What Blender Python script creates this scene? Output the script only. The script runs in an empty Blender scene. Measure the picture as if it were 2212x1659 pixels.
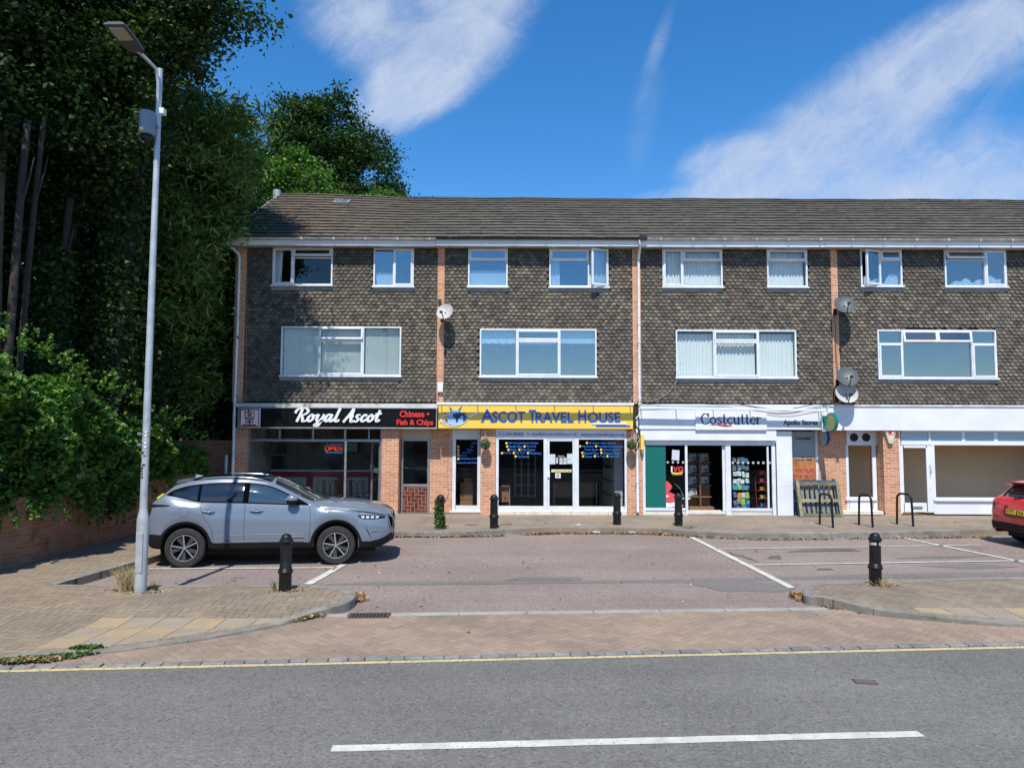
import bpy, bmesh, math, random
import numpy as np
from mathutils import Vector, Matrix

random.seed(11)
rng = np.random.default_rng(11)
S = bpy.context.scene
COL = S.collection
rad = math.radians

# ------------------------------------------------------------------ camera
CAM = Vector((0, 0, 2.45))
PITCH = math.atan(105.5 / 1550)
FPX = 1550.0                      # focal length in units of a 2212 px wide picture
cam_d = bpy.data.cameras.new("camera")
cam = bpy.data.objects.new("camera", cam_d)
COL.objects.link(cam)
cam_d.sensor_fit = 'HORIZONTAL'
cam_d.sensor_width = 36
cam_d.lens = 36 * FPX / 2212
cam_d.clip_end = 4000
CM = Matrix.Rotation(rad(90) + PITCH, 4, 'X') @ Matrix.Rotation(rad(0.2), 4, 'Z')
cam.matrix_world = Matrix.Translation(CAM) @ CM
S.camera = cam
R3 = CM.to_3x3()

# ------------------------------------------------------------------ light
SUN_EL, SUN_AZ = rad(57), rad(5.3)      # the sun stands behind the camera, a little to the left
to_sun = Vector((-math.sin(SUN_AZ) * math.cos(SUN_EL), -math.cos(SUN_AZ) * math.cos(SUN_EL), math.sin(SUN_EL)))
sl = bpy.data.lights.new("sun", 'SUN')
sl.energy = 5.0
sl.angle = rad(0.5)
sl.color = (1.0, 0.95, 0.865)
sun = bpy.data.objects.new("sun", sl)
COL.objects.link(sun)
sun.rotation_euler = to_sun.to_track_quat('Z', 'Y').to_euler()
S.view_settings.view_transform = 'Standard'
S.view_settings.look = 'None'
S.view_settings.exposure = 0.12
S.view_settings.gamma = 1.0
S.cycles.max_bounces = 6
S.cycles.transparent_max_bounces = 12

# ------------------------------------------------------------------ node expressions
class E:
    """a float socket with arithmetic"""
    def __init__(s, nt, sock): s.nt, s.s = nt, sock
    def op(s, o, *a, clamp=False):
        n = s.nt.nodes.new('ShaderNodeMath'); n.operation = o; n.use_clamp = clamp
        for i, v in enumerate((s,) + a):
            if isinstance(v, E): s.nt.links.new(v.s, n.inputs[i])
            else: n.inputs[i].default_value = v
        return E(s.nt, n.outputs[0])
    def __add__(s, o): return s.op('ADD', o)
    __radd__ = __add__
    def __sub__(s, o): return s.op('SUBTRACT', o)
    def __rsub__(s, o): return (s * -1) + o
    def __mul__(s, o): return s.op('MULTIPLY', o)
    __rmul__ = __mul__
    def __truediv__(s, o): return s.op('DIVIDE', o)
    def floor(s): return s.op('FLOOR')
    def frac(s): return s.op('FRACT')
    def mod(s, n): return s.op('FLOORED_MODULO', n)
    def abs(s): return s.op('ABSOLUTE')
    def min(s, o): return s.op('MINIMUM', o)
    def max(s, o): return s.op('MAXIMUM', o)
    def pow(s, o): return s.op('POWER', o)
    def eq(s, v): return s.op('COMPARE', v, 0.1)
    def clamp(s): return s.op('ADD', 0.0, clamp=True)
    def sm(s, a, b, lo=0.0, hi=1.0, kind='SMOOTHSTEP'):
        n = s.nt.nodes.new('ShaderNodeMapRange'); n.interpolation_type = kind
        s.nt.links.new(s.s, n.inputs[0])
        for i, v in zip((1, 2, 3, 4), (a, b, lo, hi)): n.inputs[i].default_value = v
        return E(s.nt, n.outputs[0])

def new_mat(name):
    m = bpy.data.materials.new(name); m.use_nodes = True
    nt = m.node_tree
    return m, nt, nt.nodes['Principled BSDF']

def xyz(nt, sock):
    n = nt.nodes.new('ShaderNodeSeparateXYZ'); nt.links.new(sock, n.inputs[0])
    return [E(nt, o) for o in n.outputs]

def vec(nt, x, y, z=0.0):
    n = nt.nodes.new('ShaderNodeCombineXYZ')
    for i, v in enumerate((x, y, z)):
        if isinstance(v, E): nt.links.new(v.s, n.inputs[i])
        else: n.inputs[i].default_value = v
    return n.outputs[0]

def noise(nt, v, scale, detail=3.0, rough=0.55, dist=0.0):
    n = nt.nodes.new('ShaderNodeTexNoise')
    n.inputs['Scale'].default_value = scale; n.inputs['Detail'].default_value = detail
    n.inputs['Roughness'].default_value = rough; n.inputs['Distortion'].default_value = dist
    if v is not None: nt.links.new(v, n.inputs['Vector'])
    return E(nt, n.outputs[0])

def white(nt, v):
    n = nt.nodes.new('ShaderNodeTexWhiteNoise'); n.noise_dimensions = '3D'
    nt.links.new(v, n.inputs['Vector'])
    return E(nt, n.outputs['Value'])

def mixc(nt, f, a, b, mode='MIX'):
    n = nt.nodes.new('ShaderNodeMix'); n.data_type = 'RGBA'; n.blend_type = mode
    if isinstance(f, E): nt.links.new(f.s, n.inputs[0])
    else: n.inputs[0].default_value = f
    for i, v in ((6, a), (7, b)):
        if isinstance(v, (tuple, list)): n.inputs[i].default_value = (*v[:3], 1)
        else: nt.links.new(v, n.inputs[i])
    return n.outputs[2]

def bump(nt, bsdf, h, strength=0.3, dist=0.01):
    n = nt.nodes.new('ShaderNodeBump'); n.inputs['Strength'].default_value = strength
    n.inputs['Distance'].default_value = dist
    nt.links.new(h.s, n.inputs['Height']); nt.links.new(n.outputs[0], bsdf.inputs['Normal'])

def pos(nt):
    return nt.nodes.new('ShaderNodeNewGeometry').outputs['Position']
def objc(nt):
    return nt.nodes.new('ShaderNodeTexCoord').outputs['Object']

def lin(r, g, b, k=1.0):
    f = lambda c: (c / 255 / 12.92 if c <= 10.3 else ((c / 255 + 0.055) / 1.055) ** 2.4) * k
    return (f(r), f(g), f(b))

def pmat(name, col, rough=0.6, metal=0.0, col2=None, scale=6.0, detail=4.0, lo=0.35, hi=0.65, bmp=None,
         island=0.0, coat=0.0, spec=0.5, emit=0.0, world=False, dirt=None):
    """general surface: base colour, a second colour by noise, variation per mesh island, bump"""
    m, nt, b = new_mat(name)
    c = tuple(col)
    p = pos(nt) if world else objc(nt)
    out = None
    if col2 is not None:
        f = noise(nt, p, scale, detail).sm(lo, hi)
        out = mixc(nt, f, c, col2)
    if dirt is not None:
        f = noise(nt, p, dirt[0], 6).sm(dirt[1], dirt[2])
        out = mixc(nt, f, out if out is not None else c, dirt[3])
    if island:
        g = nt.nodes.new('ShaderNodeNewGeometry')
        f = E(nt, g.outputs['Random Per Island']).sm(0, 1, 1 - island, 1 + island, 'LINEAR')
        out = mixc(nt, 1.0, out if out is not None else c, vec(nt, f, f, f), 'MULTIPLY')
    if out is not None: nt.links.new(out, b.inputs['Base Color'])
    else: b.inputs['Base Color'].default_value = (*c, 1)
    b.inputs['Roughness'].default_value = rough
    b.inputs['Metallic'].default_value = metal
    b.inputs['Coat Weight'].default_value = coat
    b.inputs['Coat Roughness'].default_value = 0.04
    b.inputs['Specular IOR Level'].default_value = spec
    if emit:
        b.inputs['Emission Color'].default_value = (*c, 1); b.inputs['Emission Strength'].default_value = emit
    if bmp: bump(nt, b, noise(nt, p, bmp[0], 5), bmp[1], bmp[2] if len(bmp) > 2 else 0.01)
    return m

def glass_mat(name, refl=0.3, tint=(0.9, 0.95, 0.95), wob=0.0):
    m = bpy.data.materials.new(name); m.use_nodes = True; nt = m.node_tree
    nt.nodes.remove(nt.nodes['Principled BSDF'])
    out = nt.nodes['Material Output']
    t = nt.nodes.new('ShaderNodeBsdfTransparent'); t.inputs[0].default_value = (*tint, 1)
    g = nt.nodes.new('ShaderNodeBsdfGlossy'); g.inputs['Roughness'].default_value = 0.01
    g.inputs[0].default_value = (0.95, 0.98, 1, 1)
    if wob:
        n = nt.nodes.new('ShaderNodeBump'); n.inputs['Strength'].default_value = wob; n.inputs['Distance'].default_value = 0.02
        nt.links.new(noise(nt, pos(nt), 1.1, 1).s, n.inputs['Height']); nt.links.new(n.outputs[0], g.inputs['Normal'])
    f = nt.nodes.new('ShaderNodeLayerWeight'); f.inputs[0].default_value = 0.5
    fac = (E(nt, f.outputs['Facing']).pow(5.0) * 0.9 + refl).clamp()
    x = nt.nodes.new('ShaderNodeMixShader')
    nt.links.new(fac.s, x.inputs[0]); nt.links.new(t.outputs[0], x.inputs[1]); nt.links.new(g.outputs[0], x.inputs[2])
    nt.links.new(x.outputs[0], out.inputs[0])
    return m

def leaf_mat(name, c1, c2, c3, rough=0.55, trans=0.25):
    m, nt, b = new_mat(name)
    g = nt.nodes.new('ShaderNodeNewGeometry')
    r = E(nt, g.outputs['Random Per Island'])
    n = noise(nt, g.outputs['Position'], 0.9, 3)
    c = mixc(nt, (r * 0.6 + n * 0.5).sm(0.25, 0.85), c1, c2)
    c = mixc(nt, r.sm(0.93, 0.96), c, c3)
    nt.links.new(c, b.inputs['Base Color'])
    b.inputs['Roughness'].default_value = rough
    b.inputs['Specular IOR Level'].default_value = 0.35
    t = nt.nodes.new('ShaderNodeBsdfTranslucent')
    ct = mixc(nt, 1.0, c, (1.1, 1.35, 0.5), 'MULTIPLY'); nt.links.new(ct, t.inputs[0])
    x = nt.nodes.new('ShaderNodeMixShader'); x.inputs[0].default_value = trans
    nt.links.new(b.outputs[0], x.inputs[1]); nt.links.new(t.outputs[0], x.inputs[2])
    nt.links.new(x.outputs[0], nt.nodes['Material Output'].inputs[0])
    return m

# ------------------------------------------------------------------ sky
wd = bpy.data.worlds.new("World"); S.world = wd; wd.use_nodes = True
nt = wd.node_tree
bg = nt.nodes['Background']
sky = nt.nodes.new('ShaderNodeTexSky'); sky.sky_type = 'NISHITA'; sky.sun_disc = False
sky.sun_elevation = SUN_EL
sky.sun_rotation = math.atan2(to_sun.x, to_sun.y)
sky.air_density = 1.0; sky.dust_density = 0.15; sky.ozone_density = 4.0; sky.altitude = 300
hs = nt.nodes.new('ShaderNodeHueSaturation'); hs.inputs['Saturation'].default_value = 1.30
hs.inputs['Value'].default_value = 1.18
nt.links.new(sky.outputs[0], hs.inputs['Color'])
d = nt.nodes.new('ShaderNodeTexCoord').outputs['Generated']
dx, dy, dz = xyz(nt, d)
dyc = dy.abs().max(0.05)
cu, cw = dx / dyc, dz / dyc            # tangent chart of the sky dome
def blob(x0, z0, lx, lz, ang, inner=0.15):
    a = rad(ang); ca, sa = math.cos(a), math.sin(a)
    x, z = cu - x0, cw - z0
    p, q = (x * ca + z * sa) / lx, (z * ca - x * sa) / lz
    return (p * p + q * q).op('SQRT').sm(1.0, inner)
warp = noise(nt, vec(nt, cu * 1.5, cw * 1.5, 3.1), 1.6, 4, 0.6) - 0.5
def streak(ang, sc, stretch, z):
    a = rad(ang); ca, sa = math.cos(a), math.sin(a)
    p, q = cu * ca + cw * sa, cw * ca - cu * sa
    return noise(nt, vec(nt, p * (sc / stretch) + warp * 1.2, q * sc + warp * 1.6, z), 1.0, 12, 0.66)
s1 = streak(46, 5.5, 3.6, 1.7)
s2 = streak(30, 5.0, 3.2, 8.2)
s3 = noise(nt, vec(nt, cu + warp * 0.25, cw + warp * 0.2, 2.0), 11, 10, 0.72, 0.8)
s4 = streak(38, 17.0, 5.0, 5.5)
c1 = (blob(-0.075, 0.560, 0.20, 0.095, 42) + blob(-0.20, 0.555, 0.20, 0.085, -32) * 0.75 + blob(-0.165, 0.475, 0.13, 0.07, 25) * 0.85 + blob(-0.10, 0.68, 0.26, 0.14, 20)).min(1.1)
c1 = (c1 * 0.80 + (s1 - 0.5) * 1.1 + (s3 - 0.5) * 0.75 + (s4 - 0.5) * 0.5).sm(0.08, 1.15) * c1.sm(0.02, 0.40)
c2 = (blob(0.50, 0.475, 0.42, 0.10, 30) + blob(0.60, 0.365, 0.40, 0.13, 6) * 0.9 + blob(0.295, 0.385, 0.10, 0.055, 24) * 0.8 + blob(0.27, 0.335, 0.20, 0.030, 6) * 0.6
      + blob(0.70, 0.58, 0.24, 0.13, 36) * 0.7).min(1.1)
c2 = (c2 * 0.80 + (s2 - 0.5) * 1.0 + (s3 - 0.5) * 0.75 + (s4 - 0.5) * 0.5).sm(0.08, 1.15) * c2.sm(0.02, 0.40)
c3 = (blob(0.205, 0.545, 0.10, 0.016, 72) * 0.9 + blob(0.19, 0.46, 0.12, 0.030, 80) * 0.4) * s3.sm(0.25, 0.7) * 0.40
c4 = streak(35, 2.2, 2.2, 20.0).sm(0.56, 0.8) * 0.5 * dy.sm(0.1, -0.3)        # a few clouds in the sky behind the camera too
c5 = blob(0.62, 0.315, 0.55, 0.10, 5, 0.0) * 0.45
cm = ((c1 + c2) * (s4 * 0.7 + s3 * 0.5 + 0.35).clamp() + c3 + c4 + c5).clamp() * 0.80 * dz.sm(0.0, 0.12)
cloudc = vec(nt, 3.9, 4.35, 5.3)
nt.links.new(mixc(nt, cm, hs.outputs[0], cloudc), bg.inputs['Color'])
bg.inputs['Strength'].default_value = 0.15

# ------------------------------------------------------------------ picture <-> place
F = 20.8                          # the shop terrace stands 20.8 m from the camera
def ray(u, v):
    r = R3 @ Vector(((u - 1106) / FPX, -(v - 829.5) / FPX, -1)); return r
def W(u, v, Y=None):
    r = ray(u, v); t = (F if Y is None else Y) / r.y
    return r.x * t, CAM.z + r.z * t
def WX(u, v=1000, Y=None): return W(u, v, Y)[0]
def WZ(v, u=1106, Y=None): return W(u, v, Y)[1]
def RC(u0, v0, u1, v1, Y=None):
    """rectangle in a vertical plane: x0, x1, z0, z1"""
    um, vm = (u0 + u1) / 2, (v0 + v1) / 2
    return W(u0, vm, Y)[0], W(u1, vm, Y)[0], W(um, v1, Y)[1], W(um, v0, Y)[1]
def G(u, v, z=0.0):
    r = ray(u, v); t = (z - CAM.z) / r.z
    return Vector((r.x * t, r.y * t, z))
def smooth01(t): t = max(0.0, min(1.0, t)); return t * t * (3 - 2 * t)
def hp(y):                        # height of the near pavements: dropped kerb by the road, full kerb further in
    return 0.035 + 0.085 * smooth01((y - 8.9) / 1.3)
def GP(u, v):
    z = 0.1
    for _ in range(6):
        p = G(u, v, z); z = hp(p.y)
    return G(u, v, z)

# ------------------------------------------------------------------ objects
OFF = {}
def tag(o, label=None, cat=None, group=None, kind=None):
    if label: o['label'] = label
    if cat: o['category'] = cat
    if group: o['group'] = group
    if kind: o['kind'] = kind
    return o
def thing(name, loc, label, cat, group=None):
    o = bpy.data.objects.new(name, None); COL.objects.link(o)
    o.empty_display_size = 0.2
    o.location = loc; OFF[o.name] = Vector(loc)
    return tag(o, label, cat, group)
def off_of(o):
    while o is not None:
        if o.name in OFF: return OFF[o.name]
        o = o.parent
    return Vector((0, 0, 0))

class MB:
    def __init__(s): s.v, s.f, s.m = [], [], []
    def add(s, vs, fs, m=0):
        b = len(s.v); s.v += [tuple(p) for p in vs]
        for f in fs: s.f.append(tuple(b + i for i in f)); s.m.append(m)
        return s
    def box(s, x0, x1, y0, y1, z0, z1, m=0):
        if x0 > x1: x0, x1 = x1, x0
        if y0 > y1: y0, y1 = y1, y0
        if z0 > z1: z0, z1 = z1, z0
        return s.add([(x0, y0, z0), (x1, y0, z0), (x1, y1, z0), (x0, y1, z0), (x0, y0, z1), (x1, y0, z1), (x1, y1, z1), (x0, y1, z1)],
                     [(0, 3, 2, 1), (4, 5, 6, 7), (0, 1, 5, 4), (1, 2, 6, 5), (2, 3, 7, 6), (3, 0, 4, 7)], m)
    def obox(s, c, ax, ay, az, m=0):
        """oriented box: centre and three half-axis vectors"""
        c, ax, ay, az = map(Vector, (c, ax, ay, az))
        vs = [c + sx * ax + sy * ay + sz * az for sz in (-1, 1) for sx, sy in ((-1, -1), (1, -1), (1, 1), (-1, 1))]
        return s.add(vs, [(0, 3, 2, 1), (4, 5, 6, 7), (0, 1, 5, 4), (1, 2, 6, 5), (2, 3, 7, 6), (3, 0, 4, 7)], m)
    def bar(s, a, b, w, h, m=0, up=(0, 0, 1)):
        a, b = Vector(a), Vector(b); d = (b - a); L = d.length / 2; d.normalize()
        u = Vector(up)
        if abs(d.dot(u)) > 0.95: u = Vector((1, 0, 0))
        r = d.cross(u).normalized(); u = r.cross(d)
        return s.obox((a + b) / 2, d * L, r * w / 2, u * h / 2, m)
    def quad(s, a, b, c, d, m=0): return s.add([a, b, c, d], [(0, 1, 2, 3)], m)
    def tube(s, pts, r, n=8, m=0, caps=True):
        pts = [Vector(p) for p in pts]; N = len(pts)
        rs = r if isinstance(r, (list, tuple)) else [r] * N
        base = len(s.v); u = None
        for i, p in enumerate(pts):
            d = (pts[min(i + 1, N - 1)] - pts[max(i - 1, 0)]).normalized()
            if u is None:
                u = d.orthogonal().normalized()
            u = (u - d * u.dot(d)).normalized(); w = d.cross(u)
            for k in range(n):
                a = 2 * math.pi * k / n
                s.v.append(tuple(p + (u * math.cos(a) + w * math.sin(a)) * rs[i]))
        for i in range(N - 1):
            for k in range(n):
                k2 = (k + 1) % n
                s.f.append((base + i * n + k, base + i * n + k2, base + (i + 1) * n + k2, base + (i + 1) * n + k)); s.m.append(m)
        if caps:
            s.f.append(tuple(base + k for k in reversed(range(n)))); s.m.append(m)
            s.f.append(tuple(base + (N - 1) * n + k for k in range(n))); s.m.append(m)
        return s
    def lathe(s, prof, c=(0, 0, 0), axis='Z', n=24, m=0, caps=True):
        """profile of (radius, height) turned about an axis through c"""
        c = Vector(c); base = len(s.v)
        for r, h in prof:
            for k in range(n):
                a = 2 * math.pi * k / n
                x, y = r * math.cos(a), r * math.sin(a)
                p = {'Z': (x, y, h), 'Y': (x, h, y), 'X': (h, x, y)}[axis]
                s.v.append(tuple(c + Vector(p)))
        for i in range(len(prof) - 1):
            for k in range(n):
                k2 = (k + 1) % n
                f = (base + i * n + k, base + i * n + k2, base + (i + 1) * n + k2, base + (i + 1) * n + k)
                s.f.append(f if axis != 'Y' else f[::-1]); s.m.append(m)
        for i, flip in ((0, True), (len(prof) - 1, False)) if caps else ():
            if prof[i][0] > 1e-4:
                f = [base + i * n + k for k in range(n)]
                if flip != (axis == 'Y'): f = f[::-1]
                s.f.append(tuple(f)); s.m.append(m)
        return s
    def prism(s, poly, y0, y1, m=0):
        """polygon in the XZ plane given as (x, z), between y0 (front) and y1"""
        n = len(poly); b = len(s.v)
        s.v += [(x, y0, z) for x, z in poly] + [(x, y1, z) for x, z in poly]
        A = sum(poly[i][0] * poly[(i + 1) % n][1] - poly[(i + 1) % n][0] * poly[i][1] for i in range(n))
        fr = list(range(b, b + n)); bk = list(range(b + n, b + 2 * n))
        if A < 0: fr = fr[::-1]; bk = bk[::-1]
        s.f.append(tuple(fr)); s.m.append(m); s.f.append(tuple(bk[::-1])); s.m.append(m)
        for i in range(n):
            j = (i + 1) % n; f = (b + i, b + n + i, b + n + j, b + j)
            s.f.append(f if A > 0 else f[::-1]); s.m.append(m)
        return s
    def slab(s, poly, z0, z1, m=0):
        """polygon on the ground given as (x, y), between z0 and z1"""
        n = len(poly); b = len(s.v)
        s.v += [(p[0], p[1], z0) for p in poly] + [(p[0], p[1], z1) for p in poly]
        A = sum(poly[i][0] * poly[(i + 1) % n][1] - poly[(i + 1) % n][0] * poly[i][1] for i in range(n))
        idx = list(range(n)) if A > 0 else list(range(n))[::-1]
        s.f.append(tuple(b + n + i for i in idx)); s.m.append(m)
        s.f.append(tuple(b + i for i in idx[::-1])); s.m.append(m)
        for a in range(n):
            i, j = idx[a], idx[(a + 1) % n]
            s.f.append((b + i, b + j, b + n + j, b + n + i)); s.m.append(m)
        return s
    def sphere(s, c, r, n=12, k=8, m=0):
        c = Vector(c); rx, ry, rz = (r, r, r) if isinstance(r, (int, float)) else r
        b = len(s.v)
        for i in range(k + 1):
            t = math.pi * i / k
            for j in range(n):
                a = 2 * math.pi * j / n
                s.v.append((c.x + rx * math.sin(t) * math.cos(a), c.y + ry * math.sin(t) * math.sin(a), c.z + rz * math.cos(t)))
        for i in range(k):
            for j in range(n):
                j2 = (j + 1) % n
                s.f.append((b + i * n + j, b + (i + 1) * n + j, b + (i + 1) * n + j2, b + i * n + j2)); s.m.append(m)
        return s
    def grid(s, P, m=0, flip=False):
        """rows of points"""
        b = len(s.v); R, C = len(P), len(P[0])
        for row in P: s.v += [tuple(p) for p in row]
        for i in range(R - 1):
            for j in range(C - 1):
                f = (b + i * C + j, b + i * C + j + 1, b + (i + 1) * C + j + 1, b + (i + 1) * C + j)
                s.f.append(f[::-1] if flip else f); s.m.append(m)
        return s
    def build(s, name, mats, parent=None, smooth=False, bevel=0.0, sharp=None, loc=None):
        mats = mats if isinstance(mats, (list, tuple)) else [mats]
        V = np.array(s.v, dtype=np.float64).reshape(-1, 3)
        if parent is not None: o_ = np.array(off_of(parent))
        elif loc is not None: o_ = np.array(loc)
        else:
            o_ = np.array(((V[:, 0].min() + V[:, 0].max()) / 2, (V[:, 1].min() + V[:, 1].max()) / 2, V[:, 2].min()))
        me = bpy.data.meshes.new(name)
        me.from_pydata((V - o_).tolist(), [], s.f)
        for mt in mats: me.materials.append(mt)
        if len(mats) > 1: me.polygons.foreach_set('material_index', s.m)
        if smooth or sharp:
            me.polygons.foreach_set('use_smooth', [True] * len(me.polygons))
        me.validate(); me.update()
        if sharp: me.set_sharp_from_angle(angle=rad(sharp))
        o = bpy.data.objects.new(name, me); COL.objects.link(o)
        if parent is not None: o.parent = parent
        else: o.location = o_; OFF[o.name] = Vector(o_)
        if bevel:
            b = o.modifiers.new('bevel', 'BEVEL'); b.width = bevel; b.segments = 2; b.limit_method = 'ANGLE'; b.angle_limit = rad(40)
        return o

def copy_tree(o, parent=None, loc=None):
    c = o.copy(); COL.objects.link(c)
    if parent is not None: c.parent = parent
    if loc is not None: c.location = loc
    for ch in list(o.children): copy_tree(ch, c)
    return c

def fit_text(s, x0, x1, z0, z1, y, mat, name, parent, ext=0.004, bold=0.0, shear=0.0, keep=False, m2=None):
    """upright lettering facing the street, fitted into a rectangle"""
    cu_ = bpy.data.curves.new(name, 'FONT'); cu_.body = s; cu_.size = 1.0
    cu_.offset = bold; cu_.shear = shear; cu_.extrude = 0.01; cu_.resolution_u = 3
    t = bpy.data.objects.new(name, cu_); COL.objects.link(t)
    dg = bpy.context.evaluated_depsgraph_get()
    me = bpy.data.meshes.new_from_object(t.evaluated_get(dg))
    bpy.data.objects.remove(t); bpy.data.curves.remove(cu_)
    n = len(me.vertices); A = np.empty(n * 3); me.vertices.foreach_get('co', A); A = A.reshape(-1, 3)
    lo, hi = A.min(0), A.max(0)
    sx = (x1 - x0) / (hi[0] - lo[0]); sz = (z1 - z0) / (hi[1] - lo[1])
    if keep: sx = min(sx, sz)
    B = np.empty_like(A)
    B[:, 0] = x0 + (A[:, 0] - lo[0]) * sx
    B[:, 2] = z0 + (A[:, 1] - lo[1]) * sz
    B[:, 1] = y - (A[:, 2] - lo[2]) / max(hi[2] - lo[2], 1e-6) * ext
    B -= np.array(off_of(parent))
    me.vertices.foreach_set('co', B.ravel()); me.update()
    me.materials.clear(); me.materials.append(mat)
    me.name = name
    o = bpy.data.objects.new(name, me); COL.objects.link(o); o.parent = parent
    return o

def catmull(pts, n=6):
    P = [Vector((*p, 0)) if len(p) == 2 else Vector(p) for p in pts]
    if len(P) < 3: return P
    out = []
    Q = [P[0] * 2 - P[1]] + P + [P[-1] * 2 - P[-2]]
    for i in range(1, len(Q) - 2):
        for k in range(n):
            t = k / n
            a, b, c, d_ = Q[i - 1], Q[i], Q[i + 1], Q[i + 2]
            out.append(0.5 * ((2 * b) + (c - a) * t + (2 * a - 5 * b + 4 * c - d_) * t * t + (3 * b - a - 3 * c + d_) * t ** 3))
    out.append(P[-1]); return out

def stroke(mb, pts, a, b, y, th=0.01, curve=True, m=0):
    """one stroke of a broad pen in the XZ plane: half widths a across, b up"""
    P = catmull(pts) if curve else [Vector((*p, 0)) for p in pts]
    L, Rr = [], []
    for i, p in enumerate(P):
        t = (P[min(i + 1, len(P) - 1)] - P[max(i - 1, 0)])
        if t.length < 1e-9: t = Vector((1, 0, 0))
        t.normalize(); n = Vector((-t.y, t.x, 0))
        h = math.sqrt((a * n.x) ** 2 + (b * n.y) ** 2)
        if i in (0, len(P) - 1): p = p + t * (b * 0.5 if i else -b * 0.5)
        L.append(p + n * h); Rr.append(p - n * h)
    bs = len(mb.v); k = len(P)
    mb.v += [(p.x, y, p.y) for p in L] + [(p.x, y, p.y) for p in Rr] + [(p.x, y + th, p.y) for p in L] + [(p.x, y + th, p.y) for p in Rr]
    for i in range(k - 1):
        mb.f.append((bs + k + i, bs + k + i + 1, bs + i + 1, bs + i)); mb.m.append(m)
        mb.f.append((bs + i, bs + i + 1, bs + 2 * k + i + 1, bs + 2 * k + i)); mb.m.append(m)
        mb.f.append((bs + k + i + 1, bs + k + i, bs + 3 * k + i, bs + 3 * k + i + 1)); mb.m.append(m)
    return mb

def leaves(C, size, mat, name, parent=None, elong=1.5, jit=0.55, up=0.3, droop=0.0, loc=None, tilt=None):
    """one small folded leaf (two faces) at every point of C"""
    C = np.asarray(C); n = len(C)
    d = rng.normal(size=(n, 3)); d[:, 2] *= 0.6; d[:, 2] -= droop
    d /= np.linalg.norm(d, axis=1, keepdims=True)
    nn = rng.normal(size=(n, 3)); nn[:, 2] = np.abs(nn[:, 2]) + up
    s_ = np.cross(d, nn); s_ /= np.linalg.norm(s_, axis=1, keepdims=True)
    nn = np.cross(s_, d)
    L = size * (1 + jit * rng.uniform(-1, 1, (n, 1)))
    w = L / elong / 2
    a = C - d * L / 2; b = C + d * L / 2
    e = C + s_ * w - d * L * 0.08 + nn * w * 0.35; f = C - s_ * w - d * L * 0.08 + nn * w * 0.35
    V = np.stack([a, e, b, f], 1).reshape(-1, 3)
    idx = (np.arange(n) * 4)[:, None]
    T = np.concatenate([idx + np.array([[0, 1, 2]]), idx + np.array([[0, 2, 3]])], 1).reshape(-1)
    o_ = np.array(off_of(parent)) if parent is not None else (np.array(loc) if loc is not None else np.array(((V[:, 0].min() + V[:, 0].max()) / 2, (V[:, 1].min() + V[:, 1].max()) / 2, V[:, 2].min())))
    V = V - o_
    me = bpy.data.meshes.new(name)
    me.vertices.add(len(V)); me.vertices.foreach_set('co', V.ravel())
    me.loops.add(len(T)); me.loops.foreach_set('vertex_index', T)
    me.polygons.add(n * 2)
    me.polygons.foreach_set('loop_start', np.arange(n * 2) * 3)
    me.update(calc_edges=True)
    me.materials.append(mat)
    o = bpy.data.objects.new(name, me); COL.objects.link(o)
    if parent is not None: o.parent = parent
    else: o.location = o_; OFF[o.name] = Vector(o_)
    return o

def crown_points(blobs, clumps, per, cr, shell=0.6, flat=0.6):
    """leaf positions in clumps spread through ellipsoids (x, y, z, rx, ry, rz)"""
    vol = np.array([b[3] * b[4] * b[5] for b in blobs]) ** 0.67; vol /= vol.sum()
    out = []
    for b, fr in zip(blobs, vol):
        k = max(3, int(clumps * fr))
        d = rng.normal(size=(k, 3)); d /= np.linalg.norm(d, axis=1, keepdims=True)
        r = (shell + (1 - shell) * rng.random((k, 1))) ** 0.8
        r *= 1 + 0.12 * np.sin(d[:, :1] * 7 + b[0]) * np.cos(d[:, 2:] * 6 + b[1])
        c = np.array(b[:3]) + d * r * np.array(b[3:6])
        s = cr * rng.uniform(0.6, 1.35, (k, 1, 1))
        q = rng.normal(size=(k, per, 3)); q *= np.array([1, 1, flat]) * s * 0.55
        out.append((c[:, None, :] + q).reshape(-1, 3))
    return np.concatenate(out)
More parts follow.
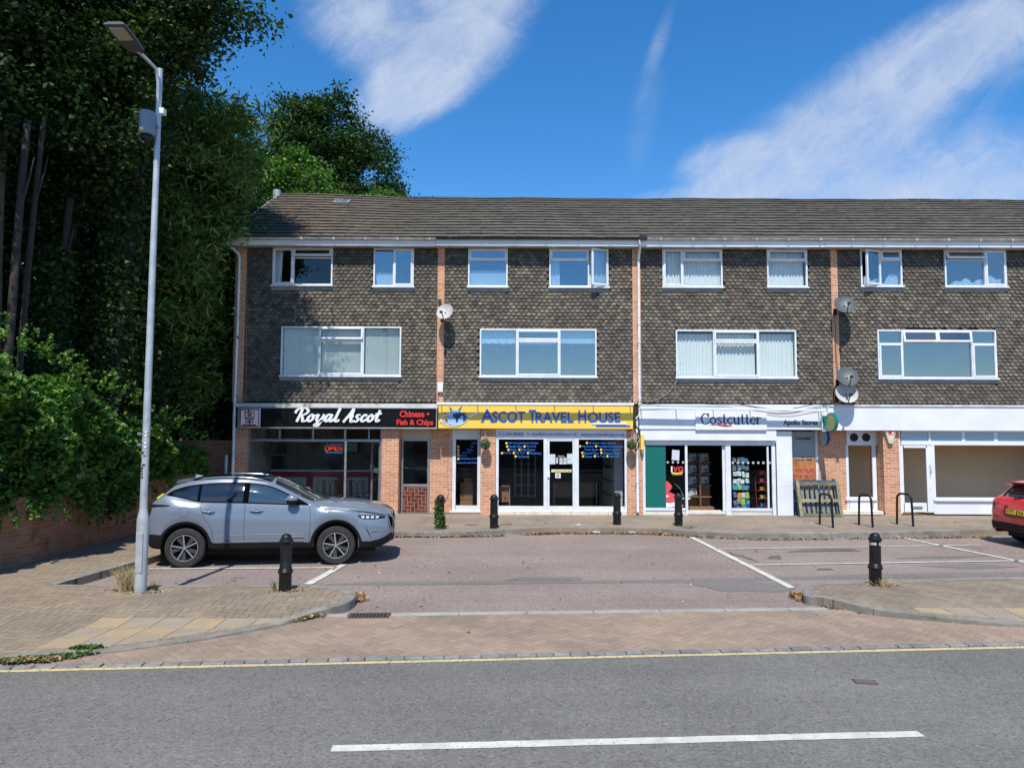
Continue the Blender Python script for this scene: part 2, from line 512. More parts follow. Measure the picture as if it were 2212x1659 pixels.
# ------------------------------------------------------------------ materials
def asphalt(name, c1, c2, c3, patch=None, stone=0.35, spec=0.3, tracks=False):
    m, nt, b = new_mat(name)
    p = pos(nt)
    big = noise(nt, p, 0.45, 5, 0.6)
    fine = noise(nt, p, 55, 3, 0.7)
    mid = noise(nt, p, 9, 4, 0.65)
    v = nt.nodes.new('ShaderNodeTexVoronoi'); v.inputs['Scale'].default_value = 48
    nt.links.new(p, v.inputs['Vector'])
    x, y, z = xyz(nt, v.outputs['Color'])
    c = mixc(nt, big.sm(0.35, 0.65), c1, c2)
    c = mixc(nt, (x.sm(0.55, 1.0) * stone), c, c3)
    c = mixc(nt, y.sm(0.72, 1.0) * 0.45, c, tuple(k * 0.35 for k in c1))
    f = (fine - 0.5) * 0.7 + (mid - 0.5) * 0.35 + 1.0
    c = mixc(nt, 1.0, c, vec(nt, f, f, f), 'MULTIPLY')
    if patch:
        q = noise(nt, p, patch[0], 4, 0.5)
        c = mixc(nt, q.sm(patch[1], patch[1] + 0.05) * patch[3], c, patch[2])
    if tracks:
        px, py, pz = xyz(nt, p); q = py * math.cos(rad(RDA)) - px * math.sin(rad(RDA)); al = px * math.cos(rad(RDA)) + py * math.sin(rad(RDA))
        tn_ = noise(nt, vec(nt, al * 0.05, q * 1.1, 0.0), 1.0, 5, 0.6); t2 = noise(nt, vec(nt, al * 0.5, q * 2.2, 4.0), 1.0, 5, 0.65)
        g_ = (tn_ - 0.5) * 0.45 + (t2 - 0.5) * 0.18 + 1.0
        c = mixc(nt, 1.0, c, vec(nt, g_, g_, g_), 'MULTIPLY')
        c = mixc(nt, noise(nt, p, 1.7, 3, 0.5).sm(0.70, 0.76) * 0.45, c, (0.07, 0.068, 0.066))
    # hairline cracks
    vc = nt.nodes.new('ShaderNodeTexVoronoi'); vc.feature = 'DISTANCE_TO_EDGE'; vc.inputs['Scale'].default_value = 0.33
    mp = nt.nodes.new('ShaderNodeVectorMath'); mp.operation = 'ADD'
    nn = nt.nodes.new('ShaderNodeTexNoise'); nn.inputs['Scale'].default_value = 1.4; nn.inputs['Detail'].default_value = 5
    nt.links.new(p, nn.inputs['Vector']); nt.links.new(p, mp.inputs[0]); nt.links.new(nn.outputs['Color'], mp.inputs[1])
    nt.links.new(mp.outputs[0], vc.inputs['Vector'])
    cr = E(nt, vc.outputs['Distance']).sm(0.004, 0.0015) * noise(nt, p, 0.3, 2).sm(0.55, 0.65) * 0.55
    c = mixc(nt, cr, c, (0.03, 0.028, 0.026))
    nt.links.new(c, b.inputs['Base Color'])
    b.inputs['Roughness'].default_value = 0.85; b.inputs['Specular IOR Level'].default_value = spec
    bump(nt, b, fine * 0.6 + E(nt, v.outputs['Distance']) * 0.6, 0.5, 0.006)
    return m
RDA = 3.0
M_road = asphalt('road asphalt', (0.142, 0.136, 0.122), (0.166, 0.159, 0.143), (0.31, 0.30, 0.275), stone=0.28, tracks=True)
M_park = asphalt('pink worn asphalt', (0.222, 0.172, 0.150), (0.264, 0.209, 0.184), (0.43, 0.355, 0.32), (0.5, 0.66, (0.19, 0.17, 0.16), 0.4), tracks=True)
M_patch = asphalt('grey repair asphalt', (0.165, 0.150, 0.138), (0.188, 0.172, 0.160), (0.28, 0.265, 0.25))
M_dark_patch = asphalt('dark repair asphalt', (0.095, 0.080, 0.085), (0.13, 0.115, 0.115), (0.2, 0.19, 0.19))

def herring(name, ang, c1, c2, c3, w=0.105, joint=(0.10, 0.075, 0.06), dirt=(0.13, 0.12, 0.10), jw=0.05, joint_vis=0.8):
    """block paving in a herringbone of 2:1 blocks"""
    m, nt, b = new_mat(name)
    p = pos(nt); px, py, pz = xyz(nt, p)
    wx = noise(nt, p, 1.3, 2) - 0.5
    a = rad(ang); ca, sa = math.cos(a) / w, math.sin(a) / w
    x = px * ca + py * sa + wx * 0.25; y = py * ca - px * sa + wx * 0.2
    i, j = x.floor(), y.floor()
    k = (i - j).mod(4.0)
    m0, m1, m2, m3 = (k.eq(q) for q in (0.0, 1.0, 2.0, 3.0))
    u, v = x - i, y - j                      # inside the unit cell
    big = 9.0
    eL = u + m1 * big; eR = (1 - u) + m0 * big
    eB = v + m2 * big; eT = (1 - v) + m3 * big
    e = eL.min(eR).min(eB).min(eT)
    jm = e.sm(jw, jw * 0.35)                 # 1 in the joint
    ident = white(nt, vec(nt, i - m1, j - m2, 0.5))
    id2 = white(nt, vec(nt, j - m2, i - m1, 7.5))
    big_n = noise(nt, p, 0.7, 5, 0.6); fine = noise(nt, p, 60, 3, 0.7)
    c = mixc(nt, ident.sm(0.1, 0.9), c1, c2)
    c = mixc(nt, id2.sm(0.80, 1.0) * 0.6, c, c3)
    c = mixc(nt, big_n.sm(0.40, 0.68) * 0.45, c, dirt)
    g = (fine - 0.5) * 0.55 + 1.0
    c = mixc(nt, 1.0, c, vec(nt, g, g, g), 'MULTIPLY')
    vis = noise(nt, p, 3.5, 3).sm(0.30, 0.62) * joint_vis
    c = mixc(nt, jm * vis, c, joint)
    nt.links.new(c, b.inputs['Base Color'])
    b.inputs['Roughness'].default_value = 0.88; b.inputs['Specular IOR Level'].default_value = 0.25
    bump(nt, b, e.min(0.14) * 3 + ident * 0.12 + fine * 0.12, 0.5, 0.012)
    return m
M_pave = herring('brown block paving', 4, (0.248, 0.194, 0.136), (0.290, 0.231, 0.166), (0.215, 0.176, 0.134), joint=(0.062, 0.046, 0.036), jw=0.065, joint_vis=1.0)
M_strip = herring('red block paving', 45, (0.300, 0.218, 0.158), (0.345, 0.258, 0.190), (0.265, 0.203, 0.152), joint=(0.085, 0.06, 0.048), joint_vis=0.6)
M_far = herring('shop pavement paving', 2, (0.272, 0.216, 0.162), (0.305, 0.246, 0.187), (0.26, 0.208, 0.160), joint_vis=0.35)
M_kerb = pmat('concrete kerb', (0.185, 0.175, 0.150), 0.85, col2=(0.25, 0.238, 0.205), scale=5, island=0.10, bmp=(45, 0.4, 0.006), world=True, dirt=(3, 0.6, 0.75, (0.13, 0.12, 0.09)))
M_edging = pmat('pale edging concrete', (0.29, 0.28, 0.25), 0.85, col2=(0.36, 0.345, 0.31), scale=4, island=0.1, world=True)
M_sett = pmat('granite setts', (0.17, 0.172, 0.170), 0.8, col2=(0.25, 0.24, 0.22), scale=7, island=0.16, bmp=(30, 0.5, 0.01), world=True)
M_line = pmat('white road paint', (0.62, 0.61, 0.52), 0.7, col2=(0.50, 0.48, 0.42), scale=4, dirt=(30, 0.58, 0.70, (0.25, 0.22, 0.2)), world=True)
M_yel = pmat('yellow road paint', (0.62, 0.49, 0.20), 0.7, col2=(0.50, 0.42, 0.25), scale=2.2, dirt=(22, 0.52, 0.66, (0.2, 0.19, 0.17)), world=True)
M_tact = pmat('buff tactile slab', (0.38, 0.285, 0.16), 0.85, col2=(0.32, 0.25, 0.16), scale=4, bmp=(60, 0.3, 0.005), world=True)
M_tact2 = pmat('pale tactile slab', (0.325, 0.262, 0.185), 0.85, col2=(0.28, 0.232, 0.175), scale=4, bmp=(60, 0.3, 0.005), world=True)
M_grassland = pmat('dry verge soil', (0.10, 0.105, 0.045), 0.95, col2=(0.17, 0.145, 0.08), scale=0.5, world=True)

def brick_mat(name, c1, c2, mortar, bw=0.225, bh=0.075, rough=0.85, stain=None):
    m, nt, b = new_mat(name)
    p = pos(nt); x, y, z = xyz(nt, p)
    v = vec(nt, x + y, z, 0.0)
    t = nt.nodes.new('ShaderNodeTexBrick'); nt.links.new(v, t.inputs['Vector'])
    t.inputs['Scale'].default_value = 1.0; t.inputs['Brick Width'].default_value = bw; t.inputs['Row Height'].default_value = bh
    t.inputs['Mortar Size'].default_value = 0.009; t.inputs['Mortar Smooth'].default_value = 0.2; t.inputs['Bias'].default_value = -0.1
    t.inputs['Color1'].default_value = (*c1, 1); t.inputs['Color2'].default_value = (*c2, 1); t.inputs['Mortar'].default_value = (*mortar, 1)
    n1 = noise(nt, p, 1.8, 4); n2 = noise(nt, p, 60, 3, 0.7)
    f = (n1 - 0.5) * 0.45 + (n2 - 0.5) * 0.35 + 1.0
    c = mixc(nt, 1.0, t.outputs['Color'], vec(nt, f, f, f), 'MULTIPLY')
    if stain: c = mixc(nt, noise(nt, p, stain[0], 5).sm(stain[1], stain[1] + 0.12) * 0.8, c, stain[2])
    nt.links.new(c, b.inputs['Base Color']); b.inputs['Roughness'].default_value = rough
    b.inputs['Specular IOR Level'].default_value = 0.2
    bump(nt, b, (1 - E(nt, t.outputs['Fac'])) * 1.0 + n2 * 0.3, 0.6, 0.01)
    return m
M_brick = brick_mat('orange brick', (0.62, 0.30, 0.18), (0.46, 0.19, 0.105), (0.66, 0.50, 0.36))
M_wallbrick = brick_mat('old red brick', (0.40, 0.165, 0.092), (0.28, 0.11, 0.062), (0.30, 0.22, 0.155), stain=(1.5, 0.58, (0.10, 0.07, 0.045)))

def scale_tile_mat():
    m, nt, b = new_mat('lichened clay tile')
    g = nt.nodes.new('ShaderNodeNewGeometry'); r = E(nt, g.outputs['Random Per Island'])
    at = nt.nodes.new('ShaderNodeAttribute'); at.attribute_name = 'tip'
    tip = E(nt, at.outputs['Fac'])
    p = g.outputs['Position']
    n = noise(nt, p, 0.9, 4, 0.6); n2 = noise(nt, p, 34, 3, 0.6); n3 = noise(nt, p, 9, 2)
    c = mixc(nt, r.sm(0.0, 1.0), (0.052, 0.046, 0.040), (0.104, 0.092, 0.079))
    c = mixc(nt, n3.sm(0.5, 0.8) * 0.4, c, (0.125, 0.090, 0.075))
    c = mixc(nt, (r.mod(0.0613) * 16.3).sm(0.95, 0.97) * 0.35, c, (0.13, 0.062, 0.050))
    c = mixc(nt, (r.mod(0.0917) * 10.9).sm(0.90, 0.94) * 0.6, c, (0.028, 0.027, 0.026))
    px, py, pz = xyz(nt, p)
    z_band = pz.sm(5.35, 5.85) * pz.sm(6.5, 5.95) * 0.22
    lich = (r.mod(0.137) * 7.3).sm(0.25, 0.95) * (n * 1.0 + 0.08 + z_band).sm(0.42, 0.80)
    c = mixc(nt, (tip.sm(0.15, 0.95) * (lich * 0.55 + 0.13) * n2.sm(0.25, 0.6)), c, (0.325, 0.275, 0.195))
    f = (n2 - 0.5) * 0.5 + 1.0
    c = mixc(nt, 1.0, c, vec(nt, f, f, f), 'MULTIPLY')
    nt.links.new(c, b.inputs['Base Color']); b.inputs['Roughness'].default_value = 0.85
    b.inputs['Specular IOR Level'].default_value = 0.3
    bump(nt, b, n2, 0.35, 0.006)
    return m
M_scale = scale_tile_mat()
def roof_mat():
    m, nt, b = new_mat('weathered roof tile')
    g = nt.nodes.new('ShaderNodeNewGeometry'); r = E(nt, g.outputs['Random Per Island']); p = g.outputs['Position']
    x, y, z = xyz(nt, p)
    n = noise(nt, p, 1.2, 5); n2 = noise(nt, p, 22, 4, 0.65); n3 = noise(nt, p, 5, 4)
    c = mixc(nt, r, (0.090, 0.082, 0.069), (0.122, 0.112, 0.094))
    c = mixc(nt, n.sm(0.4, 0.7) * 0.5, c, (0.16, 0.155, 0.115))
    rust = x.sm(-1.2, -7.5) * 0.75 + 0.06
    c = mixc(nt, n3.sm(0.48, 0.66) * rust, c, (0.24, 0.115, 0.055))
    c = mixc(nt, n2.sm(0.60, 0.68) * 0.8, c, (0.055, 0.048, 0.030))
    f = (n2 - 0.5) * 0.5 + 1.0
    c = mixc(nt, 1.0, c, vec(nt, f, f, f), 'MULTIPLY')
    nt.links.new(c, b.inputs['Base Color']); b.inputs['Roughness'].default_value = 0.88; b.inputs['Specular IOR Level'].default_value = 0.25
    bump(nt, b, n2, 0.4, 0.01)
    return m
M_roof = roof_mat()
M_edge = pmat('mossy tile edge', (0.030, 0.027, 0.020), 0.95, col2=(0.05, 0.045, 0.03), scale=6, world=True)
M_white = pmat('white upvc', (0.72, 0.75, 0.79), 0.35, col2=(0.64, 0.67, 0.70), scale=3, dirt=(7, 0.66, 0.80, (0.45, 0.43, 0.38)))
M_whitep = pmat('white painted board', (0.76, 0.78, 0.81), 0.45, col2=(0.69, 0.71, 0.74), scale=1.3, dirt=(3.2, 0.68, 0.86, (0.50, 0.49, 0.46)))
M_cream = pmat('dirty white fascia', (0.66, 0.66, 0.65), 0.5, col2=(0.52, 0.50, 0.46), scale=2.5, dirt=(9, 0.60, 0.80, (0.22, 0.19, 0.15)), world=True)
M_gutter = pmat('grey white gutter plastic', (0.60, 0.59, 0.57), 0.45, col2=(0.42, 0.40, 0.36), scale=3.5, dirt=(10, 0.58, 0.72, (0.20, 0.17, 0.13)), world=True)
M_black = pmat('black gutter plastic', (0.018, 0.018, 0.022), 0.32)
M_lead = pmat('lead flashing', (0.20, 0.21, 0.215), 0.55, col2=(0.28, 0.28, 0.27), scale=8, bmp=(20, 0.3))
M_dark = pmat('dark timber backing', (0.03, 0.028, 0.026), 0.9)
M_glass = glass_mat('window glass', 0.03, (0.95, 0.97, 0.97), wob=0.035)
M_glass2 = glass_mat('sky reflecting glass', 0.16, (0.82, 0.89, 0.95), wob=0.09)
M_shopglass = glass_mat('shop window glass', 0.012, (0.93, 0.95, 0.95), wob=0.02)
M_net = pmat('net curtain', (0.66, 0.69, 0.67), 0.9, col2=(0.62, 0.66, 0.67), scale=20)
M_blind = pmat('cream blind', (0.58, 0.62, 0.58), 0.8, col2=(0.55, 0.60, 0.58), scale=2)
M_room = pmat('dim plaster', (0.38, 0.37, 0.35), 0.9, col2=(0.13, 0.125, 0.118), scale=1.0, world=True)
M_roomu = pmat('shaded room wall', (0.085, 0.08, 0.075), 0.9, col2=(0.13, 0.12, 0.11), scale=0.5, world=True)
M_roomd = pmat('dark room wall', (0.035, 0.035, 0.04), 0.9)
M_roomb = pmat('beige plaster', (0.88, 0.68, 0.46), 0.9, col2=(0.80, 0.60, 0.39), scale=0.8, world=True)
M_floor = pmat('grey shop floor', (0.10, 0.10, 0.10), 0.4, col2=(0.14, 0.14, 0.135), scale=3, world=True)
M_sill = pmat('stone sill', (0.60, 0.56, 0.47), 0.8, col2=(0.70, 0.67, 0.60), scale=4, bmp=(30, 0.2), world=True)
M_metal = pmat('galvanised steel', (0.50, 0.53, 0.55), 0.42, metal=0.25, col2=(0.40, 0.43, 0.46), scale=6, dirt=(18, 0.64, 0.72, (0.25, 0.26, 0.27)))
M_alu = pmat('anodised aluminium', (0.42, 0.42, 0.42), 0.35, metal=0.6, col2=(0.33, 0.33, 0.33), scale=5)
M_blackm = pmat('black painted iron', (0.007, 0.007, 0.008), 0.40, col2=(0.014, 0.014, 0.015), scale=9, bmp=(30, 0.25, 0.004), spec=0.35)
M_blackmatt = pmat('black plastic', (0.018, 0.018, 0.02), 0.6)
M_yellow = pmat('yellow sign board', (0.90, 0.60, 0.085), 0.45, col2=(0.86, 0.57, 0.085), scale=1.5)
M_blue = pmat('blue sign letters', (0.010, 0.10, 0.55), 0.4)
M_lblue = pmat('pale blue enamel', (0.28, 0.52, 0.82), 0.4)
M_navy = pmat('navy lettering', (0.012, 0.03, 0.10), 0.4)
M_signblack = pmat('black sign board', (0.004, 0.004, 0.0045), 0.5, spec=0.2)
M_letwhite = pmat('white acrylic letters', (0.80, 0.82, 0.84), 0.35)
M_red = pmat('red acrylic letters', (0.68, 0.035, 0.03), 0.4)
M_teal = pmat('teal window vinyl', (0.0, 0.125, 0.105), 0.5)
M_pink = pmat('coral red vinyl', (0.66, 0.08, 0.10), 0.5)
M_wood = pmat('beech veneer', (0.30, 0.155, 0.07), 0.5, col2=(0.24, 0.12, 0.055), scale=3)
M_paper = pmat('printed paper', (0.62, 0.68, 0.72), 0.8, col2=(0.45, 0.50, 0.54), scale=30)
M_leaf_dry = pmat('dry fallen leaves', (0.36, 0.235, 0.115), 0.9, island=0.5, col2=(0.22, 0.13, 0.065), scale=20, world=True)
M_weed = leaf_mat('weeds', (0.06, 0.12, 0.03), (0.11, 0.18, 0.05), (0.3, 0.24, 0.1))
M_straw = pmat('dried weed stalks', (0.42, 0.32, 0.17), 0.9, island=0.3)
M_cable = pmat('black cable', (0.02, 0.02, 0.022), 0.5)
M_greycable = pmat('grey cable', (0.35, 0.35, 0.36), 0.5)
M_tree_dark = leaf_mat('dark broad leaves', (0.018, 0.042, 0.010), (0.045, 0.092, 0.020), (0.09, 0.13, 0.03))
M_tree_mid = leaf_mat('green oak leaves', (0.016, 0.042, 0.010), (0.042, 0.092, 0.020), (0.07, 0.12, 0.03))
M_tree_lite = leaf_mat('bright new leaves', (0.055, 0.125, 0.018), (0.120, 0.245, 0.032), (0.18, 0.30, 0.05))
M_willow = leaf_mat('narrow willow leaves', (0.060, 0.120, 0.022), (0.16, 0.26, 0.055), (0.30, 0.36, 0.11))
M_ivy = leaf_mat('ivy leaves', (0.045, 0.115, 0.018), (0.135, 0.270, 0.045), (0.20, 0.30, 0.07), rough=0.42)
M_bark = pmat('brown bark', (0.085, 0.062, 0.045), 0.95, col2=(0.14, 0.11, 0.085), scale=5, bmp=(9, 0.8, 0.03), world=True)
M_core = pmat('deep shade black', (0.010, 0.014, 0.006), 1.0)  # near-black standing in for the shade deep in foliage and the drain

# ------------------------------------------------------------------ ground
def struct(o): o['kind'] = 'structure'; return o
g = MB().quad((-700, -700, -0.02), (700, -700, -0.02), (700, 1500, -0.02), (-700, 1500, -0.02)).build('ground', M_grassland); struct(g)

# road line: the edge of the road runs slightly away to the right
e0, e1 = G(0, 1440, 0), G(2212, 1388, 0)
RD = (e1 - e0).normalized(); RN = Vector((-RD.y, RD.x, 0))      # along the road, away from the camera
def along(p, t, n=0.0): return p + RD * t + RN * n
ra, rb = along(e0, -60), along(e1, 60)
road = MB().quad(along(ra, 0, -11), along(rb, 0, -11), rb, ra).build('road', M_road); struct(road)
# behind the camera: the far pavement of the road
fp = MB().slab([tuple(along(ra, 0, -13.5))[:2], tuple(along(rb, 0, -13.5))[:2], tuple(along(rb, 0, -11))[:2], tuple(along(ra, 0, -11))[:2]], -0.01, 0.11).build('pavement', M_pave); struct(fp)
# car park
lot = MB().quad((-60, 8.3, -0.008), (60, 8.3, -0.008), (60, 19.5, -0.008), (-60, 19.5, -0.008)).build('car_park', M_park); struct(lot)
# strip of red block paving between the setts and the car park, with its edging stones
sa_, sb_ = along(e0, -40, 0.0), along(e1, 40, 0.0)
t0, t1 = G(708, 1332, 0.01), G(1790, 1317.5, 0.01)
td = (t1 - t0).normalized()
st = MB().slab([tuple(sa_)[:2], tuple(sb_)[:2], tuple(t1 + td * 45)[:2], tuple(t0 - td * 45)[:2]], -0.015, 0.012).build('block_paving_strip', M_strip); struct(st)
# setts
mb = MB(); x = -14.0
while x < 22:
    w = random.uniform(0.17, 0.25); wn = random.uniform(0.085, 0.11)
    c = along(e0, x + 9 + w / 2, -0.06 + random.uniform(-0.006, 0.006))
    a = Vector((RD.x, RD.y, 0)); z = random.uniform(0.012, 0.026)
    mb.obox((c.x, c.y, z / 2 - 0.01), a * (w / 2 - 0.006), RN * wn / 2, (0, 0, z / 2 + 0.01))
    x += w
o = mb.build('sett_edging', M_sett, bevel=0.008); struct(o)
mb = MB(); L = (t1 - t0).length; x = 0.0
gr0, gr1 = G(752, 1333, 0.012), G(842, 1329, 0.012)
gx0, gx1 = (gr0 - t0).dot(td), (gr1 - t0).dot(td)
tn = Vector((-td.y, td.x, 0))
def edging(x0, x1):
    c = t0 + td * (x0 + x1) / 2 + tn * 0.045
    mb.obox((c.x, c.y, 0.008), td * ((x1 - x0) / 2 - 0.006), tn * 0.062, (0, 0, 0.018))
edging(-0.02, gx0 - 0.01)
x = gx1 + 0.01
while x < L - 0.05: edging(x, min(x + 0.914, L)); x += 0.914
struct(mb.build('edging_stones', M_edging, bevel=0.006))

# painted markings
def line(p, q, w, name='road_marking', z=0.004, mat=None):
    p, q = Vector((p.x, p.y, 0)), Vector((q.x, q.y, 0)); d_ = (q - p); n_ = max(2, int(d_.length / 0.15)); d_.normalize(); s_ = Vector((-d_.y, d_.x, 0)) * w / 2
    P = [[], []]
    for i in range(n_ + 1):
        c = p + (q - p) * i / n_
        P[0].append(c - s_ * random.uniform(0.93, 1.06) + Vector((0, 0, z))); P[1].append(c + s_ * random.uniform(0.93, 1.06) + Vector((0, 0, z)))
    return MB().grid(P).build(name, mat or M_line)
yl0, yl1 = G(0, 1450), G(2212, 1398)
yd = (yl1 - yl0).normalized()
struct(line(yl0 - yd * 30, yl1 + yd * 30, 0.075, 'yellow_line', mat=M_yel))
struct(line(G(716, 1617), G(1990, 1585), 0.115, 'centre_line'))
for k in (-1, 1, 2):
    d_ = (G(1990, 1585) - G(716, 1617)); u_ = d_.normalized()
    struct(line(G(716, 1617) + u_ * k * 9, G(1990, 1585) + u_ * k * 9, 0.115, 'centre_line'))
for p, q, w in (((1490, 1158), (1712, 1270), .13), ((1932, 1158), (2290, 1230), .11), ((1548, 1186), (2117, 1177), .075), ((1622, 1220), (2330, 1209), .08),
                ((322, 1228.5), (728, 1226), .085), ((665, 1262), (742, 1219), .14)):
    struct(line(G(*p), G(*q), w, 'bay_line'))
# repairs in the tarmac
def blobpoly(pts, z, mat, name, jit=0.05):
    P = []
    for i in range(len(pts)):
        a, b = Vector(pts[i]), Vector(pts[(i + 1) % len(pts)])
        for k in range(5):
            q = a.lerp(b, k / 5); P.append((q.x + random.uniform(-jit, jit), q.y + random.uniform(-jit, jit) * 0.6))
    bm = bmesh.new(); vs = [bm.verts.new((x, y, z)) for x, y in P]; bm.faces.new(vs)
    bmesh.ops.triangulate(bm, faces=bm.faces[:])
    for f in bm.faces:
        if f.normal.z < 0: f.normal_flip()
    me = bpy.data.meshes.new(name); bm.to_mesh(me); bm.free(); me.materials.append(mat)
    o = bpy.data.objects.new(name, me); COL.objects.link(o); return struct(o)
gg = lambda *uv: [tuple(G(u, v))[:2] for u, v in uv]
blobpoly(gg((688, 1262), (900, 1263), (1200, 1259), (1500, 1257), (1760, 1250), (2230, 1243), (2230, 1234), (1900, 1239), (1500, 1250), (1100, 1254), (800, 1256)), -0.004, M_patch, 'tarmac_repair', 0.03)
blobpoly(gg((1470, 1256), (1600, 1254), (1735, 1262), (1700, 1278), (1560, 1276)), -0.0036, M_patch, 'tarmac_repair', 0.04)
blobpoly(gg((1090, 1252), (1260, 1252), (1250, 1246), (1120, 1246)), -0.0034, M_patch, 'tarmac_repair', 0.04)
for q in (((1985, 1222), (2110, 1228), (2200, 1224), (2100, 1216)), ((1656, 1206), (1690, 1207), (1686, 1199), (1668, 1200)), ((1765, 1230), (1800, 1231), (1790, 1227), (1770, 1227)),
          ((1580, 1196), (1640, 1214), (1610, 1202), (1570, 1190)), ((1930, 1206), (2070, 1205), (2150, 1199), (2000, 1200)), ((1700, 1192), (1860, 1190), (1840, 1185), (1740, 1186))):
    blobpoly(gg(*q), -0.003, M_dark_patch if q[0][0] < 1800 else M_patch, 'tarmac_repair', 0.03)

def pavement(outline, name, mat, hfun, z0=-0.03):
    """a raised slab with the given (x, y) outline whose top follows hfun(y)"""
    bm = bmesh.new(); vs = [bm.verts.new((x, y, 0)) for x, y in outline]; bm.faces.new(vs)
    for yy in np.arange(8.2, 12.5, 0.3):
        bmesh.ops.bisect_plane(bm, geom=bm.verts[:] + bm.edges[:] + bm.faces[:], plane_co=(0, yy, 0), plane_no=(0, 1, 0))
    bmesh.ops.triangulate(bm, faces=bm.faces[:])
    bmesh.ops.recalc_face_normals(bm, faces=bm.faces[:])
    if sum(f.normal.z for f in bm.faces) < 0: bmesh.ops.reverse_faces(bm, faces=bm.faces[:])
    edges = [e for e in bm.edges if len(e.link_faces) == 1]
    r = bmesh.ops.extrude_edge_only(bm, edges=edges)
    low = {v for v in r['geom'] if isinstance(v, bmesh.types.BMVert)}
    for v in bm.verts:
        v.co.z = z0 if v in low else hfun(v.co.y)
    bmesh.ops.recalc_face_normals(bm, faces=bm.faces[:])
    me = bpy.data.meshes.new(name); bm.to_mesh(me); bm.free(); me.materials.append(mat)
    o = bpy.data.objects.new(name, me); COL.objects.link(o); return struct(o)

def kerb(path, name, hfun, w=0.13, unit=0.9, z0=-0.02, closed=False, up=0.003):
    """kerb stones along a path of (x, y); the pavement lies to the left of the path"""
    P = catmull(path, 8); mb = MB(); acc = 0.0; seg = [P[0]]
    def flush():
        if len(seg) < 2: return
        A, B, C_, D_ = [], [], [], []
        for i, p in enumerate(seg):
            t = (seg[min(i + 1, len(seg) - 1)] - seg[max(i - 1, 0)]).normalized(); n = Vector((-t.y, t.x, 0))
            tt = 0.004 if i == 0 else (-0.004 if i == len(seg) - 1 else 0)
            q = p + t * tt; r = q + n * w
            h = hfun(q.y) + up; h2 = hfun(r.y) + up
            A.append((q.x, q.y, z0)); B.append((q.x, q.y, h - 0.012)); C_.append((q.x + n.x * 0.014, q.y + n.y * 0.014, h)); D_.append((r.x, r.y, h2))
        mb.grid([A, B, C_, D_], flip=False)
    for a, b in zip(P, P[1:]):
        acc += (b - a).length; seg.append(b)
        if acc >= unit: flush(); seg = [b]; acc = 0
    flush()
    return struct(mb.build(name, M_kerb))

def xy(v): return (v.x, v.y)
gp = lambda *uv: [xy(GP(u, v)) for u, v in uv]
left_front = gp((-260, 1432), (0, 1419), (87, 1413.7), (209, 1408), (299, 1398), (385, 1386.5), (470, 1373.3), (588, 1351), (629, 1338.7), (680, 1322.5), (722, 1310.3), (752, 1300), (766, 1290), (766.8, 1281.9), (752, 1274), (730, 1270), (678, 1264.8), (608, 1263.6), (385, 1263.6), (240, 1263), (120, 1262))
left_side = gp((355, 1195), (470, 1163)) 
wall_x = -8.72
lot_back_y = 17.3
pl = left_front + left_side + [(-5.2, 17.05), (-5.2, 17.6), (wall_x - 0.1, 17.6), (wall_x - 0.1, 12.4), (wall_x - 2.0, 5.0), (left_front[0][0], left_front[0][1] - 0.2)]
pavement(pl, 'pavement', M_pave, hp)
kerb(left_front[1:], 'kerb', hp)
kerb([left_front[-1]] + left_side + [(-5.25, 17.0)], 'kerb', hp)
right_nose = gp((2420, 1242), (2212, 1247.6), (1825, 1257.4), (1755.3, 1261.6), (1738, 1268.5), (1734.4, 1279), (1741.4, 1286), (1790, 1293), (1877, 1312), (1946.7, 1322.5), (2103, 1340), (2212, 1348.6), (2420, 1362))
pr = right_nose + [(16, right_nose[-1][1] - 0.3), (16, right_nose[0][1])]
pavement(pr, 'pavement', M_pave, hp)
kerb(right_nose, 'kerb', hp)
# pavement in front of the shops
FPZ = 0.12
fe = [xy(G(u, v, FPZ)) for u, v in ((700, 1147), (845, 1148), (957, 1149), (1093, 1144), (1174, 1139.5), (1380, 1140.5), (1430, 1142), (1469, 1145), (1522, 1148), (1608, 1151.5), (1829, 1150.4), (2149, 1144), (2300, 1142), (2500, 1138))]
fpoly = [(-8.9, fe[0][1] + 0.2), (-6, fe[0][1] + 0.05)] + fe + [(40, fe[-1][1]), (40, F + 0.5), (-8.9, F + 0.5)]
def fph(y): return FPZ
o = pavement(fpoly, 'shop_pavement', M_far, fph)
kerb([(-6, fe[0][1] + 0.05)] + fe + [(30, fe[-1][1])], 'kerb', fph, w=0.14)
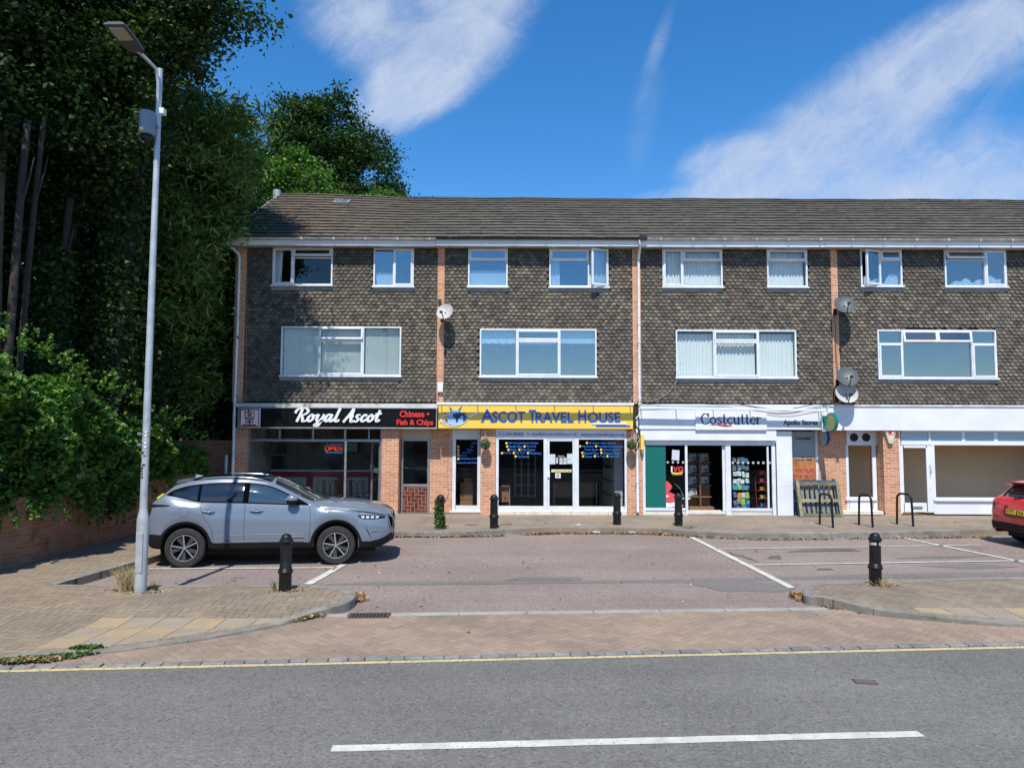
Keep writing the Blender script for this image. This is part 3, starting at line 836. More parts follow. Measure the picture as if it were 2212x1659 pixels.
# paved court left of the shops and behind the wall
# tactile crossing slabs with blisters
def clip(poly, p, n):
    """keep the part of a convex polygon on the +n side of the line through p"""
    out = []
    for i in range(len(poly)):
        a, b = Vector(poly[i]), Vector(poly[(i + 1) % len(poly)])
        da, db = (a - p).dot(n), (b - p).dot(n)
        if da >= 0: out.append(tuple(a))
        if da * db < 0: out.append(tuple(a + (b - a) * da / (da - db)))
    return out
def tactile(org, ax, ay, nx, ny, kp, kn, s=0.4, gold=()):
    """slabs of s x s from org along ax/ay, cut along the kerb line"""
    A, B = MB(), MB(); kp, kn = Vector(kp), Vector(kn).normalized()
    for i in range(nx):
        for j in range(ny):
            o_ = Vector(org) + Vector(ax) * s * i + Vector(ay) * s * j
            g_ = 0.005
            q = [o_ + Vector(ax) * g_ + Vector(ay) * g_, o_ + Vector(ax) * (s - g_) + Vector(ay) * g_, o_ + Vector(ax) * (s - g_) + Vector(ay) * (s - g_), o_ + Vector(ax) * g_ + Vector(ay) * (s - g_)]
            q = clip([tuple(v) for v in q], kp, kn)
            if len(q) < 3: continue
            mb = A if (i, j) in gold else B
            zs = [hp(p[1]) for p in q]
            n = len(q); b = len(mb.v)
            mb.v += [(p[0], p[1], z + 0.006) for p, z in zip(q, zs)] + [(p[0], p[1], z - 0.02) for p, z in zip(q, zs)]
            mb.f.append(tuple(b + k for k in range(n))); mb.m.append(0)
            for k in range(n): mb.f.append((b + n + k, b + n + (k + 1) % n, b + (k + 1) % n, b + k)); mb.m.append(0)
            for a_ in range(6):
                for c_ in range(6):
                    p = o_ + Vector(ax) * s * (a_ + .5) / 6 + Vector(ay) * s * (c_ + .5) / 6
                    if (p - kp).dot(kn) < 0.03: continue
                    z = hp(p.y) + 0.006; r = 0.0125
                    vs = [(p.x + r * math.cos(t), p.y + r * math.sin(t), z) for t in (k * math.pi / 3 for k in range(6))]
                    vs += [(p.x + r * .6 * math.cos(t), p.y + r * .6 * math.sin(t), z + 0.005) for t in (k * math.pi / 3 for k in range(6))]
                    mb.add(vs, [tuple(range(6, 12))] + [(k, (k + 1) % 6, 6 + (k + 1) % 6, 6 + k) for k in range(6)])
    if A.v: struct(A.build('tactile_paving', M_tact))
    if B.v: struct(B.build('tactile_paving', M_tact2))
k0, k1 = Vector(xy(GP(244, 1402))), Vector(xy(GP(560, 1356)))
kd = (k1 - k0).normalized(); kn = Vector((-kd.y, kd.x))
tl = Vector(xy(GP(219, 1334.6)))
tactile(tl - Vector((0, 0.4)) , (1, 0), (0.04, 1), 7, 1, k0 + kn * 0.13, kn, gold=((0, 0), (3, 0)))
tactile(tl - Vector((0.03, 0.8)), (1, 0), (0.04, 1), 6, 1, k0 + kn * 0.13, kn, gold=((1, 0), (2, 0)))
tactile(tl - Vector((0.05, 1.2)), (1, 0), (0.04, 1), 4, 1, k0 + kn * 0.13, kn, gold=((0, 0),))
k0, k1 = Vector(xy(GP(1957, 1325))), Vector(xy(GP(2212, 1349)))
kd = (k1 - k0).normalized(); kn = Vector((-kd.y, kd.x))
if kn.y < 0: kn = -kn
tr = Vector(xy(GP(1975, 1313)))
tactile(tr - Vector((0, 0.40)), (1, 0), (-0.1, 1), 7, 1, k0 + kn * 0.13, kn, gold=((0, 0), (3, 0), (4, 0)))
tactile(tr - Vector((-0.04, 0.80)), (1, 0), (-0.1, 1), 7, 1, k0 + kn * 0.13, kn, gold=((4, 0), (1, 0)))

# drain grate, inspection covers
gz = 0.016
t = thing('drain_grate', tuple(G(797, 1331, 0)), 'rusty iron drain grate set in the edging at the car park mouth', 'drain')
M_rust = pmat('rusty iron', (0.10, 0.055, 0.045), 0.8, col2=(0.06, 0.04, 0.038), scale=20, bmp=(40, 0.4, 0.004))
gc = t0 + td * (gx0 + gx1) / 2 + tn * 0.02; hw = (gx1 - gx0) / 2; hd = 0.13
mb = MB()
for sgn in (-1, 1):
    c = gc + tn * sgn * (hd - .012); mb.obox((c.x, c.y, 0.008), td * hw, tn * .012, (0, 0, .012))
    c = gc + td * sgn * (hw - .012); mb.obox((c.x, c.y, 0.008), td * .012, tn * (hd - .024), (0, 0, .012))
mb.build('frame', M_rust, t)
mb = MB()
for i in range(11):
    c = gc + td * hw * (-0.86 + 1.72 * i / 10); mb.obox((c.x, c.y, 0.009), td * 0.010, tn * (hd - .026), (0, 0, .009))
mb.build('bars', M_rust, t)
mb = MB(); mb.obox((gc.x, gc.y, 0.0), td * (hw - .025), tn * (hd - .026), (0, 0, .0132)); mb.build('pit_shade', M_core, t)  # solid near-black slab stands for the shade down the drain
def cover(u, v, w, d_, label, z=0.0, rot=0.06, shape='rect'):
    c = G(u, v, z); t = thing('inspection_cover', tuple(c), label, 'manhole cover')
    if shape == 'rect':
        a = Vector((math.cos(rot), math.sin(rot), 0)) * w / 2; b = Vector((-math.sin(rot), math.cos(rot), 0)) * d_ / 2
        MB().obox((c.x, c.y, z - .002), a, b, (0, 0, .008)).build('rim', M_rust, t)
        mb = MB().obox((c.x, c.y, z + .003), a * .86, b * .82, (0, 0, .006))
        mb.obox((c.x, c.y, z + .006), a * .15, b * .2, (0, 0, .006)); mb.build('lid', pmat('worn iron lid', (0.15, 0.10, 0.085), 0.7, bmp=(60, .5, .004)), t)
    return t
cover(1868, 1472.5, 0.215, 0.13, 'small rusty stopcock cover set in the grey road surface', rot=-0.15)
cover(1094, 1132.5, 0.28, 0.16, 'small iron cover in the shop pavement beside the travel shop window', FPZ)
cover(1018, 1134, 0.28, 0.16, 'small iron cover in the shop pavement near the ivy covered bollard', FPZ)
# ------------------------------------------------------------------ the shop terrace
B = thing('terrace_building', (3.0, F, 0), 'long three storey brick terrace with scale tiled upper floors above a row of shops', 'building')
XL = WX(507, 700); XR = 22.0
Z_SOF = WZ(537.5); Z_TB = WZ(870); Z_SB = WZ(926); DEP = 8.6
OV = 0.36
piers = [(XL, WX(530, 700)), (WX(944.8, 700), WX(959.6, 700)), (WX(1366, 700), WX(1384, 700)), (WX(1796, 700), WX(1810.5, 700)), (WX(2229, 700), WX(2244, 700)), (WX(2650, 700), WX(2665, 700))]
PF = F - 0.045
for i, (a, b) in enumerate(piers):
    MB().box(a, b, PF, F + .3, Z_TB - 0.02, Z_SOF - .003).build('brick_pier', M_brick, B)

# upper windows ------------------------------------------------------
def rotx(mb, n0, hz, hy, ang):
    for i in range(n0, len(mb.v)):
        x, y, z = mb.v[i]; dz_, dy_ = hz - z, y - hy
        mb.v[i] = (x, hy + dy_ * math.cos(ang) - dz_ * math.sin(ang), hz - dz_ * math.cos(ang) - dy_ * math.sin(ang))
def rotz(mb, n0, hx, hy, ang):
    for i in range(n0, len(mb.v)):
        x, y, z = mb.v[i]; a_, b_ = x - hx, y - hy
        mb.v[i] = (hx + a_ * math.cos(ang) - b_ * math.sin(ang), hy + a_ * math.sin(ang) + b_ * math.cos(ang), z)
def ring(mb, x0, x1, z0, z1, w, y0, y1):
    mb.box(x0, x1, y0, y1, z0, z0 + w); mb.box(x0, x1, y0, y1, z1 - w, z1)
    mb.box(x0, x0 + w, y0, y1, z0 + w, z1 - w); mb.box(x1 - w, x1, y0, y1, z0 + w, z1 - w)
holes = []
WF = F - 0.075
def window(u0, v0, u1, v1, cols, glass=None, curtains=()):
    x0, x1, z0, z1 = RC(u0, v0, u1, v1)
    z1 = min(z1, Z_SOF - .004)
    holes.append((x0, x1, z0, z1))
    fr, gl, sa = MB(), MB(), MB(); fw = 0.045
    ring(fr, x0, x1, z0, z1, fw, WF, F + .02)
    xi, wi = x0 + fw, x1 - x0 - 2 * fw
    for ci, (cf, rows) in enumerate(cols):
        xa, xb = xi, xi + wi * cf
        if ci: xa += .02; 
        if ci < len(cols) - 1:
            xb -= .02; fr.box(xb, xb + .04, WF + .002, F + .018, z0 + fw, z1 - fw)
        zt, hi_ = z1 - fw, z1 - z0 - 2 * fw
        for ri, (rf, kind) in enumerate(rows):
            za, zb = zt - hi_ * rf, zt
            if ri: zb -= .016
            if ri < len(rows) - 1:
                za += .016; fr.box(xa, xb, WF + .004, F + .016, za - .032, za)
            k = kind[0]
            if kind == '2vs':
                xm = (xa + xb) / 2
                for xp, xq in ((xa, xm - .004), (xm + .004, xb)):
                    n0, m0 = len(sa.v), len(gl.v)
                    ring(sa, xp - .004, xq + .004, za - .012, zb + .012, .055, WF - .022, WF + .035); gl.box(xp + .03, xq - .03, WF, WF + .006, za + .03, zb - .03)
                    for q, n_ in ((sa, n0), (gl, m0)): rotx(q, n_, zb + .012, WF + .035, rad(10))
            elif k == 'f': gl.box(xa - .003, xb + .003, F - .025, F - .018, za - .003, zb + .003)
            else:
                n0, m0 = len(sa.v), len(gl.v)
                ring(sa, xa - .012, xb + .012, za - .012, zb + .012, .055, WF - .022, WF + .035)
                gl.box(xa + .03, xb - .03, WF + .0, WF + .006, za + .03, zb - .03)
                if kind == 'vo':
                    for q, n_ in ((sa, n0), (gl, m0)): rotx(q, n_, zb + .012, WF + .035, rad(22))
                elif kind == 'vs':
                    for q, n_ in ((sa, n0), (gl, m0)): rotx(q, n_, zb + .012, WF + .035, rad(9))
                elif kind == 'cr':      # casement hinged on its right edge, standing open
                    for q, n_ in ((sa, n0), (gl, m0)): rotz(q, n_, xb + .012, WF + .035, rad(24))
                elif kind == 'cl':
                    for q, n_ in ((sa, n0), (gl, m0)): rotz(q, n_, xb + .012, WF + .035, rad(20))
            zt -= hi_ * rf
        xi += wi * cf
    w_ = fr.build('window', M_white, B, bevel=.004)
    gl.build('pane', glass or M_glass, w_)
    if sa.v: sa.build('sash', M_white, w_, bevel=.004)
    MB().box(x0 - .03, x1 + .03, WF - .05, WF - .002, z0 - .035, z0 + .012).build('sill', M_white, w_, bevel=.004)
    MB().box(x0 - .02, x1 + .02, F - .055, F, z0 - .14, z0 - .036).build('flashing', M_lead, w_)
    for c in curtains:
        kind, a, b, t0_, t1_ = c[:5]
        xa, xb = x0 + fw + (x1 - x0 - 2 * fw) * a, x0 + fw + (x1 - x0 - 2 * fw) * b
        zt, zb = z1 - fw - (z1 - z0 - 2 * fw) * t0_, z1 - fw - (z1 - z0 - 2 * fw) * t1_
        mb = MB()
        if kind == 'net':
            n = max(12, int((xb - xa) / .012)); P = [[], [], []]
            ph = random.random() * 9
            for i in range(n + 1):
                x = xa + (xb - xa) * i / n
                for r_, z in enumerate((zt, (zt + zb) / 2, zb)):
                    dy_ = 0.018 * math.sin(x * 62 + ph + 1.3 * math.sin(x * 11 + ph) + .2 * r_) + .008 * math.sin(x * 147)
                    P[r_].append((x + 0.02 * r_ * math.sin(x * 5 + ph), F + .10 + dy_, z + (0.012 * math.sin(x * 31) if r_ == 2 else 0)))
            mb.grid(P); mb.build('curtain', M_net, w_, smooth=True)
        elif kind == 'sag':
            n = 60; P = [[], []]; ph = c[5] if len(c) > 5 else 0
            for i in range(n + 1):
                x = xa + (xb - xa) * i / n
                h = (0.5 + .5 * math.sin(x * 5.2 + ph) * math.sin(x * 2.1)) * .7 + .3 * abs(math.sin(x * 9 + ph))
                P[0].append((x, F + .10 + .015 * math.sin(x * 40), zb + (zt - zb) * h)); P[1].append((x, F + .10 + .02 * math.sin(x * 37), zb))
            mb.grid(P); mb.build('curtain', M_net, w_, smooth=True)
        elif kind == 'blind':
            n = int((zt - zb) / .045)
            for i in range(n):
                z = zt - (i + .5) * (zt - zb) / n
                mb.obox(((xa + xb) / 2, F + .085, z), ((xb - xa) / 2, 0, 0), (0, .008, -.0235), (0, .0012, .0005))
            for xx in (.12, .5, .88): mb.box(xa + (xb - xa) * xx - .004, xa + (xb - xa) * xx + .004, F + .055, F + .06, zb, zt)
            mb.build('blind', M_blind, w_)
        elif kind == 'roller':
            mb.box(xa, xb, F + .07, F + .075, zb, zt); mb.box(xa, xb, F + .062, F + .07, zb - .01, zb + .012); mb.build('blind', M_blind, w_)
        elif kind == 'valance':
            n = 60; P = [[], []]
            for i in range(n + 1):
                x = xa + (xb - xa) * i / n
                P[0].append((x, F + .08, zt)); P[1].append((x, F + .075 + .008 * math.sin(x * 70), zb + .035 * abs(math.sin((x - xa) * 15))))
            mb.grid(P); mb.build('valance', M_net, w_, smooth=True)
    return w_
V3 = lambda mid: [(.31, [(1, 'f')]), (.38, mid), (.31, [(1, 'f')])]
window(590.1, 536, 719.8, 617.5, [(.34, [(1, 'c')]), (.66, [(.25, 'vo'), (.75, 'f')])], curtains=[('net', 0, .12, 0, 1)])
window(807.7, 537.5, 894.7, 620.5, [(.5, [(1, 'f')]), (.5, [(1, 'c')])], M_glass2, [('net', .0, .55, .62, 1)])
window(608, 706, 867.2, 812.5, V3([(.26, 'vs'), (.74, 'c')]), curtains=[('blind', 0, .30, 0, 1), ('blind', .32, .67, 0, 1), ('blind', .70, 1, 0, 1)])
window(1011.4, 538.2, 1096.8, 621, [(1, [(.29, 'v'), (.71, 'f')])], M_glass2, [('roller', 0, 1, 0.55, 1.0)])
window(1186.2, 538.9, 1313.9, 621.5, [(.67, [(.29, 'v'), (.71, 'f')]), (.33, [(1, 'cr')])], M_glass2, [('net', 0.0, .16, .2, 1), ('net', .70, .97, 0, 1)])
window(1036.5, 711.5, 1288.3, 814.5, V3([(.22, 'v'), (.78, 'c')]), M_glass2, [('valance', 0, .3, 0, .3), ('roller', .70, 1, 0, .27), ('roller', .34, .66, .20, .30)])
window(1430, 538.9, 1559.3, 621.5, [(.33, [(1, 'c')]), (.67, [(.29, 'v'), (.71, 'f')])], curtains=[('net', 0, 1, 0.02, 1)])
window(1655.1, 538.9, 1742.2, 621.5, [(1, [(.29, 'v'), (.71, 'f')])], curtains=[('net', 0, 1, 0.02, 1)])
window(1459, 713.5, 1719, 816.5, V3([(.22, 'v'), (.78, 'c')]), curtains=[('net', 0, .31, .04, 1), ('net', .33, .67, .04, 1), ('net', .69, 1, .04, 1)])
window(1856.8, 538.6, 1946.1, 620, [(.47, [(1, 'cl')]), (.53, [(.28, 'vs'), (.72, 'f')])], M_glass2, [('sag', 0, 1, .5, 1, 2.0)])
window(2037.7, 538, 2170.9, 621, [(.66, [(.26, 'vo'), (.74, 'f')]), (.34, [(1, 'c')])], M_glass2, [('sag', 0, 1, .66, 1, .5)])
window(1894, 713.6, 2150, 818, [(.20, [(.27, 'f'), (.73, 'c')]), (.60, [(.25, '2vs'), (.75, 'f')]), (.20, [(.27, 'f'), (.73, 'c')])], M_glass2)

def grid_wall(mb, x0, x1, z0, z1, hs, y0, y1):
    xs = sorted({x0, x1} | {v for h in hs for v in h[:2] if x0 < v < x1}); zs = sorted({z0, z1} | {v for h in hs for v in h[2:] if z0 < v < z1})
    for a, b in zip(xs, xs[1:]):
        for c, d_ in zip(zs, zs[1:]):
            mx, mz = (a + b) / 2, (c + d_) / 2
            if any(h[0] < mx < h[1] and h[2] < mz < h[3] for h in hs): continue
            mb.box(a, b, y0, y1, c, d_)
def scale_panel(xa, xb):
    hs = [h for h in holes if xa < (h[0] + h[1]) / 2 < xb]
    mb = MB(); grid_wall(mb, xa, xb, Z_TB - .02, Z_SOF - .003, hs, F, F + .28)
    wall = mb.build('tile_hung_wall', M_dark, B)
    tw, gz = 0.150, 0.1015
    mb = MB(); tips = []
    row = 0; z = Z_TB + .0
    while z < Z_SOF + .05:
        off = (row % 2) * tw / 2; n = int((xb - xa) / tw) + 2
        sag = lambda x: .006 * math.sin(x * 1.7 + row * .11) + .004 * math.sin(x * 4.1)
        for i in range(-1, n):
            cx = xa + i * tw + off + random.uniform(-.003, .003)
            zb = z + sag(cx) + random.uniform(-.004, .004)
            l, r_ = max(cx - tw / 2 + .002, xa + .002), min(cx + tw / 2 - .002, xb - .002)
            if r_ - l < .03: continue
            zt = zb + gz * 1.55
            if zb > Z_SOF - .02: continue
            zt = min(zt, Z_SOF - .004)
            if any(h[0] - .0 < cx < h[1] + .0 and h[2] - .13 < zb + .03 < h[3] + .0 for h in hs): continue
            if any(h[0] < cx < h[1] and zb < h[3] < zt for h in hs) : pass
            for h in hs:
                if l < h[1] and r_ > h[0] and zb < h[3] and zt > h[2] - .1:
                    if cx > h[1]: l = max(l, h[1] + .003)
                    elif cx < h[0]: r_ = min(r_, h[0] - .003)
                    elif zb < h[2]: zt = min(zt, h[2] - .10)
            if r_ - l < .02 or zt - zb < .04: continue
            hw_ = (r_ - l) / 2; cc = (l + r_) / 2
            yb, yt = F - .058 + random.uniform(-.006, .004), F - .012
            flare = .035 * max(0.0, 1 - (z - Z_TB) / .30)
            yb -= flare; yt -= flare * .7
            arc = []
            for k in range(7):
                t_ = math.pi * k / 6
                arc.append((cc - hw_ * math.cos(t_), zb + gz * .62 * (1 - math.sin(t_))))
            top = [(r_, zt), (l, zt)]
            poly = arc + top
            yf = lambda zz: yb + (yt - yb) * (zz - zb) / (gz * 1.55)
            b_ = len(mb.v)
            mb.v += [(x, yf(zz), zz) for x, zz in poly] + [(x, yf(zz) + .013, zz + .002) for x, zz in arc]
            tips += [1.0 if k < 7 and 1 <= k <= 5 else (.7 if k < 7 else 0.0) for k in range(9)] + [0.0] * 7
            mb.f.append(tuple(b_ + k for k in range(9))); mb.m.append(0)
            for k in range(6): mb.f.append((b_ + k + 1, b_ + k, b_ + 9 + k, b_ + 9 + k + 1)); mb.m.append(0)
        row += 1; z += gz
    o = mb.build('scale_tiles', M_scale, wall)
    at = o.data.attributes.new('tip', 'FLOAT', 'POINT')
    at.data.foreach_set('value', tips[:len(o.data.vertices)])
for (a, b), (c, d_) in zip(piers, piers[1:]): scale_panel(b, c)

# ends, back, floors and party walls so the rooms are real rooms
mb = MB(); mb.box(XL, XL + .25, F + .3, F + DEP, 0, Z_SOF + .2); mb.box(XL + .25, XR, F + DEP - .25, F + DEP, 0, Z_SOF + .2)
gz0 = Z_SOF + .2; mb.add([(XL, F + .3, gz0), (XL, F + DEP, gz0), (XL, F + DEP / 2, gz0 + 2.3), (XL + .25, F + .3, gz0), (XL + .25, F + DEP, gz0), (XL + .25, F + DEP / 2, gz0 + 2.3)],
       [(0, 2, 1), (3, 4, 5), (0, 3, 5, 2), (1, 2, 5, 4), (0, 1, 4, 3)])
mb.build('brick_wall', M_brick, B)
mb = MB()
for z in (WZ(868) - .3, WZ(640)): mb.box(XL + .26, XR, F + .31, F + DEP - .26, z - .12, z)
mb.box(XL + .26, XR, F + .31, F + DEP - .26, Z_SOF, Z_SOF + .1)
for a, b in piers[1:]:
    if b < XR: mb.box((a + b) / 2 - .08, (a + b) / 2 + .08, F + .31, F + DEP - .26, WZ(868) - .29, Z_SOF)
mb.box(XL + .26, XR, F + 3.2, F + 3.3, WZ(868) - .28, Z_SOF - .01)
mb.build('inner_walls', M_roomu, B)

# roof ---------------------------------------------------------------
EY, EZ = F - OV - .09, WZ(514, Y=F - OV - .09)
RY, RZ = F + DEP / 2, WZ(431, Y=F + DEP / 2)
sl_len = math.hypot(RY - EY, RZ - EZ); sd = Vector((0, (RY - EY) / sl_len, (RZ - EZ) / sl_len)); sn = Vector((0, -sd.z, sd.y))
XV = XL - .22
def wob(x, s):
    k = s / sl_len
    up = .13 * smooth01((-3.0 - x) / 5.5) * k            # the ridge climbs a little to the left
    return up + k * (.012 * math.sin(x * .9 + 1) + .008 * math.sin(x * 2.3)) + .006 * math.sin(x * 1.1 + 2)
def course(mb, x0, x1, s, ln, th, jit=.006, lift=.0):
    w_ = (x1 - x0)
    j1, j2 = random.uniform(-jit, jit), random.uniform(-jit, jit)
    p = []
    for x, j in ((x0 + .003, j1), (x1 - .003, j2)):
        for sv, h in ((s, lift + th), (s, lift), (s + ln, lift + .006)):
            q = Vector((x, EY, EZ)) + sd * (sv) + sn * (h + j + wob(x, sv) * sn.z)
            p.append(tuple(q))
    mb.add(p, [(0, 3, 5, 2)]); mb.add(p, [(1, 4, 3, 0), (0, 2, 1), (3, 4, 5)], 1)
mb = MB(); NR = 15; g_ = sl_len / NR
for r_ in range(NR):
    x = XV - random.uniform(0, .3); s = r_ * g_ - .02
    while x < XR:
        w_ = .33; a, b = max(x, XV), min(x + w_, XR)
        if b - a > .05: course(mb, a, b, s + random.uniform(-.006, .006), g_ * 1.12, .050)
        x += w_
rf = mb.build('roof', [M_roof, M_edge], B)
mb = MB()
P = [[Vector((x, EY, EZ)) + sd * s - sn * (.02) + Vector((0, 0, wob(x, s))) for x in np.arange(XV + .01, XR, .5)] for s in (0, sl_len * .33, sl_len * .66, sl_len - .02)]
mb.grid(P)
mb.quad((XV, RY, RZ + .1), (XR, RY, RZ - .02), (XR, RY + (RY - EY), EZ), (XV, RY + (RY - EY), EZ))
mb.build('roof_underlay', M_dark, rf)
mb = MB(); x = XV
while x < XR:     # ridge tiles
    h = RZ + wob(x, sl_len) ; h2 = RZ + wob(x + .44, sl_len)
    for k in range(5):
        a0, a1 = math.pi * k / 5, math.pi * (k + 1) / 5; R_ = .11
        mb.quad((x, RY - R_ * math.cos(a0), h + .04 + R_ * .5 * math.sin(a0) - .04), (x + .43, RY - R_ * math.cos(a0), h2 + .04 + R_ * .5 * math.sin(a0) - .04),
                (x + .43, RY - R_ * math.cos(a1), h2 + R_ * .5 * math.sin(a1)), (x, RY - R_ * math.cos(a1), h + R_ * .5 * math.sin(a1)))
    x += .44
mb.build('ridge_tiles', M_roof, rf)
# verge board on the gable
mb = MB(); a = Vector((XV - .012, EY, EZ - .03)); b = Vector((XV - .012, RY, RZ + .08)); mb.bar(a, b, .02, .13); mb.build('verge_board', M_gutter, rf)
# roof window
c = Vector((WX(742, 443, F + 3.2), EY, EZ)) + sd * (sl_len * .80) + sn * .10
c.x = -5.85
mb = MB(); mb.obox(c, (.27, 0, 0), sd * .22, sn * .045); o = mb.build('roof_window', M_lead, rf)
mb = MB(); mb.obox(c + sn * .048, (.21, 0, 0), sd * .165, sn * .004); mb.build('pane', M_glass2, rf)
# flue
fx = WX(592, 420, RY)
fl = thing('flue_pipe', (fx, RY + .3, RZ - .6), 'short pale grey flue pipe rising at the left end of the roof', 'flue')
MB().lathe([(.135, RZ - .6), (.135, RZ + .40), (.122, RZ + .40), (.122, RZ + .2)], (fx, RY + .3, 0), n=20).build('pipe', M_metal, fl, smooth=True, sharp=40)

# eaves: soffit, fascia board, gutters, downpipes
MB().box(XV, XR, F - OV, F - .001, Z_SOF, Z_SOF + .015).build('soffit', M_gutter, B)
mb = MB(); fx_ = [XV, WX(944, 520), WX(1380, 520), WX(1770, 525), XR]
for i, (a, b) in enumerate(zip(fx_, fx_[1:])): mb.box(a + .004, b - .004, F - OV - .022 - .004 * (i % 2), F - OV, Z_SOF - .02 + .008 * (i % 2), Z_SOF + .17)
mb.build('fascia_board', M_whitep, B)
def gutter(xa, xb, mat, z, r=.055):
    mb = MB(); y = F - OV - .022 - r - .004; P = []
    for k in range(9):
        t_ = math.pi + math.pi * k / 8
        P.append([(x, y + r * math.cos(t_), z + r * math.sin(t_) + .004 * math.sin(x)) for x in np.linspace(xa, xb, 12)])
    for k in range(8, -1, -1):
        t_ = math.pi + math.pi * k / 8
        P.append([(x, y + (r - .006) * math.cos(t_), z + (r - .006) * math.sin(t_) + .004 * math.sin(x)) for x in np.linspace(xa, xb, 12)])
    mb.grid(P, flip=True)
    x = xa + .4
    while x < xb:
        mb.box(x, x + .035, y - r - .004, y + .02, z - r - .006, z + .006); x += .92
    return mb.build('gutter', mat, B, smooth=True, sharp=50)
GZ = WZ(514.5, Y=F - OV - .08)
gutter(XV, WX(945, 520) - .0, M_gutter, GZ - .015)
gutter(WX(945, 520), WX(1390, 520), M_black, GZ + .02, .062)
gutter(WX(1390, 520), XR, M_gutter, GZ + .01)
MB().box(WX(1376, 520), WX(1391, 520), F - OV - .16, F - OV - .02, GZ - .05, GZ + .09).build('gutter_outlet', M_black, B, bevel=.01)
def downpipe(ut, ub, mat, name='downpipe'):
    xt, xb = WX(ut, 600), WX(ub, 1050); yg = F - OV - .08; yw = F - .13; r = .038
    pts = [(xt - .02, yg, GZ - .04), (xt - .02, yg, GZ - .14), (xt, yg + .03, GZ - .20), (xt, yw, GZ - .48), (xt, yw, GZ - .55), (xt, yw, 3.0), (xb, yw, 2.9), (xb, yw, FPZ + .14), (xb, yw - .03, FPZ + .08)]
    mb = MB().tube(pts, r, 12)
    for z in (GZ - .52, WZ(700), WZ(740), WZ(860), WZ(960), WZ(1040)):
        x = xt if z > 3 else xb
        mb.tube([(x, yw, z - .03), (x, yw, z + .03)], r + .008, 12); mb.box(x - .045, x + .045, yw, F - .05, z - .02, z + .02)
    return mb.build(name, mat, B, smooth=True, sharp=50)
M_pipe = pmat('white painted pipe', (0.72, 0.75, 0.78), 0.4, col2=(0.58, 0.60, 0.60), scale=2, dirt=(9, 0.66, 0.78, (0.3, 0.28, 0.24)), world=True)
# left corner pipe leans out from the end of the gutter
xt = WX(497, 520); xm = WX(521, 560); xb = WX(507, 1000)
mb = MB().tube([(xt, F - OV - .08, GZ - .05), (xt + .01, F - OV - .08, GZ - .12), (xm - .02, F - .16, GZ - .42), (xm, F - .13, GZ - .55), (xm, F - .13, WZ(700)), (xb + .0, F - .13, 3.2), (xb, F - .13, .2)], .042, 12)
for v in (600, 705, 720, 830, 900): mb.tube([(xb if v > 800 else xm, F - .13, WZ(v) - .03), (xb if v > 800 else xm, F - .13, WZ(v) + .03)], .05, 12)
mb.build('downpipe', M_pipe, B, smooth=True, sharp=50)
downpipe(1378, 1375.5, M_pipe)
mb = MB().tube([(WX(490, 1000), F - .05, 0), (WX(490, 1000), F - .05, WZ(985))], .05, 12)
mb.build('soil_pipe', M_metal, B, smooth=True, sharp=50)

# ground floor -------------------------------------------------------
REC = 0.36
def fbox(mb, u0, v0, u1, v1, y0, y1, m=0):
    x0, x1, z0, z1 = RC(u0, v0, u1, v1, y0); mb.box(x0, x1, y0, y1, z0, z1, m)
z_floor = FPZ + .02
def pier(u0, u1, y0, y1, mat=M_brick, name='brick_pier'):
    MB().box(WX(u0, 1000, y0), WX(u1, 1000, y0), y0, y1, 0, Z_SB + .02).build(name, mat, B)
MB().box(XL, XR, F, F + .28, Z_SB + .02, Z_TB - .022).build('shop_beam', M_dark, B)
pier(507, 532, F - .02, F + .25)
pier(824.5, 861, F - .03, F + .6)
mb = MB(); mb.box(WX(928.5, 1000, F + REC), WX(977, 1000, F + REC), F + REC, F + .6, 0, Z_SB + .02); mb.build('brick_wall', M_brick, B)
pier(1038.5, 1070.5, F - .03, F + .6)
pier(1355, 1388, F - .02, F + .25)
pier(1767, 1828.5, F + REC, F + .75)
pier(1909, 1943, F - .03, F + .75)
MB().box(WX(1943, 1000) + .01, XR, F + .35, F + .45, -.1, .15).build('foundation', M_dark, B)
# lobby soffits over the recessed parts
mb = MB(); mb.box(WX(861) + .002, WX(1038.5) - .002, F + .005, F + .62, Z_SB + .005, Z_SB + .018); mb.box(WX(1678), WX(1909) - .002, F + .005, F + .77, Z_SB + .005, Z_SB + .018); mb.build('lobby_ceiling', M_cream, B)
# steps
mb = MB(); fbox(mb, 1769, 1104, 1909, 1112, F - .02, F + .7); mb.build('step', M_sill, B, bevel=.01)

M_tilepanel = None
def tile_panel_mat():
    m, nt, b = new_mat('brown glazed tiles')
    p = pos(nt); x, y, z = xyz(nt, p); w = .105
    X, Z_ = x / w, z / w; i, j = X.floor(), Z_.floor(); k = (i - j).mod(4.0)
    m0, m1, m2, m3 = (k.eq(q) for q in (0., 1., 2., 3.)); u, v = X - i, Z_ - j
    e = (u + m1 * 9.).min((1 - u) + m0 * 9.).min(v + m2 * 9.).min((1 - v) + m3 * 9.)
    idn = white(nt, vec(nt, i - m1, j - m2, .5))
    c = mixc(nt, idn, (0.085, 0.020, 0.018), (0.16, 0.045, 0.035))
    c = mixc(nt, e.sm(.09, .05), c, (0.36, 0.20, 0.13))
    nt.links.new(c, b.inputs['Base Color']); b.inputs['Roughness'].default_value = .25
    return m
M_tilepanel = tile_panel_mat()
def panes(sf, rects, y, mat=M_shopglass, name='pane'):
    for r_ in rects:
        x0, x1, z0, z1 = RC(*r_, y); MB().box(x0 - .004, x1 + .004, y, y + .008, z0 - .004, z1 + .004).build(name, mat, sf)

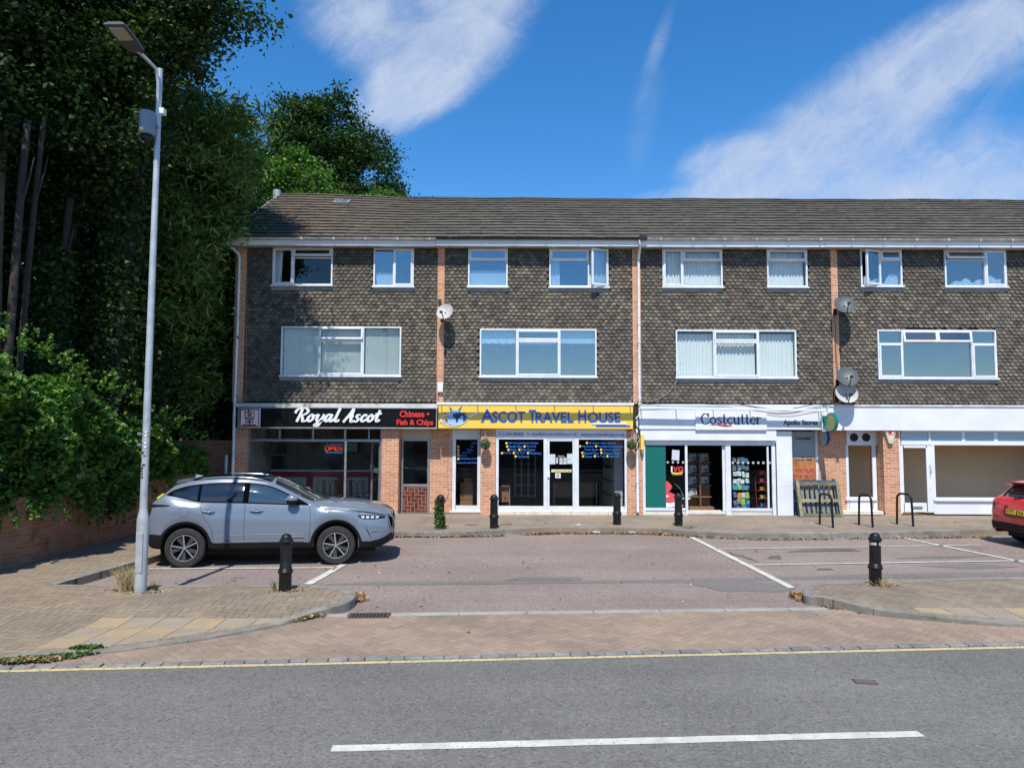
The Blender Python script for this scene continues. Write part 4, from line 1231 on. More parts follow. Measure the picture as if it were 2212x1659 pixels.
# --- takeaway shop front
Y = F + .02
mb = MB()
for r_ in ((532, 926, 538.2, 1108), (820.8, 926, 824.3, 1108), (538.2, 948.5, 820.8, 953.8), (743, 953.8, 747.6, 1108), (602, 926.5, 606, 948.5), (674, 926.5, 678, 948.5), (743, 926.5, 747.6, 948.5),
           (795.6, 926.5, 798, 948.5), (538.2, 924.5, 820.8, 926.5), (538.2, 1098, 743, 1108)):
    fbox(mb, *r_, Y, Y + .06)
sf = mb.build('shopfront', M_alu, B, bevel=.003)
panes(sf, [(538.2, 926.5, 602, 948.5), (606, 926.5, 674, 948.5), (678, 926.5, 743, 948.5), (747.6, 926.5, 795.6, 948.5), (798, 926.5, 820.8, 948.5), (538.2, 953.8, 743, 1098)], Y + .025)
# aluminium door folded back into the shop
mb = MB(); h0 = Vector((WX(819, 1000), Y + .09, 0)); dd_ = Vector((-.37, .70, 0)).normalized(); dn_ = Vector((dd_.y, -dd_.x, 0)); z0, z1 = WZ(1107), WZ(955)
def dbar(t0_, t1_, za, zb, th=.022):
    c = h0 + dd_ * (t0_ + t1_) / 2; mb.obox((c.x, c.y, (za + zb) / 2), dd_ * (t1_ - t0_) / 2, dn_ * th, (0, 0, (zb - za) / 2))
dbar(0, .08, z0, z1); dbar(.74, .84, z0, z1); dbar(.08, .74, z0, z0 + .14); dbar(.08, .74, z1 - .08, z1); dbar(.08, .74, WZ(1024), WZ(1014))
dr = mb.build('door', M_alu, B, bevel=.003)
mb = MB(); dbar(.75, .83, WZ(1024), WZ(1006), .05); mb.build('handle', M_metal, dr, bevel=.004)
mb = MB(); dbar(.08, .74, z0 + .14, z1 - .08, .004); mb.build('pane', M_shopglass, dr)
# side entry window with tiled panel
Y2 = F + REC - .02
mb = MB()
for r_ in ((866.5, 948, 870.5, 1108), (923, 948, 927.5, 1108), (870.5, 948, 923, 952.5), (870.5, 1046, 923, 1051)): fbox(mb, *r_, Y2, Y2 + .06)
sf2 = mb.build('side_window', M_alu, B, bevel=.003)
panes(sf2, [(870.5, 952.5, 923, 1046)], Y2 + .03)
mb = MB(); fbox(mb, 870.5, 1051, 923, 1109.5, Y2 + .01, Y2 + .05); mb.build('tile_panel', M_tilepanel, sf2)
mb = MB(); fbox(mb, 862.5, 924, 928.5, 948, Y2 - .005, Y2 + .05); mb.build('lintel_board', pmat('beige board', (0.50, 0.42, 0.33), .7), sf2)
# beams closing the top of the rooms
# --- travel shop
Y3 = F - .01
mb = MB()
fbox(mb, 977, 926, 1038, 949.3, Y2, Y2 + .05); 
for r_ in ((977, 949.3, 984.3, 1104), (1031, 949.3, 1038, 1104), (984.3, 1092, 1031, 1104)): fbox(mb, *r_, Y2, Y2 + .06)
sf3 = mb.build('narrow_window', M_white, B, bevel=.004)
panes(sf3, [(984.3, 949.3, 1031, 1092)], Y2 + .03)
mb = MB(); fbox(mb, 970, 1104, 1038.3, 1115, Y2 - .06, Y2 + .1); mb.build('sill', M_sill, sf3, bevel=.008)
mb = MB()
for r_ in ((1071, 926.5, 1354, 949), (1071, 949, 1077, 1104), (1174.3, 949, 1182, 1104), (1241.5, 949, 1250.3, 1104), (1349.5, 949, 1354.5, 1104), (1077, 1093, 1174.3, 1104), (1250.3, 1094, 1349.5, 1104)):
    fbox(mb, *r_, Y3, Y3 + .06)
sf4 = mb.build('shopfront', M_white, B, bevel=.004)
panes(sf4, [(1077, 949, 1174.3, 1093), (1250.3, 949, 1349.5, 1094)], Y3 + .03)
mb = MB()
for i in range(7):
    a = 1071 + i * 284 / 7; fbox(mb, a + .25, 1104, a + 284 / 7 - .25, 1115, Y3 - .05, Y3 + .1)
mb.build('sill', M_sill, sf4, bevel=.004)
mb = MB()
for r_ in ((1182.3, 949.5, 1187, 1103.5), (1237, 949.5, 1241.3, 1103.5), (1187, 949.5, 1237, 953), (1187, 1093, 1237, 1103.5)): fbox(mb, *r_, Y3 + .012, Y3 + .055)
dr = mb.build('door', M_white, B, bevel=.003)
panes(dr, [(1187, 953, 1237, 1093)], Y3 + .035)
mb = MB(); fbox(mb, 1181.5, 1018, 1187.8, 1031.5, Y3 - .03, Y3 + .011); fbox(mb, 1180.8, 1036, 1182.2, 1040, Y3 - .02, Y3 + .01); mb.build('handle', M_whitep, dr, bevel=.004)
# --- convenience shop
Y4 = F - .02
mb = MB()
for r_ in ((1388.5, 951.5, 1394.4, 1117), (1394.4, 951.5, 1676, 955.5), (1394.4, 955.5, 1668, 962), (1480.5, 962, 1485.8, 1117), (1568, 962, 1579.3, 1117), (1668, 955.5, 1676, 1117), (1394.4, 1097, 1480.5, 1103), (1579.3, 1098, 1668, 1104),
           (1657.7, 965, 1661.5, 1098)):
    fbox(mb, *r_, Y4, Y4 + .06)
sf5 = mb.build('shopfront', M_white, B, bevel=.004)
mb = MB(); fbox(mb, 1394.4, 1103, 1480.5, 1117, Y4 + .02, Y4 + .08); fbox(mb, 1579.3, 1104, 1668, 1117, Y4 + .02, Y4 + .08); fbox(mb, 1485.8, 1105.5, 1568, 1110.5, Y4 - .02, Y4 + .5); fbox(mb, 1485.8, 1110.5, 1568, 1117, Y4 + .01, Y4 + .5)
mb.build('stall_riser', M_sill, sf5)
panes(sf5, [(1394.4, 962, 1480.5, 1097), (1579.3, 965, 1657.7, 1098), (1661.5, 962, 1668, 1098)], Y4 + .03)
mb = MB()
for r_ in ((1561, 963, 1567.5, 1104),): fbox(mb, *r_, Y4 + .065, Y4 + .11)
mb.build('door', M_white, B, bevel=.003)
mb = MB(); fbox(mb, 1678.3, 931.7, 1712.3, 1117.5, F - .03, F + .02)
for v in (1002, 1048): fbox(mb, 1679.5, v, 1711, v + .8, F - .036, F - .029)
pp = mb.build('panelled_pier', M_whitep, B, bevel=.004)
mb = MB(); fbox(mb, 1383.5, 928.2, 1677.2, 951.3, F - .13, F - .021); mb.build('shutter_box', M_whitep, B, bevel=.004)
# poster window of the convenience shop, recessed
mb = MB()
for r_ in ((1709, 931, 1711.5, 1112), (1763, 931, 1767.8, 1112), (1711.5, 1080, 1763, 1112)): fbox(mb, *r_, Y2, Y2 + .06)
sf6 = mb.build('poster_window', M_white, B, bevel=.004)
panes(sf6, [(1711.5, 931, 1763, 1080)], Y2 + .02)
# --- empty shop, narrow window with two round vents
mb = MB()
x0, x1, z0, z1 = RC(1828.6, 930, 1894, 962, Y2); mb.box(x0, x1, Y2, Y2 + .05, z0, z1)
for r_ in ((1828.6, 962, 1834, 1104.6), (1885.5, 962, 1894, 1104.6), (1834, 1073.5, 1885.5, 1104.6)): fbox(mb, *r_, Y2, Y2 + .06)
fbox(mb, 1827.5, 1075, 1895.5, 1081, Y2 - .05, Y2)
sf7 = mb.build('narrow_window', M_whitep, B, bevel=.004)
panes(sf7, [(1834, 962, 1885.5, 1073.5)], Y2 + .03)
for u in (1844.6, 1870.9):
    x, z = W(u, 944.8, Y2)
    MB().lathe([(.122, -.012), (.122, .002), (.108, .002), (.104, -.004), (.06, -.006), (.02, -.004), (0.0, -.004)], (x, Y2, z), axis='Y', n=24).build('vent', M_blackm, sf7, smooth=True, sharp=40)
# --- empty shop front
mb = MB()
for r_ in ((1943.2, 931, 1947, 1110), (1947, 931, 2320, 933.5), (1947, 953.8, 2320, 962), (2015.6, 962, 2021, 1110), (2006, 933.5, 2011, 953.8), (2077.8, 933.5, 2085, 953.8), (2147, 933.5, 2155, 953.8), (2218, 933.5, 2225, 953.8), (2290, 933.5, 2297, 953.8), (2320, 931, 2326, 1110),
           (2021, 1075, 2320, 1081)):
    fbox(mb, *r_, Y3, Y3 + .06)
fbox(mb, 2019, 1078, 2320, 1083, Y3 - .05, Y3 - .002); fbox(mb, 2021, 1083, 2320, 1111, Y3 + .01, Y3 + .12)
sf8 = mb.build('shopfront', M_whitep, B, bevel=.004)
panes(sf8, [(1947, 933.5, 2006, 953.8), (2011, 933.5, 2077.8, 953.8), (2085, 933.5, 2147, 953.8), (2155, 933.5, 2218, 953.8), (2225, 933.5, 2290, 953.8)], Y3 + .03, pmat('pale blue glazing panel', (.40, .52, .60), .25), 'clerestory_pane')
panes(sf8, [(2021, 962, 2320, 1075)], Y3 + .03)
mb = MB()
for r_ in ((1947.3, 962.5, 1952.5, 1106), (2002.5, 962.5, 2015.3, 1106), (1952.5, 962.5, 2002.5, 967.5), (1952.5, 1086, 2002.5, 1106)): fbox(mb, *r_, Y3 + .01, Y3 + .055)
dr = mb.build('door', M_whitep, B, bevel=.004)
panes(dr, [(1952.5, 967.5, 2002.5, 1086)], Y3 + .035)
mb = MB(); x = WX(2008.5, 1010); mb.tube([(x, Y3 + .01, WZ(1001.5)), (x, Y3 - .05, WZ(1002.5)), (x, Y3 - .055, WZ(1011)), (x, Y3 - .05, WZ(1019.5)), (x, Y3 + .01, WZ(1020.5))], .011, 8)
for v in (1029.5, 1051.5): mb.sphere((WX(2009, v), Y3 + .008, WZ(v)), .016, 8, 6)
mb.build('handle', M_metal, dr, smooth=True)
mb = MB(); fbox(mb, 1969.5, 1093.5, 1993, 1099.5, Y3 - .003, Y3 + .009); mb.build('letter_slot', M_alu, dr)
pier(2326, 2345, F - .03, F + .3); pier(2345, 2700, F + .1, F + .3)

# interior shells of the ground floor
zc = WZ(868) - .43; zf = FPZ + .015
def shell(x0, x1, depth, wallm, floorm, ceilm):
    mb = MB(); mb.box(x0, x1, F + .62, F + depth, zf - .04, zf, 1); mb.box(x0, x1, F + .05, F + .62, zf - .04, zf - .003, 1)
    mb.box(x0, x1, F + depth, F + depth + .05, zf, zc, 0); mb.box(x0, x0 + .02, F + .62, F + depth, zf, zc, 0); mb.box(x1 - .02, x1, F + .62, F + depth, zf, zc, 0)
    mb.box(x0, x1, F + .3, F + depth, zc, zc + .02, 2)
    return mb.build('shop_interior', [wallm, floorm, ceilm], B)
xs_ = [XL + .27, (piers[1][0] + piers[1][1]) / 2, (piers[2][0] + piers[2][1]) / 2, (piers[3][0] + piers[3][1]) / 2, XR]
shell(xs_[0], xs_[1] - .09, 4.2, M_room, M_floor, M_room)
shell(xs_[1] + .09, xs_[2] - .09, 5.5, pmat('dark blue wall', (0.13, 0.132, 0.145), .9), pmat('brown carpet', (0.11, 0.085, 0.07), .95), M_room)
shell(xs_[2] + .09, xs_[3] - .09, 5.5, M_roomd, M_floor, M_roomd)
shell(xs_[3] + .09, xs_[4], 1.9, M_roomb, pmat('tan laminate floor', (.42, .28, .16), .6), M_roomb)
# ------------------------------------------------------------------ shop signs
SY = F - .19
def rc(u0, v0, u1, v1, y): return RC(u0, v0, u1, v1, y)
def base(u, v, y): x, z = W(u, v, y); return (x, y, z)
# 1 takeaway
t = thing('shop_sign', base(728, 926, SY), 'long black sign with white script name and red Chinese + Fish & Chips lettering', 'shop sign', 'fascia signs above the shops')
x0, x1, z0, z1 = rc(514, 880, 944.3, 925.7, SY)
MB().box(x0, x1, SY, F - .01, z0, z1).build('board', M_signblack, t)
mb = MB(); ring(mb, x0 - .003, x1 + .003, z0 - .003, z1 + .003, .035, SY - .03, SY + .02); mb.build('frame', M_alu, t, bevel=.004)
mb = MB(); a, b, c, d_ = rc(508, 871.5, 946, 879.6, SY); mb.box(a, b, SY - .015, F - .02, c, d_); mb.build('cap_board', M_cream, t, bevel=.004)
# script lettering, stroke by stroke
mb = MB(); ux0, ux1 = WX(634, 900, SY), WX(824, 900, SY); zb = WZ(912, Y=SY); hx_ = WZ(897, Y=SY) - zb
def script(glyphs, xo, sx, sz, a, b):
    n = 0
    for g_ in glyphs:
        pts = [(xo + (p[0] + .22 * p[1]) * sx, zb + p[1] * sz) for p in g_]
        stroke(mb, pts, a, b, SY - .04 - .0008 * (n % 7), .03); n += 1
U = hx_
roy = [[(.55, 1.75), (.45, 1.0), (.30, .0)], [(-.15, 1.25), (.05, 1.75), (.75, 1.95), (1.25, 1.55), (1.0, 1.05), (.45, .9)], [(.6, .9), (.85, .45), (.95, .0), (1.35, .15)],
       [(1.75, 1.0), (1.45, .5), (1.7, .0), (2.05, .5), (1.75, 1.0)], [(1.75, 1.0), (2.2, .85), (2.5, 1.0)],
       [(2.55, 1.0), (2.45, .35), (2.7, .02), (3.05, .5)], [(3.15, 1.0), (3.0, .0), (2.75, -.65), (2.4, -.55), (2.7, -.15), (3.3, .25)],
       [(4.0, .9), (3.65, 1.0), (3.4, .45), (3.6, .0), (3.9, .45), (4.05, 1.0)], [(4.05, 1.0), (3.95, .3), (4.1, .0), (4.4, .35)],
       [(4.75, 1.9), (4.6, .9), (4.55, .2), (4.75, .0), (5.0, .25)]]
asc = [[(6.3, 1.85), (6.0, 1.0), (5.55, -.05)], [(6.3, 1.85), (6.3, .9), (6.35, .0), (6.65, .1)], [(5.72, .60), (6.0, .64), (6.5, .78)],
       [(7.2, 1.0), (6.95, .95), (6.9, .65), (7.15, .35), (6.95, .0), (6.65, .12)], [(7.95, .85), (7.75, 1.0), (7.45, .5), (7.65, .02), (8.0, .3)],
       [(8.45, 1.0), (8.15, .5), (8.4, .0), (8.75, .5), (8.45, 1.0)], [(8.45, 1.0), (8.8, .8), (9.1, .95)], [(9.3, 1.6), (9.15, .6), (9.25, .02), (9.55, .25)], [(8.95, 1.1), (9.55, 1.15)]]
sxx = (ux1 - ux0) / 9.9
script(roy + asc, ux0 + .03, sxx, U, .040, .022)
mb.build('lettering', M_letwhite, t)
a, b, c, d_ = rc(863.5, 887, 917, 901.5, SY); fit_text('Chinese', a, b, c, d_, SY - .01, M_red, 'lettering', t, .02, bold=.035)
a, b, c, d_ = rc(921, 891, 928.5, 898, SY); fit_text('+', a, b, c, d_, SY - .01, M_red, 'lettering', t, .02, bold=.03)
a, b, c, d_ = rc(857, 906, 936, 922, SY); fit_text('Fish & Chips', a, b, c, d_, SY - .01, M_red, 'lettering', t, .02, bold=.035)
x0, x1, z0, z1 = rc(517.5, 882.5, 563, 923, SY)
MB().box(x0, x1, SY - .035, SY - .005, z0, z1).build('emblem_panel', pmat('pale pink acrylic', (.82, .77, .79), .4), t, bevel=.02)
mb = MB(); w_, h_ = x1 - x0, z1 - z0; Q = lambda px, pz: (x0 + px * w_, z0 + pz * h_); k = .019
for i, s_ in enumerate(([(.5, .92), (.44, .84)], [(.28, .80), (.28, .52), (.72, .52), (.72, .80), (.28, .80)], [(.42, .70), (.58, .70), (.58, .62), (.42, .62), (.42, .70)],
           [(.30, .42), (.70, .42)], [(.32, .27), (.68, .27)], [(.5, .42), (.5, .12)], [(.20, .12), (.80, .12)],
           [(.06, .94), (.94, .94), (.94, .06), (.06, .06), (.06, .94)])):
    stroke(mb, [Q(*p) for p in s_], k, k, SY - .041 - .0006 * i, .006, curve=False)
mb.build('emblem', pmat('dark red paint', (.34, .02, .025), .5), t)
# 2 travel shop
t = thing('shop_sign', base(1157, 926, SY), 'yellow shop sign with blue capital letters and a blue globe emblem', 'shop sign', 'fascia signs above the shops')
x0, x1, z0, z1 = rc(946.9, 877, 1367.5, 925.9, SY)
MB().box(x0, x1, SY, F - .012, z0, z1).build('board', M_yellow, t, bevel=.004)
XT = lambda u: WX(u, 905, SY)
for s_, u0, u1, v0 in (('A', 1039, 1066, 884), ('SCOT', 1063.5, 1134.5, 888.5), ('T', 1142, 1158, 885), ('RAVEL', 1157, 1239, 889.5), ('H', 1249.5, 1266, 885), ('OUSE', 1270, 1340, 889.5)):
    fit_text(s_, XT(u0), XT(u1), WZ(912, Y=SY), WZ(v0, Y=SY), SY - .004, M_blue, 'lettering', t, .016, bold=.018)
mb = MB(); a, b, c, d_ = rc(1278.5, 913.7, 1352.5, 916.7, SY); mb.box(a, b, SY - .02, SY - .004, c, d_); mb.build('white_stripe', M_letwhite, t)
mb = MB(); a, b, c, d_ = rc(1287, 918.6, 1361, 921.8, SY); mb.box(a, b, SY - .012, SY - .004, c, d_); mb.build('blue_stripe', M_blue, t)
# globe emblem: flat layers, as printed
gx, gzz = W(983.5, 903, SY); r = .235
mb = MB(); disc = lambda rr, n=28, cx=0, cz=0: [(gx + cx + rr * math.cos(2 * math.pi * i / n), gzz + cz + rr * math.sin(2 * math.pi * i / n)) for i in range(n)]
for ang, ln, wd_ in ((112, .50, .06), (68, .56, .045), (-155, .5, .05), (205, .38, .06), (-100, .34, .16), (-80, .33, .18), (-60, .33, .14), (-120, .33, .12), (10, .40, .12), (-20, .36, .12), (35, .38, .10), (150, .38, .10)):
    a = rad(ang); d0 = (math.cos(a), math.sin(a)); n0 = (-d0[1], d0[0])
    mb.prism([(gx + d0[0] * .15 + n0[0] * wd_, gzz + d0[1] * .15 * .9 + n0[1] * wd_), (gx + d0[0] * .15 - n0[0] * wd_, gzz + d0[1] * .15 * .9 - n0[1] * wd_), (gx + d0[0] * ln, gzz + d0[1] * ln * .75)], SY - .007, SY - .001)
mb.build('landmark_rays', pmat('deep blue print', (.02, .06, .30), .5), t)
MB().prism(disc(r), SY - .012, SY - .008).build('globe', M_lblue, t)
mb = MB(); mb.prism([(gx + a * r, gzz + b * r) for a, b in ((-.1, .55), (.35, .6), (.7, .3), (.6, .05), (.35, -.1), (.3, -.6), (.1, -.5), (.05, -.05), (-.25, .1), (-.3, .35))], SY - .015, SY - .0125)
mb.prism([(gx + a * r, gzz + b * r) for a, b in ((.45, .75), (.8, .55), (.95, .2), (.75, .25), (.4, .5))], SY - .015, SY - .0125)
mb.build('continents', M_navy, t)
mb = MB()
for i in range(3):
    P = [(gx - .04 * i + (.40 - .03 * i) * math.cos(a), gzz - .02 - .015 * i + (.125 + .03 * i) * math.sin(a)) for a in np.linspace(rad(100), rad(330), 22)]
    stroke(mb, P, .008, .008, SY - .018 - .001 * i, .003, curve=False)
P = [(gx + .30, gzz + .06), (gx + .62, gzz + .16), (gx + .70, gzz + .22), (gx + .66, gzz + .12), (gx + .50, gzz + .05), (gx + .45, gzz - .01), (gx + .40, gzz + .03)]
mb.prism(P, SY - .02, SY - .017); mb.build('rings_and_plane', M_letwhite, t)
# tube rail in front of the top of the yellow board
t = thing('light_rail', base(1157, 880, F - .42), 'white tube rail above the yellow travel shop sign', 'sign light', 'rails lighting the signs')
mb = MB(); a, b, c, d_ = rc(944, 870, 1369, 875.6, F - .42); mb.box(a, b, F - .47, F - .36, c, d_); mb.build('rail', M_whitep, t, bevel=.012)
mb = MB()
for u in (953, 1031, 1114, 1198, 1282, 1362): x = WX(u, 878, F - .3); mb.box(x - .012, x + .012, F - .36, F - .02, d_ - .03, d_ - .012)
mb.build('bracket', M_whitep, t)
# 3 convenience shop
t = thing('shop_sign', base(1580, 927, SY), 'white shop sign with dark serif name over a red swoosh', 'shop sign', 'fascia signs above the shops')
SY3 = F - .16
x0, x1, z0, z1 = rc(1381, 873.5, 1778, 927.6, SY3)
MB().box(x0, x1, SY3, F - .012, z0, z1).build('board', M_whitep, t, bevel=.004)
a, b, c, d_ = rc(1502.4, 886, 1656, 928.6, SY3 - .03); MB().box(a, b, SY3 - .045, SY3, c, d_).build('panel', M_whitep, t, bevel=.003)
def serif_word(name, word, xa, xb, zb_, xh, mat, parent, y, kw=1.0):
    """a serif word written with a broad pen"""
    G_ = {'C': ([[(.95, 1.25), (.75, 1.5), (.35, 1.45), (.08, .8), (.3, .1), (.7, -.02), (1.0, .25)], [(.97, 1.5), (.95, 1.12)]], 1.12),
          'o': ([[(.42, 1.0), (.06, .5), (.42, -.02), (.78, .5), (.42, 1.0)]], .92),
          's': ([[(.52, .82), (.35, 1.0), (.12, .8), (.35, .5), (.55, .25), (.3, -.02), (.06, .15)]], .66),
          't': ([[(.25, 1.4), (.25, .2), (.4, .0), (.55, .08)], [(.0, .97), (.52, .97)]], .60),
          'c': ([[(.68, .8), (.45, 1.0), (.08, .5), (.4, -.02), (.7, .18)]], .78),
          'u': ([[(.0, .97), (.16, .95), (.18, .3), (.38, .0), (.66, .2)], [(.52, .97), (.70, .95), (.70, .03), (.85, .03)]], .92),
          'e': ([[(.12, .55), (.7, .58), (.6, .9), (.38, 1.0), (.08, .5), (.4, -.02), (.7, .2)]], .80),
          'r': ([[(.0, .97), (.16, .95), (.18, .02)], [(.02, .02), (.36, .02)], [(.2, .7), (.42, .97), (.62, .9)]], .62)}
    tot = sum(G_[c_][1] for c_ in word); sx = (xb - xa) / tot; x = xa; mb = MB(); n = 0
    for c_ in word:
        for s_ in G_[c_][0]:
            stroke(mb, [(x + p[0] * sx, zb_ + p[1] * xh) for p in s_], .085 * xh * kw * 1.3, .030 * xh * kw * 1.3, y - .0006 * (n % 9), .008); n += 1
        x += G_[c_][1] * sx
    return mb.build(name, mat, parent)
ys = SY3 - .055
serif_word('lettering', 'Costcutter', WX(1514, 905, ys), WX(1644, 905, ys), WZ(914, Y=ys), WZ(899.5, Y=ys) - WZ(914, Y=ys), M_navy, t, ys)
mb = MB(); P = [(1520, 916.5), (1545, 914.5), (1562, 915.5), (1578, 919), (1582, 917)]
up_ = [(1530, 918.2), (1548, 916.4), (1562, 916.8), (1572, 918.3), (1582, 919)]; lo_ = [(1580, 920.2), (1570, 921.6), (1560, 920.4), (1548, 918.2)]
mb.prism([W(u, v, ys) for u, v in up_ + lo_], ys, ys + .006); mb.build('swoosh', pmat('red swoosh', (.55, .03, .035), .4), t)
a, b, c, d_ = rc(1692, 907, 1766, 921.5, SY3); fit_text('Apollo Stores', a, b, c, d_, SY3 - .003, pmat('dark grey letters', (.03, .04, .06), .4), 'lettering', t, .012, bold=.02)
t = thing('light_rail', base(1580, 885, F - .40), 'white tube rail above the white sign with the red swoosh', 'sign light', 'rails lighting the signs')
mb = MB(); xA, zA = W(1382, 880.5, F - .42); xB, zB = W(1784, 886.5, F - .42); mb.bar((xA, F - .42, zA), (xB, F - .42, zB), .09, .07); mb.build('rail', M_whitep, t, bevel=.01)
mb = MB()
for u, z in ((1386, zA), (1462, .8 * zA + .2 * zB), (1542, .6 * zA + .4 * zB), (1622, .3 * zA + .7 * zB), (1772, zB)):
    x = WX(u, 883, F - .3); mb.box(x - .012, x + .012, F - .38, F - .02, z - .01, z + .01)
mb.build('bracket', M_whitep, t)
# 4 blank fascia
t = thing('shop_sign', base(2050, 930, SY), 'long blank white fascia board over the empty shop', 'shop sign', 'fascia signs above the shops')
x0, x1, z0, z1 = rc(1779, 879.3, 2420, 930.6, F - .17); MB().box(x0, x1, F - .17, F - .012, z0, z1).build('board', M_whitep, t, bevel=.004)
MB().box(x0, x1, F - .20, F - .012, z1 + .003, z1 + .06).build('cap_board', M_cream, t)
# contact strip lettering
Yl = F - .014
for s_, u0, u1 in (('T: 01344 890400', 1077, 1131), ('E: sales@ascottravelhouse.co.uk', 1139, 1246), ('www.ascottravelhouse.co.uk', 1254, 1349)):
    fit_text(s_, WX(u0, 938, Yl), WX(u1, 938, Yl), WZ(941.5, Y=Yl), WZ(934, Y=Yl), Yl, M_blue, 'lettering', sf4, .002, bold=.01)
def list_lines(sf, rows, y, h=5.2):
    """yellow dots and blue words stuck on the inside of the glass: (v, [(dot_u, word, u0, u1), ...])"""
    for v, items in rows:
        for du, wd_, u0, u1 in items:
            if du:
                x, z = W(du, v, y); MB().lathe([(.034, -.002), (.034, .0), (0, .0)], (x, y, z), axis='Y', n=12).build('yellow_dot', M_wyel, sf)
            if wd_:
                fit_text(wd_, WX(u0, v, y), WX(u1, v, y), WZ(v + h / 2, Y=y), WZ(v - h / 2, Y=y), y, M_wblue, 'lettering', sf, .0015, bold=.012)
M_wblue = pmat('blue window lettering', (.03, .17, .62), .5); M_wyel = pmat('yellow window dots', (.80, .58, .08), .5)
list_lines(sf4, [(957.2, [(1094, 'USA & Canada Family Holidays', 1098, 1163)]), (964.4, [(1095.5, 'Florida Villas', 1100, 1127), (1133, 'Fly Drives', 1137, 1158)]),
                 (971.4, [(1098.5, 'Cruises', 1102, 1116), (1122, 'Multi-Centres', 1126, 1155)]), (978.5, [(1084.5, 'Touring', 1088, 1104), (1110, 'City Tours', 1114, 1134), (1140.5, 'Motorhome', 1144.5, 1169)]),
                 (985.7, [(1114, 'Car Rentals', 1118, 1143)])], Y3 + .02)
list_lines(sf4, [(956.6, [(1267.8, 'All inclusive / skiing / weekends', 1272, 1330)]), (964, [(1253, 'City Breaks', 1257, 1282), (1287.5, 'Weddings & Honeymoons', 1291, 1346)]),
                 (971.2, [(None, 'Family Beach', 1263, 1292), (1298.3, 'Luxury Long Haul', 1302, 1340)]), (978, [(1258, 'Escorted Tours', 1262, 1293), (1299, 'Adventure Travel', 1303, 1339)]),
                 (985.3, [(1259.3, 'Cruises', 1263, 1279), (1285, 'Ski Trips', 1289, 1307), (1312, 'Flight Only', 1316, 1338)])], Y3 + .02)
list_lines(sf3, [(957, [(None, 'Orlando', 1019, 1030)]), (964.5, [(990, 'World', 1016, 1023)]), (971.5, [(990, 'Studios', 1008, 1022)]), (978, [(990, 'Luxury Cars', 997, 1018)]), (984, [(990, 'SeaWorld', 993, 1008)]),
                 (991, [(990, 'Kennedy Space Centre', 993, 1030)]), (1000, [(None, '& many more across Florida', 986, 1030)])], Y2 + .025)
# notices on the travel shop door
yd_ = Y3 + .030
mb = MB(); fbox(mb, 1187.1, 981, 1199.5, 1002.6, yd_, yd_ + .002); mb.build('notice', M_paper, sf4); mb = MB(); fbox(mb, 1225, 980, 1237, 1002, yd_, yd_ + .002); mb.build('notice', M_paper, sf4)
mb = MB()
for i in range(6): fbox(mb, 1201, 988.5 + i * 2.2, 1205.5, 989.8 + i * 2.2, yd_, yd_ + .002); fbox(mb, 1208.5, 988.5 + i * 2.2, 1215.5, 989.8 + i * 2.2, yd_, yd_ + .002); fbox(mb, 1217, 988.5 + i * 2.2, 1224, 989.8 + i * 2.2, yd_, yd_ + .002)
fbox(mb, 1208, 1001, 1224, 1002.3, yd_, yd_ + .002); mb.build('opening_hours', M_letwhite, sf4)
fit_text('Opening Hours', WX(1205, 985, yd_), WX(1219, 985, yd_), WZ(986.2, Y=yd_), WZ(983.4, Y=yd_), yd_, M_letwhite, 'lettering', sf4, .002, bold=.01)
mb = MB(); fbox(mb, 1191, 1014, 1234.5, 1019.8, yd_ - .002, yd_ + .001); mb.build('caution_sticker', pmat('pale yellow sticker', (.72, .66, .30), .5), sf4)
fit_text('Caution mind the step', WX(1198, 1017, yd_), WX(1233, 1017, yd_), WZ(1018.6, Y=yd_), WZ(1015.2, Y=yd_), yd_ - .003, M_navy, 'lettering', sf4, .001)
mb = MB(); fbox(mb, 1199.5, 1022, 1211, 1032.5, yd_ - .002, yd_ + .001); mb.build('sticker', M_letwhite, sf4, bevel=.002)
mb = MB(); fbox(mb, 1202, 1024, 1208, 1025.6, yd_ - .0035, yd_ - .0022); fbox(mb, 1202, 1029.5, 1208, 1030.8, yd_ - .0035, yd_ - .0022); mb.build('print', M_navy, sf4)
mb = MB(); fbox(mb, 1201, 1026.4, 1209, 1028.2, yd_ - .0035, yd_ - .0022); mb.build('print', M_red, sf4)
# vinyls on the convenience shop glass
yv = Y4 + .024
mb = MB(); fbox(mb, 1395, 963, 1438.3, 1096.5, yv, yv + .003); mb.build('window_vinyl', M_teal, sf5)
mb = MB(); mb.prism([W(u, v, yv) for u, v in ((1438.6, 1038.5), (1444, 1041), (1449, 1046), (1452, 1052), (1449, 1057), (1444, 1063), (1450, 1064), (1456, 1067), (1459.5, 1073), (1460, 1079), (1455, 1084), (1448, 1086), (1438.6, 1085))], yv, yv + .003); mb.build('window_vinyl', M_pink, sf5)
mb = MB(); mb.prism([W(u, v, yv) for u, v in ((1438.6, 1085.6), (1448, 1086.6), (1455, 1084.8), (1459.5, 1082), (1459, 1094), (1450, 1095.5), (1438.6, 1096))], yv, yv + .003); mb.prism([W(u, v, yv - .002) for u, v in ((1439.2, 1069), (1445, 1070.5), (1444, 1073), (1439.2, 1073))], yv - .003, yv - .001); mb.build('window_vinyl', M_letwhite, sf5)
fit_text('I', WX(1449.5, 1012, yv), WX(1452.6, 1012, yv), WZ(1018, Y=yv), WZ(1006, Y=yv), yv, M_letwhite, 'lettering', sf5, .002, bold=.02)
fit_text('VG', WX(1453.5, 1012, yv), WX(1475.8, 1012, yv), WZ(1018, Y=yv), WZ(1006, Y=yv), yv, pmat('red window lettering', (.75, .05, .05), .5), 'lettering', sf5, .002, bold=.03)
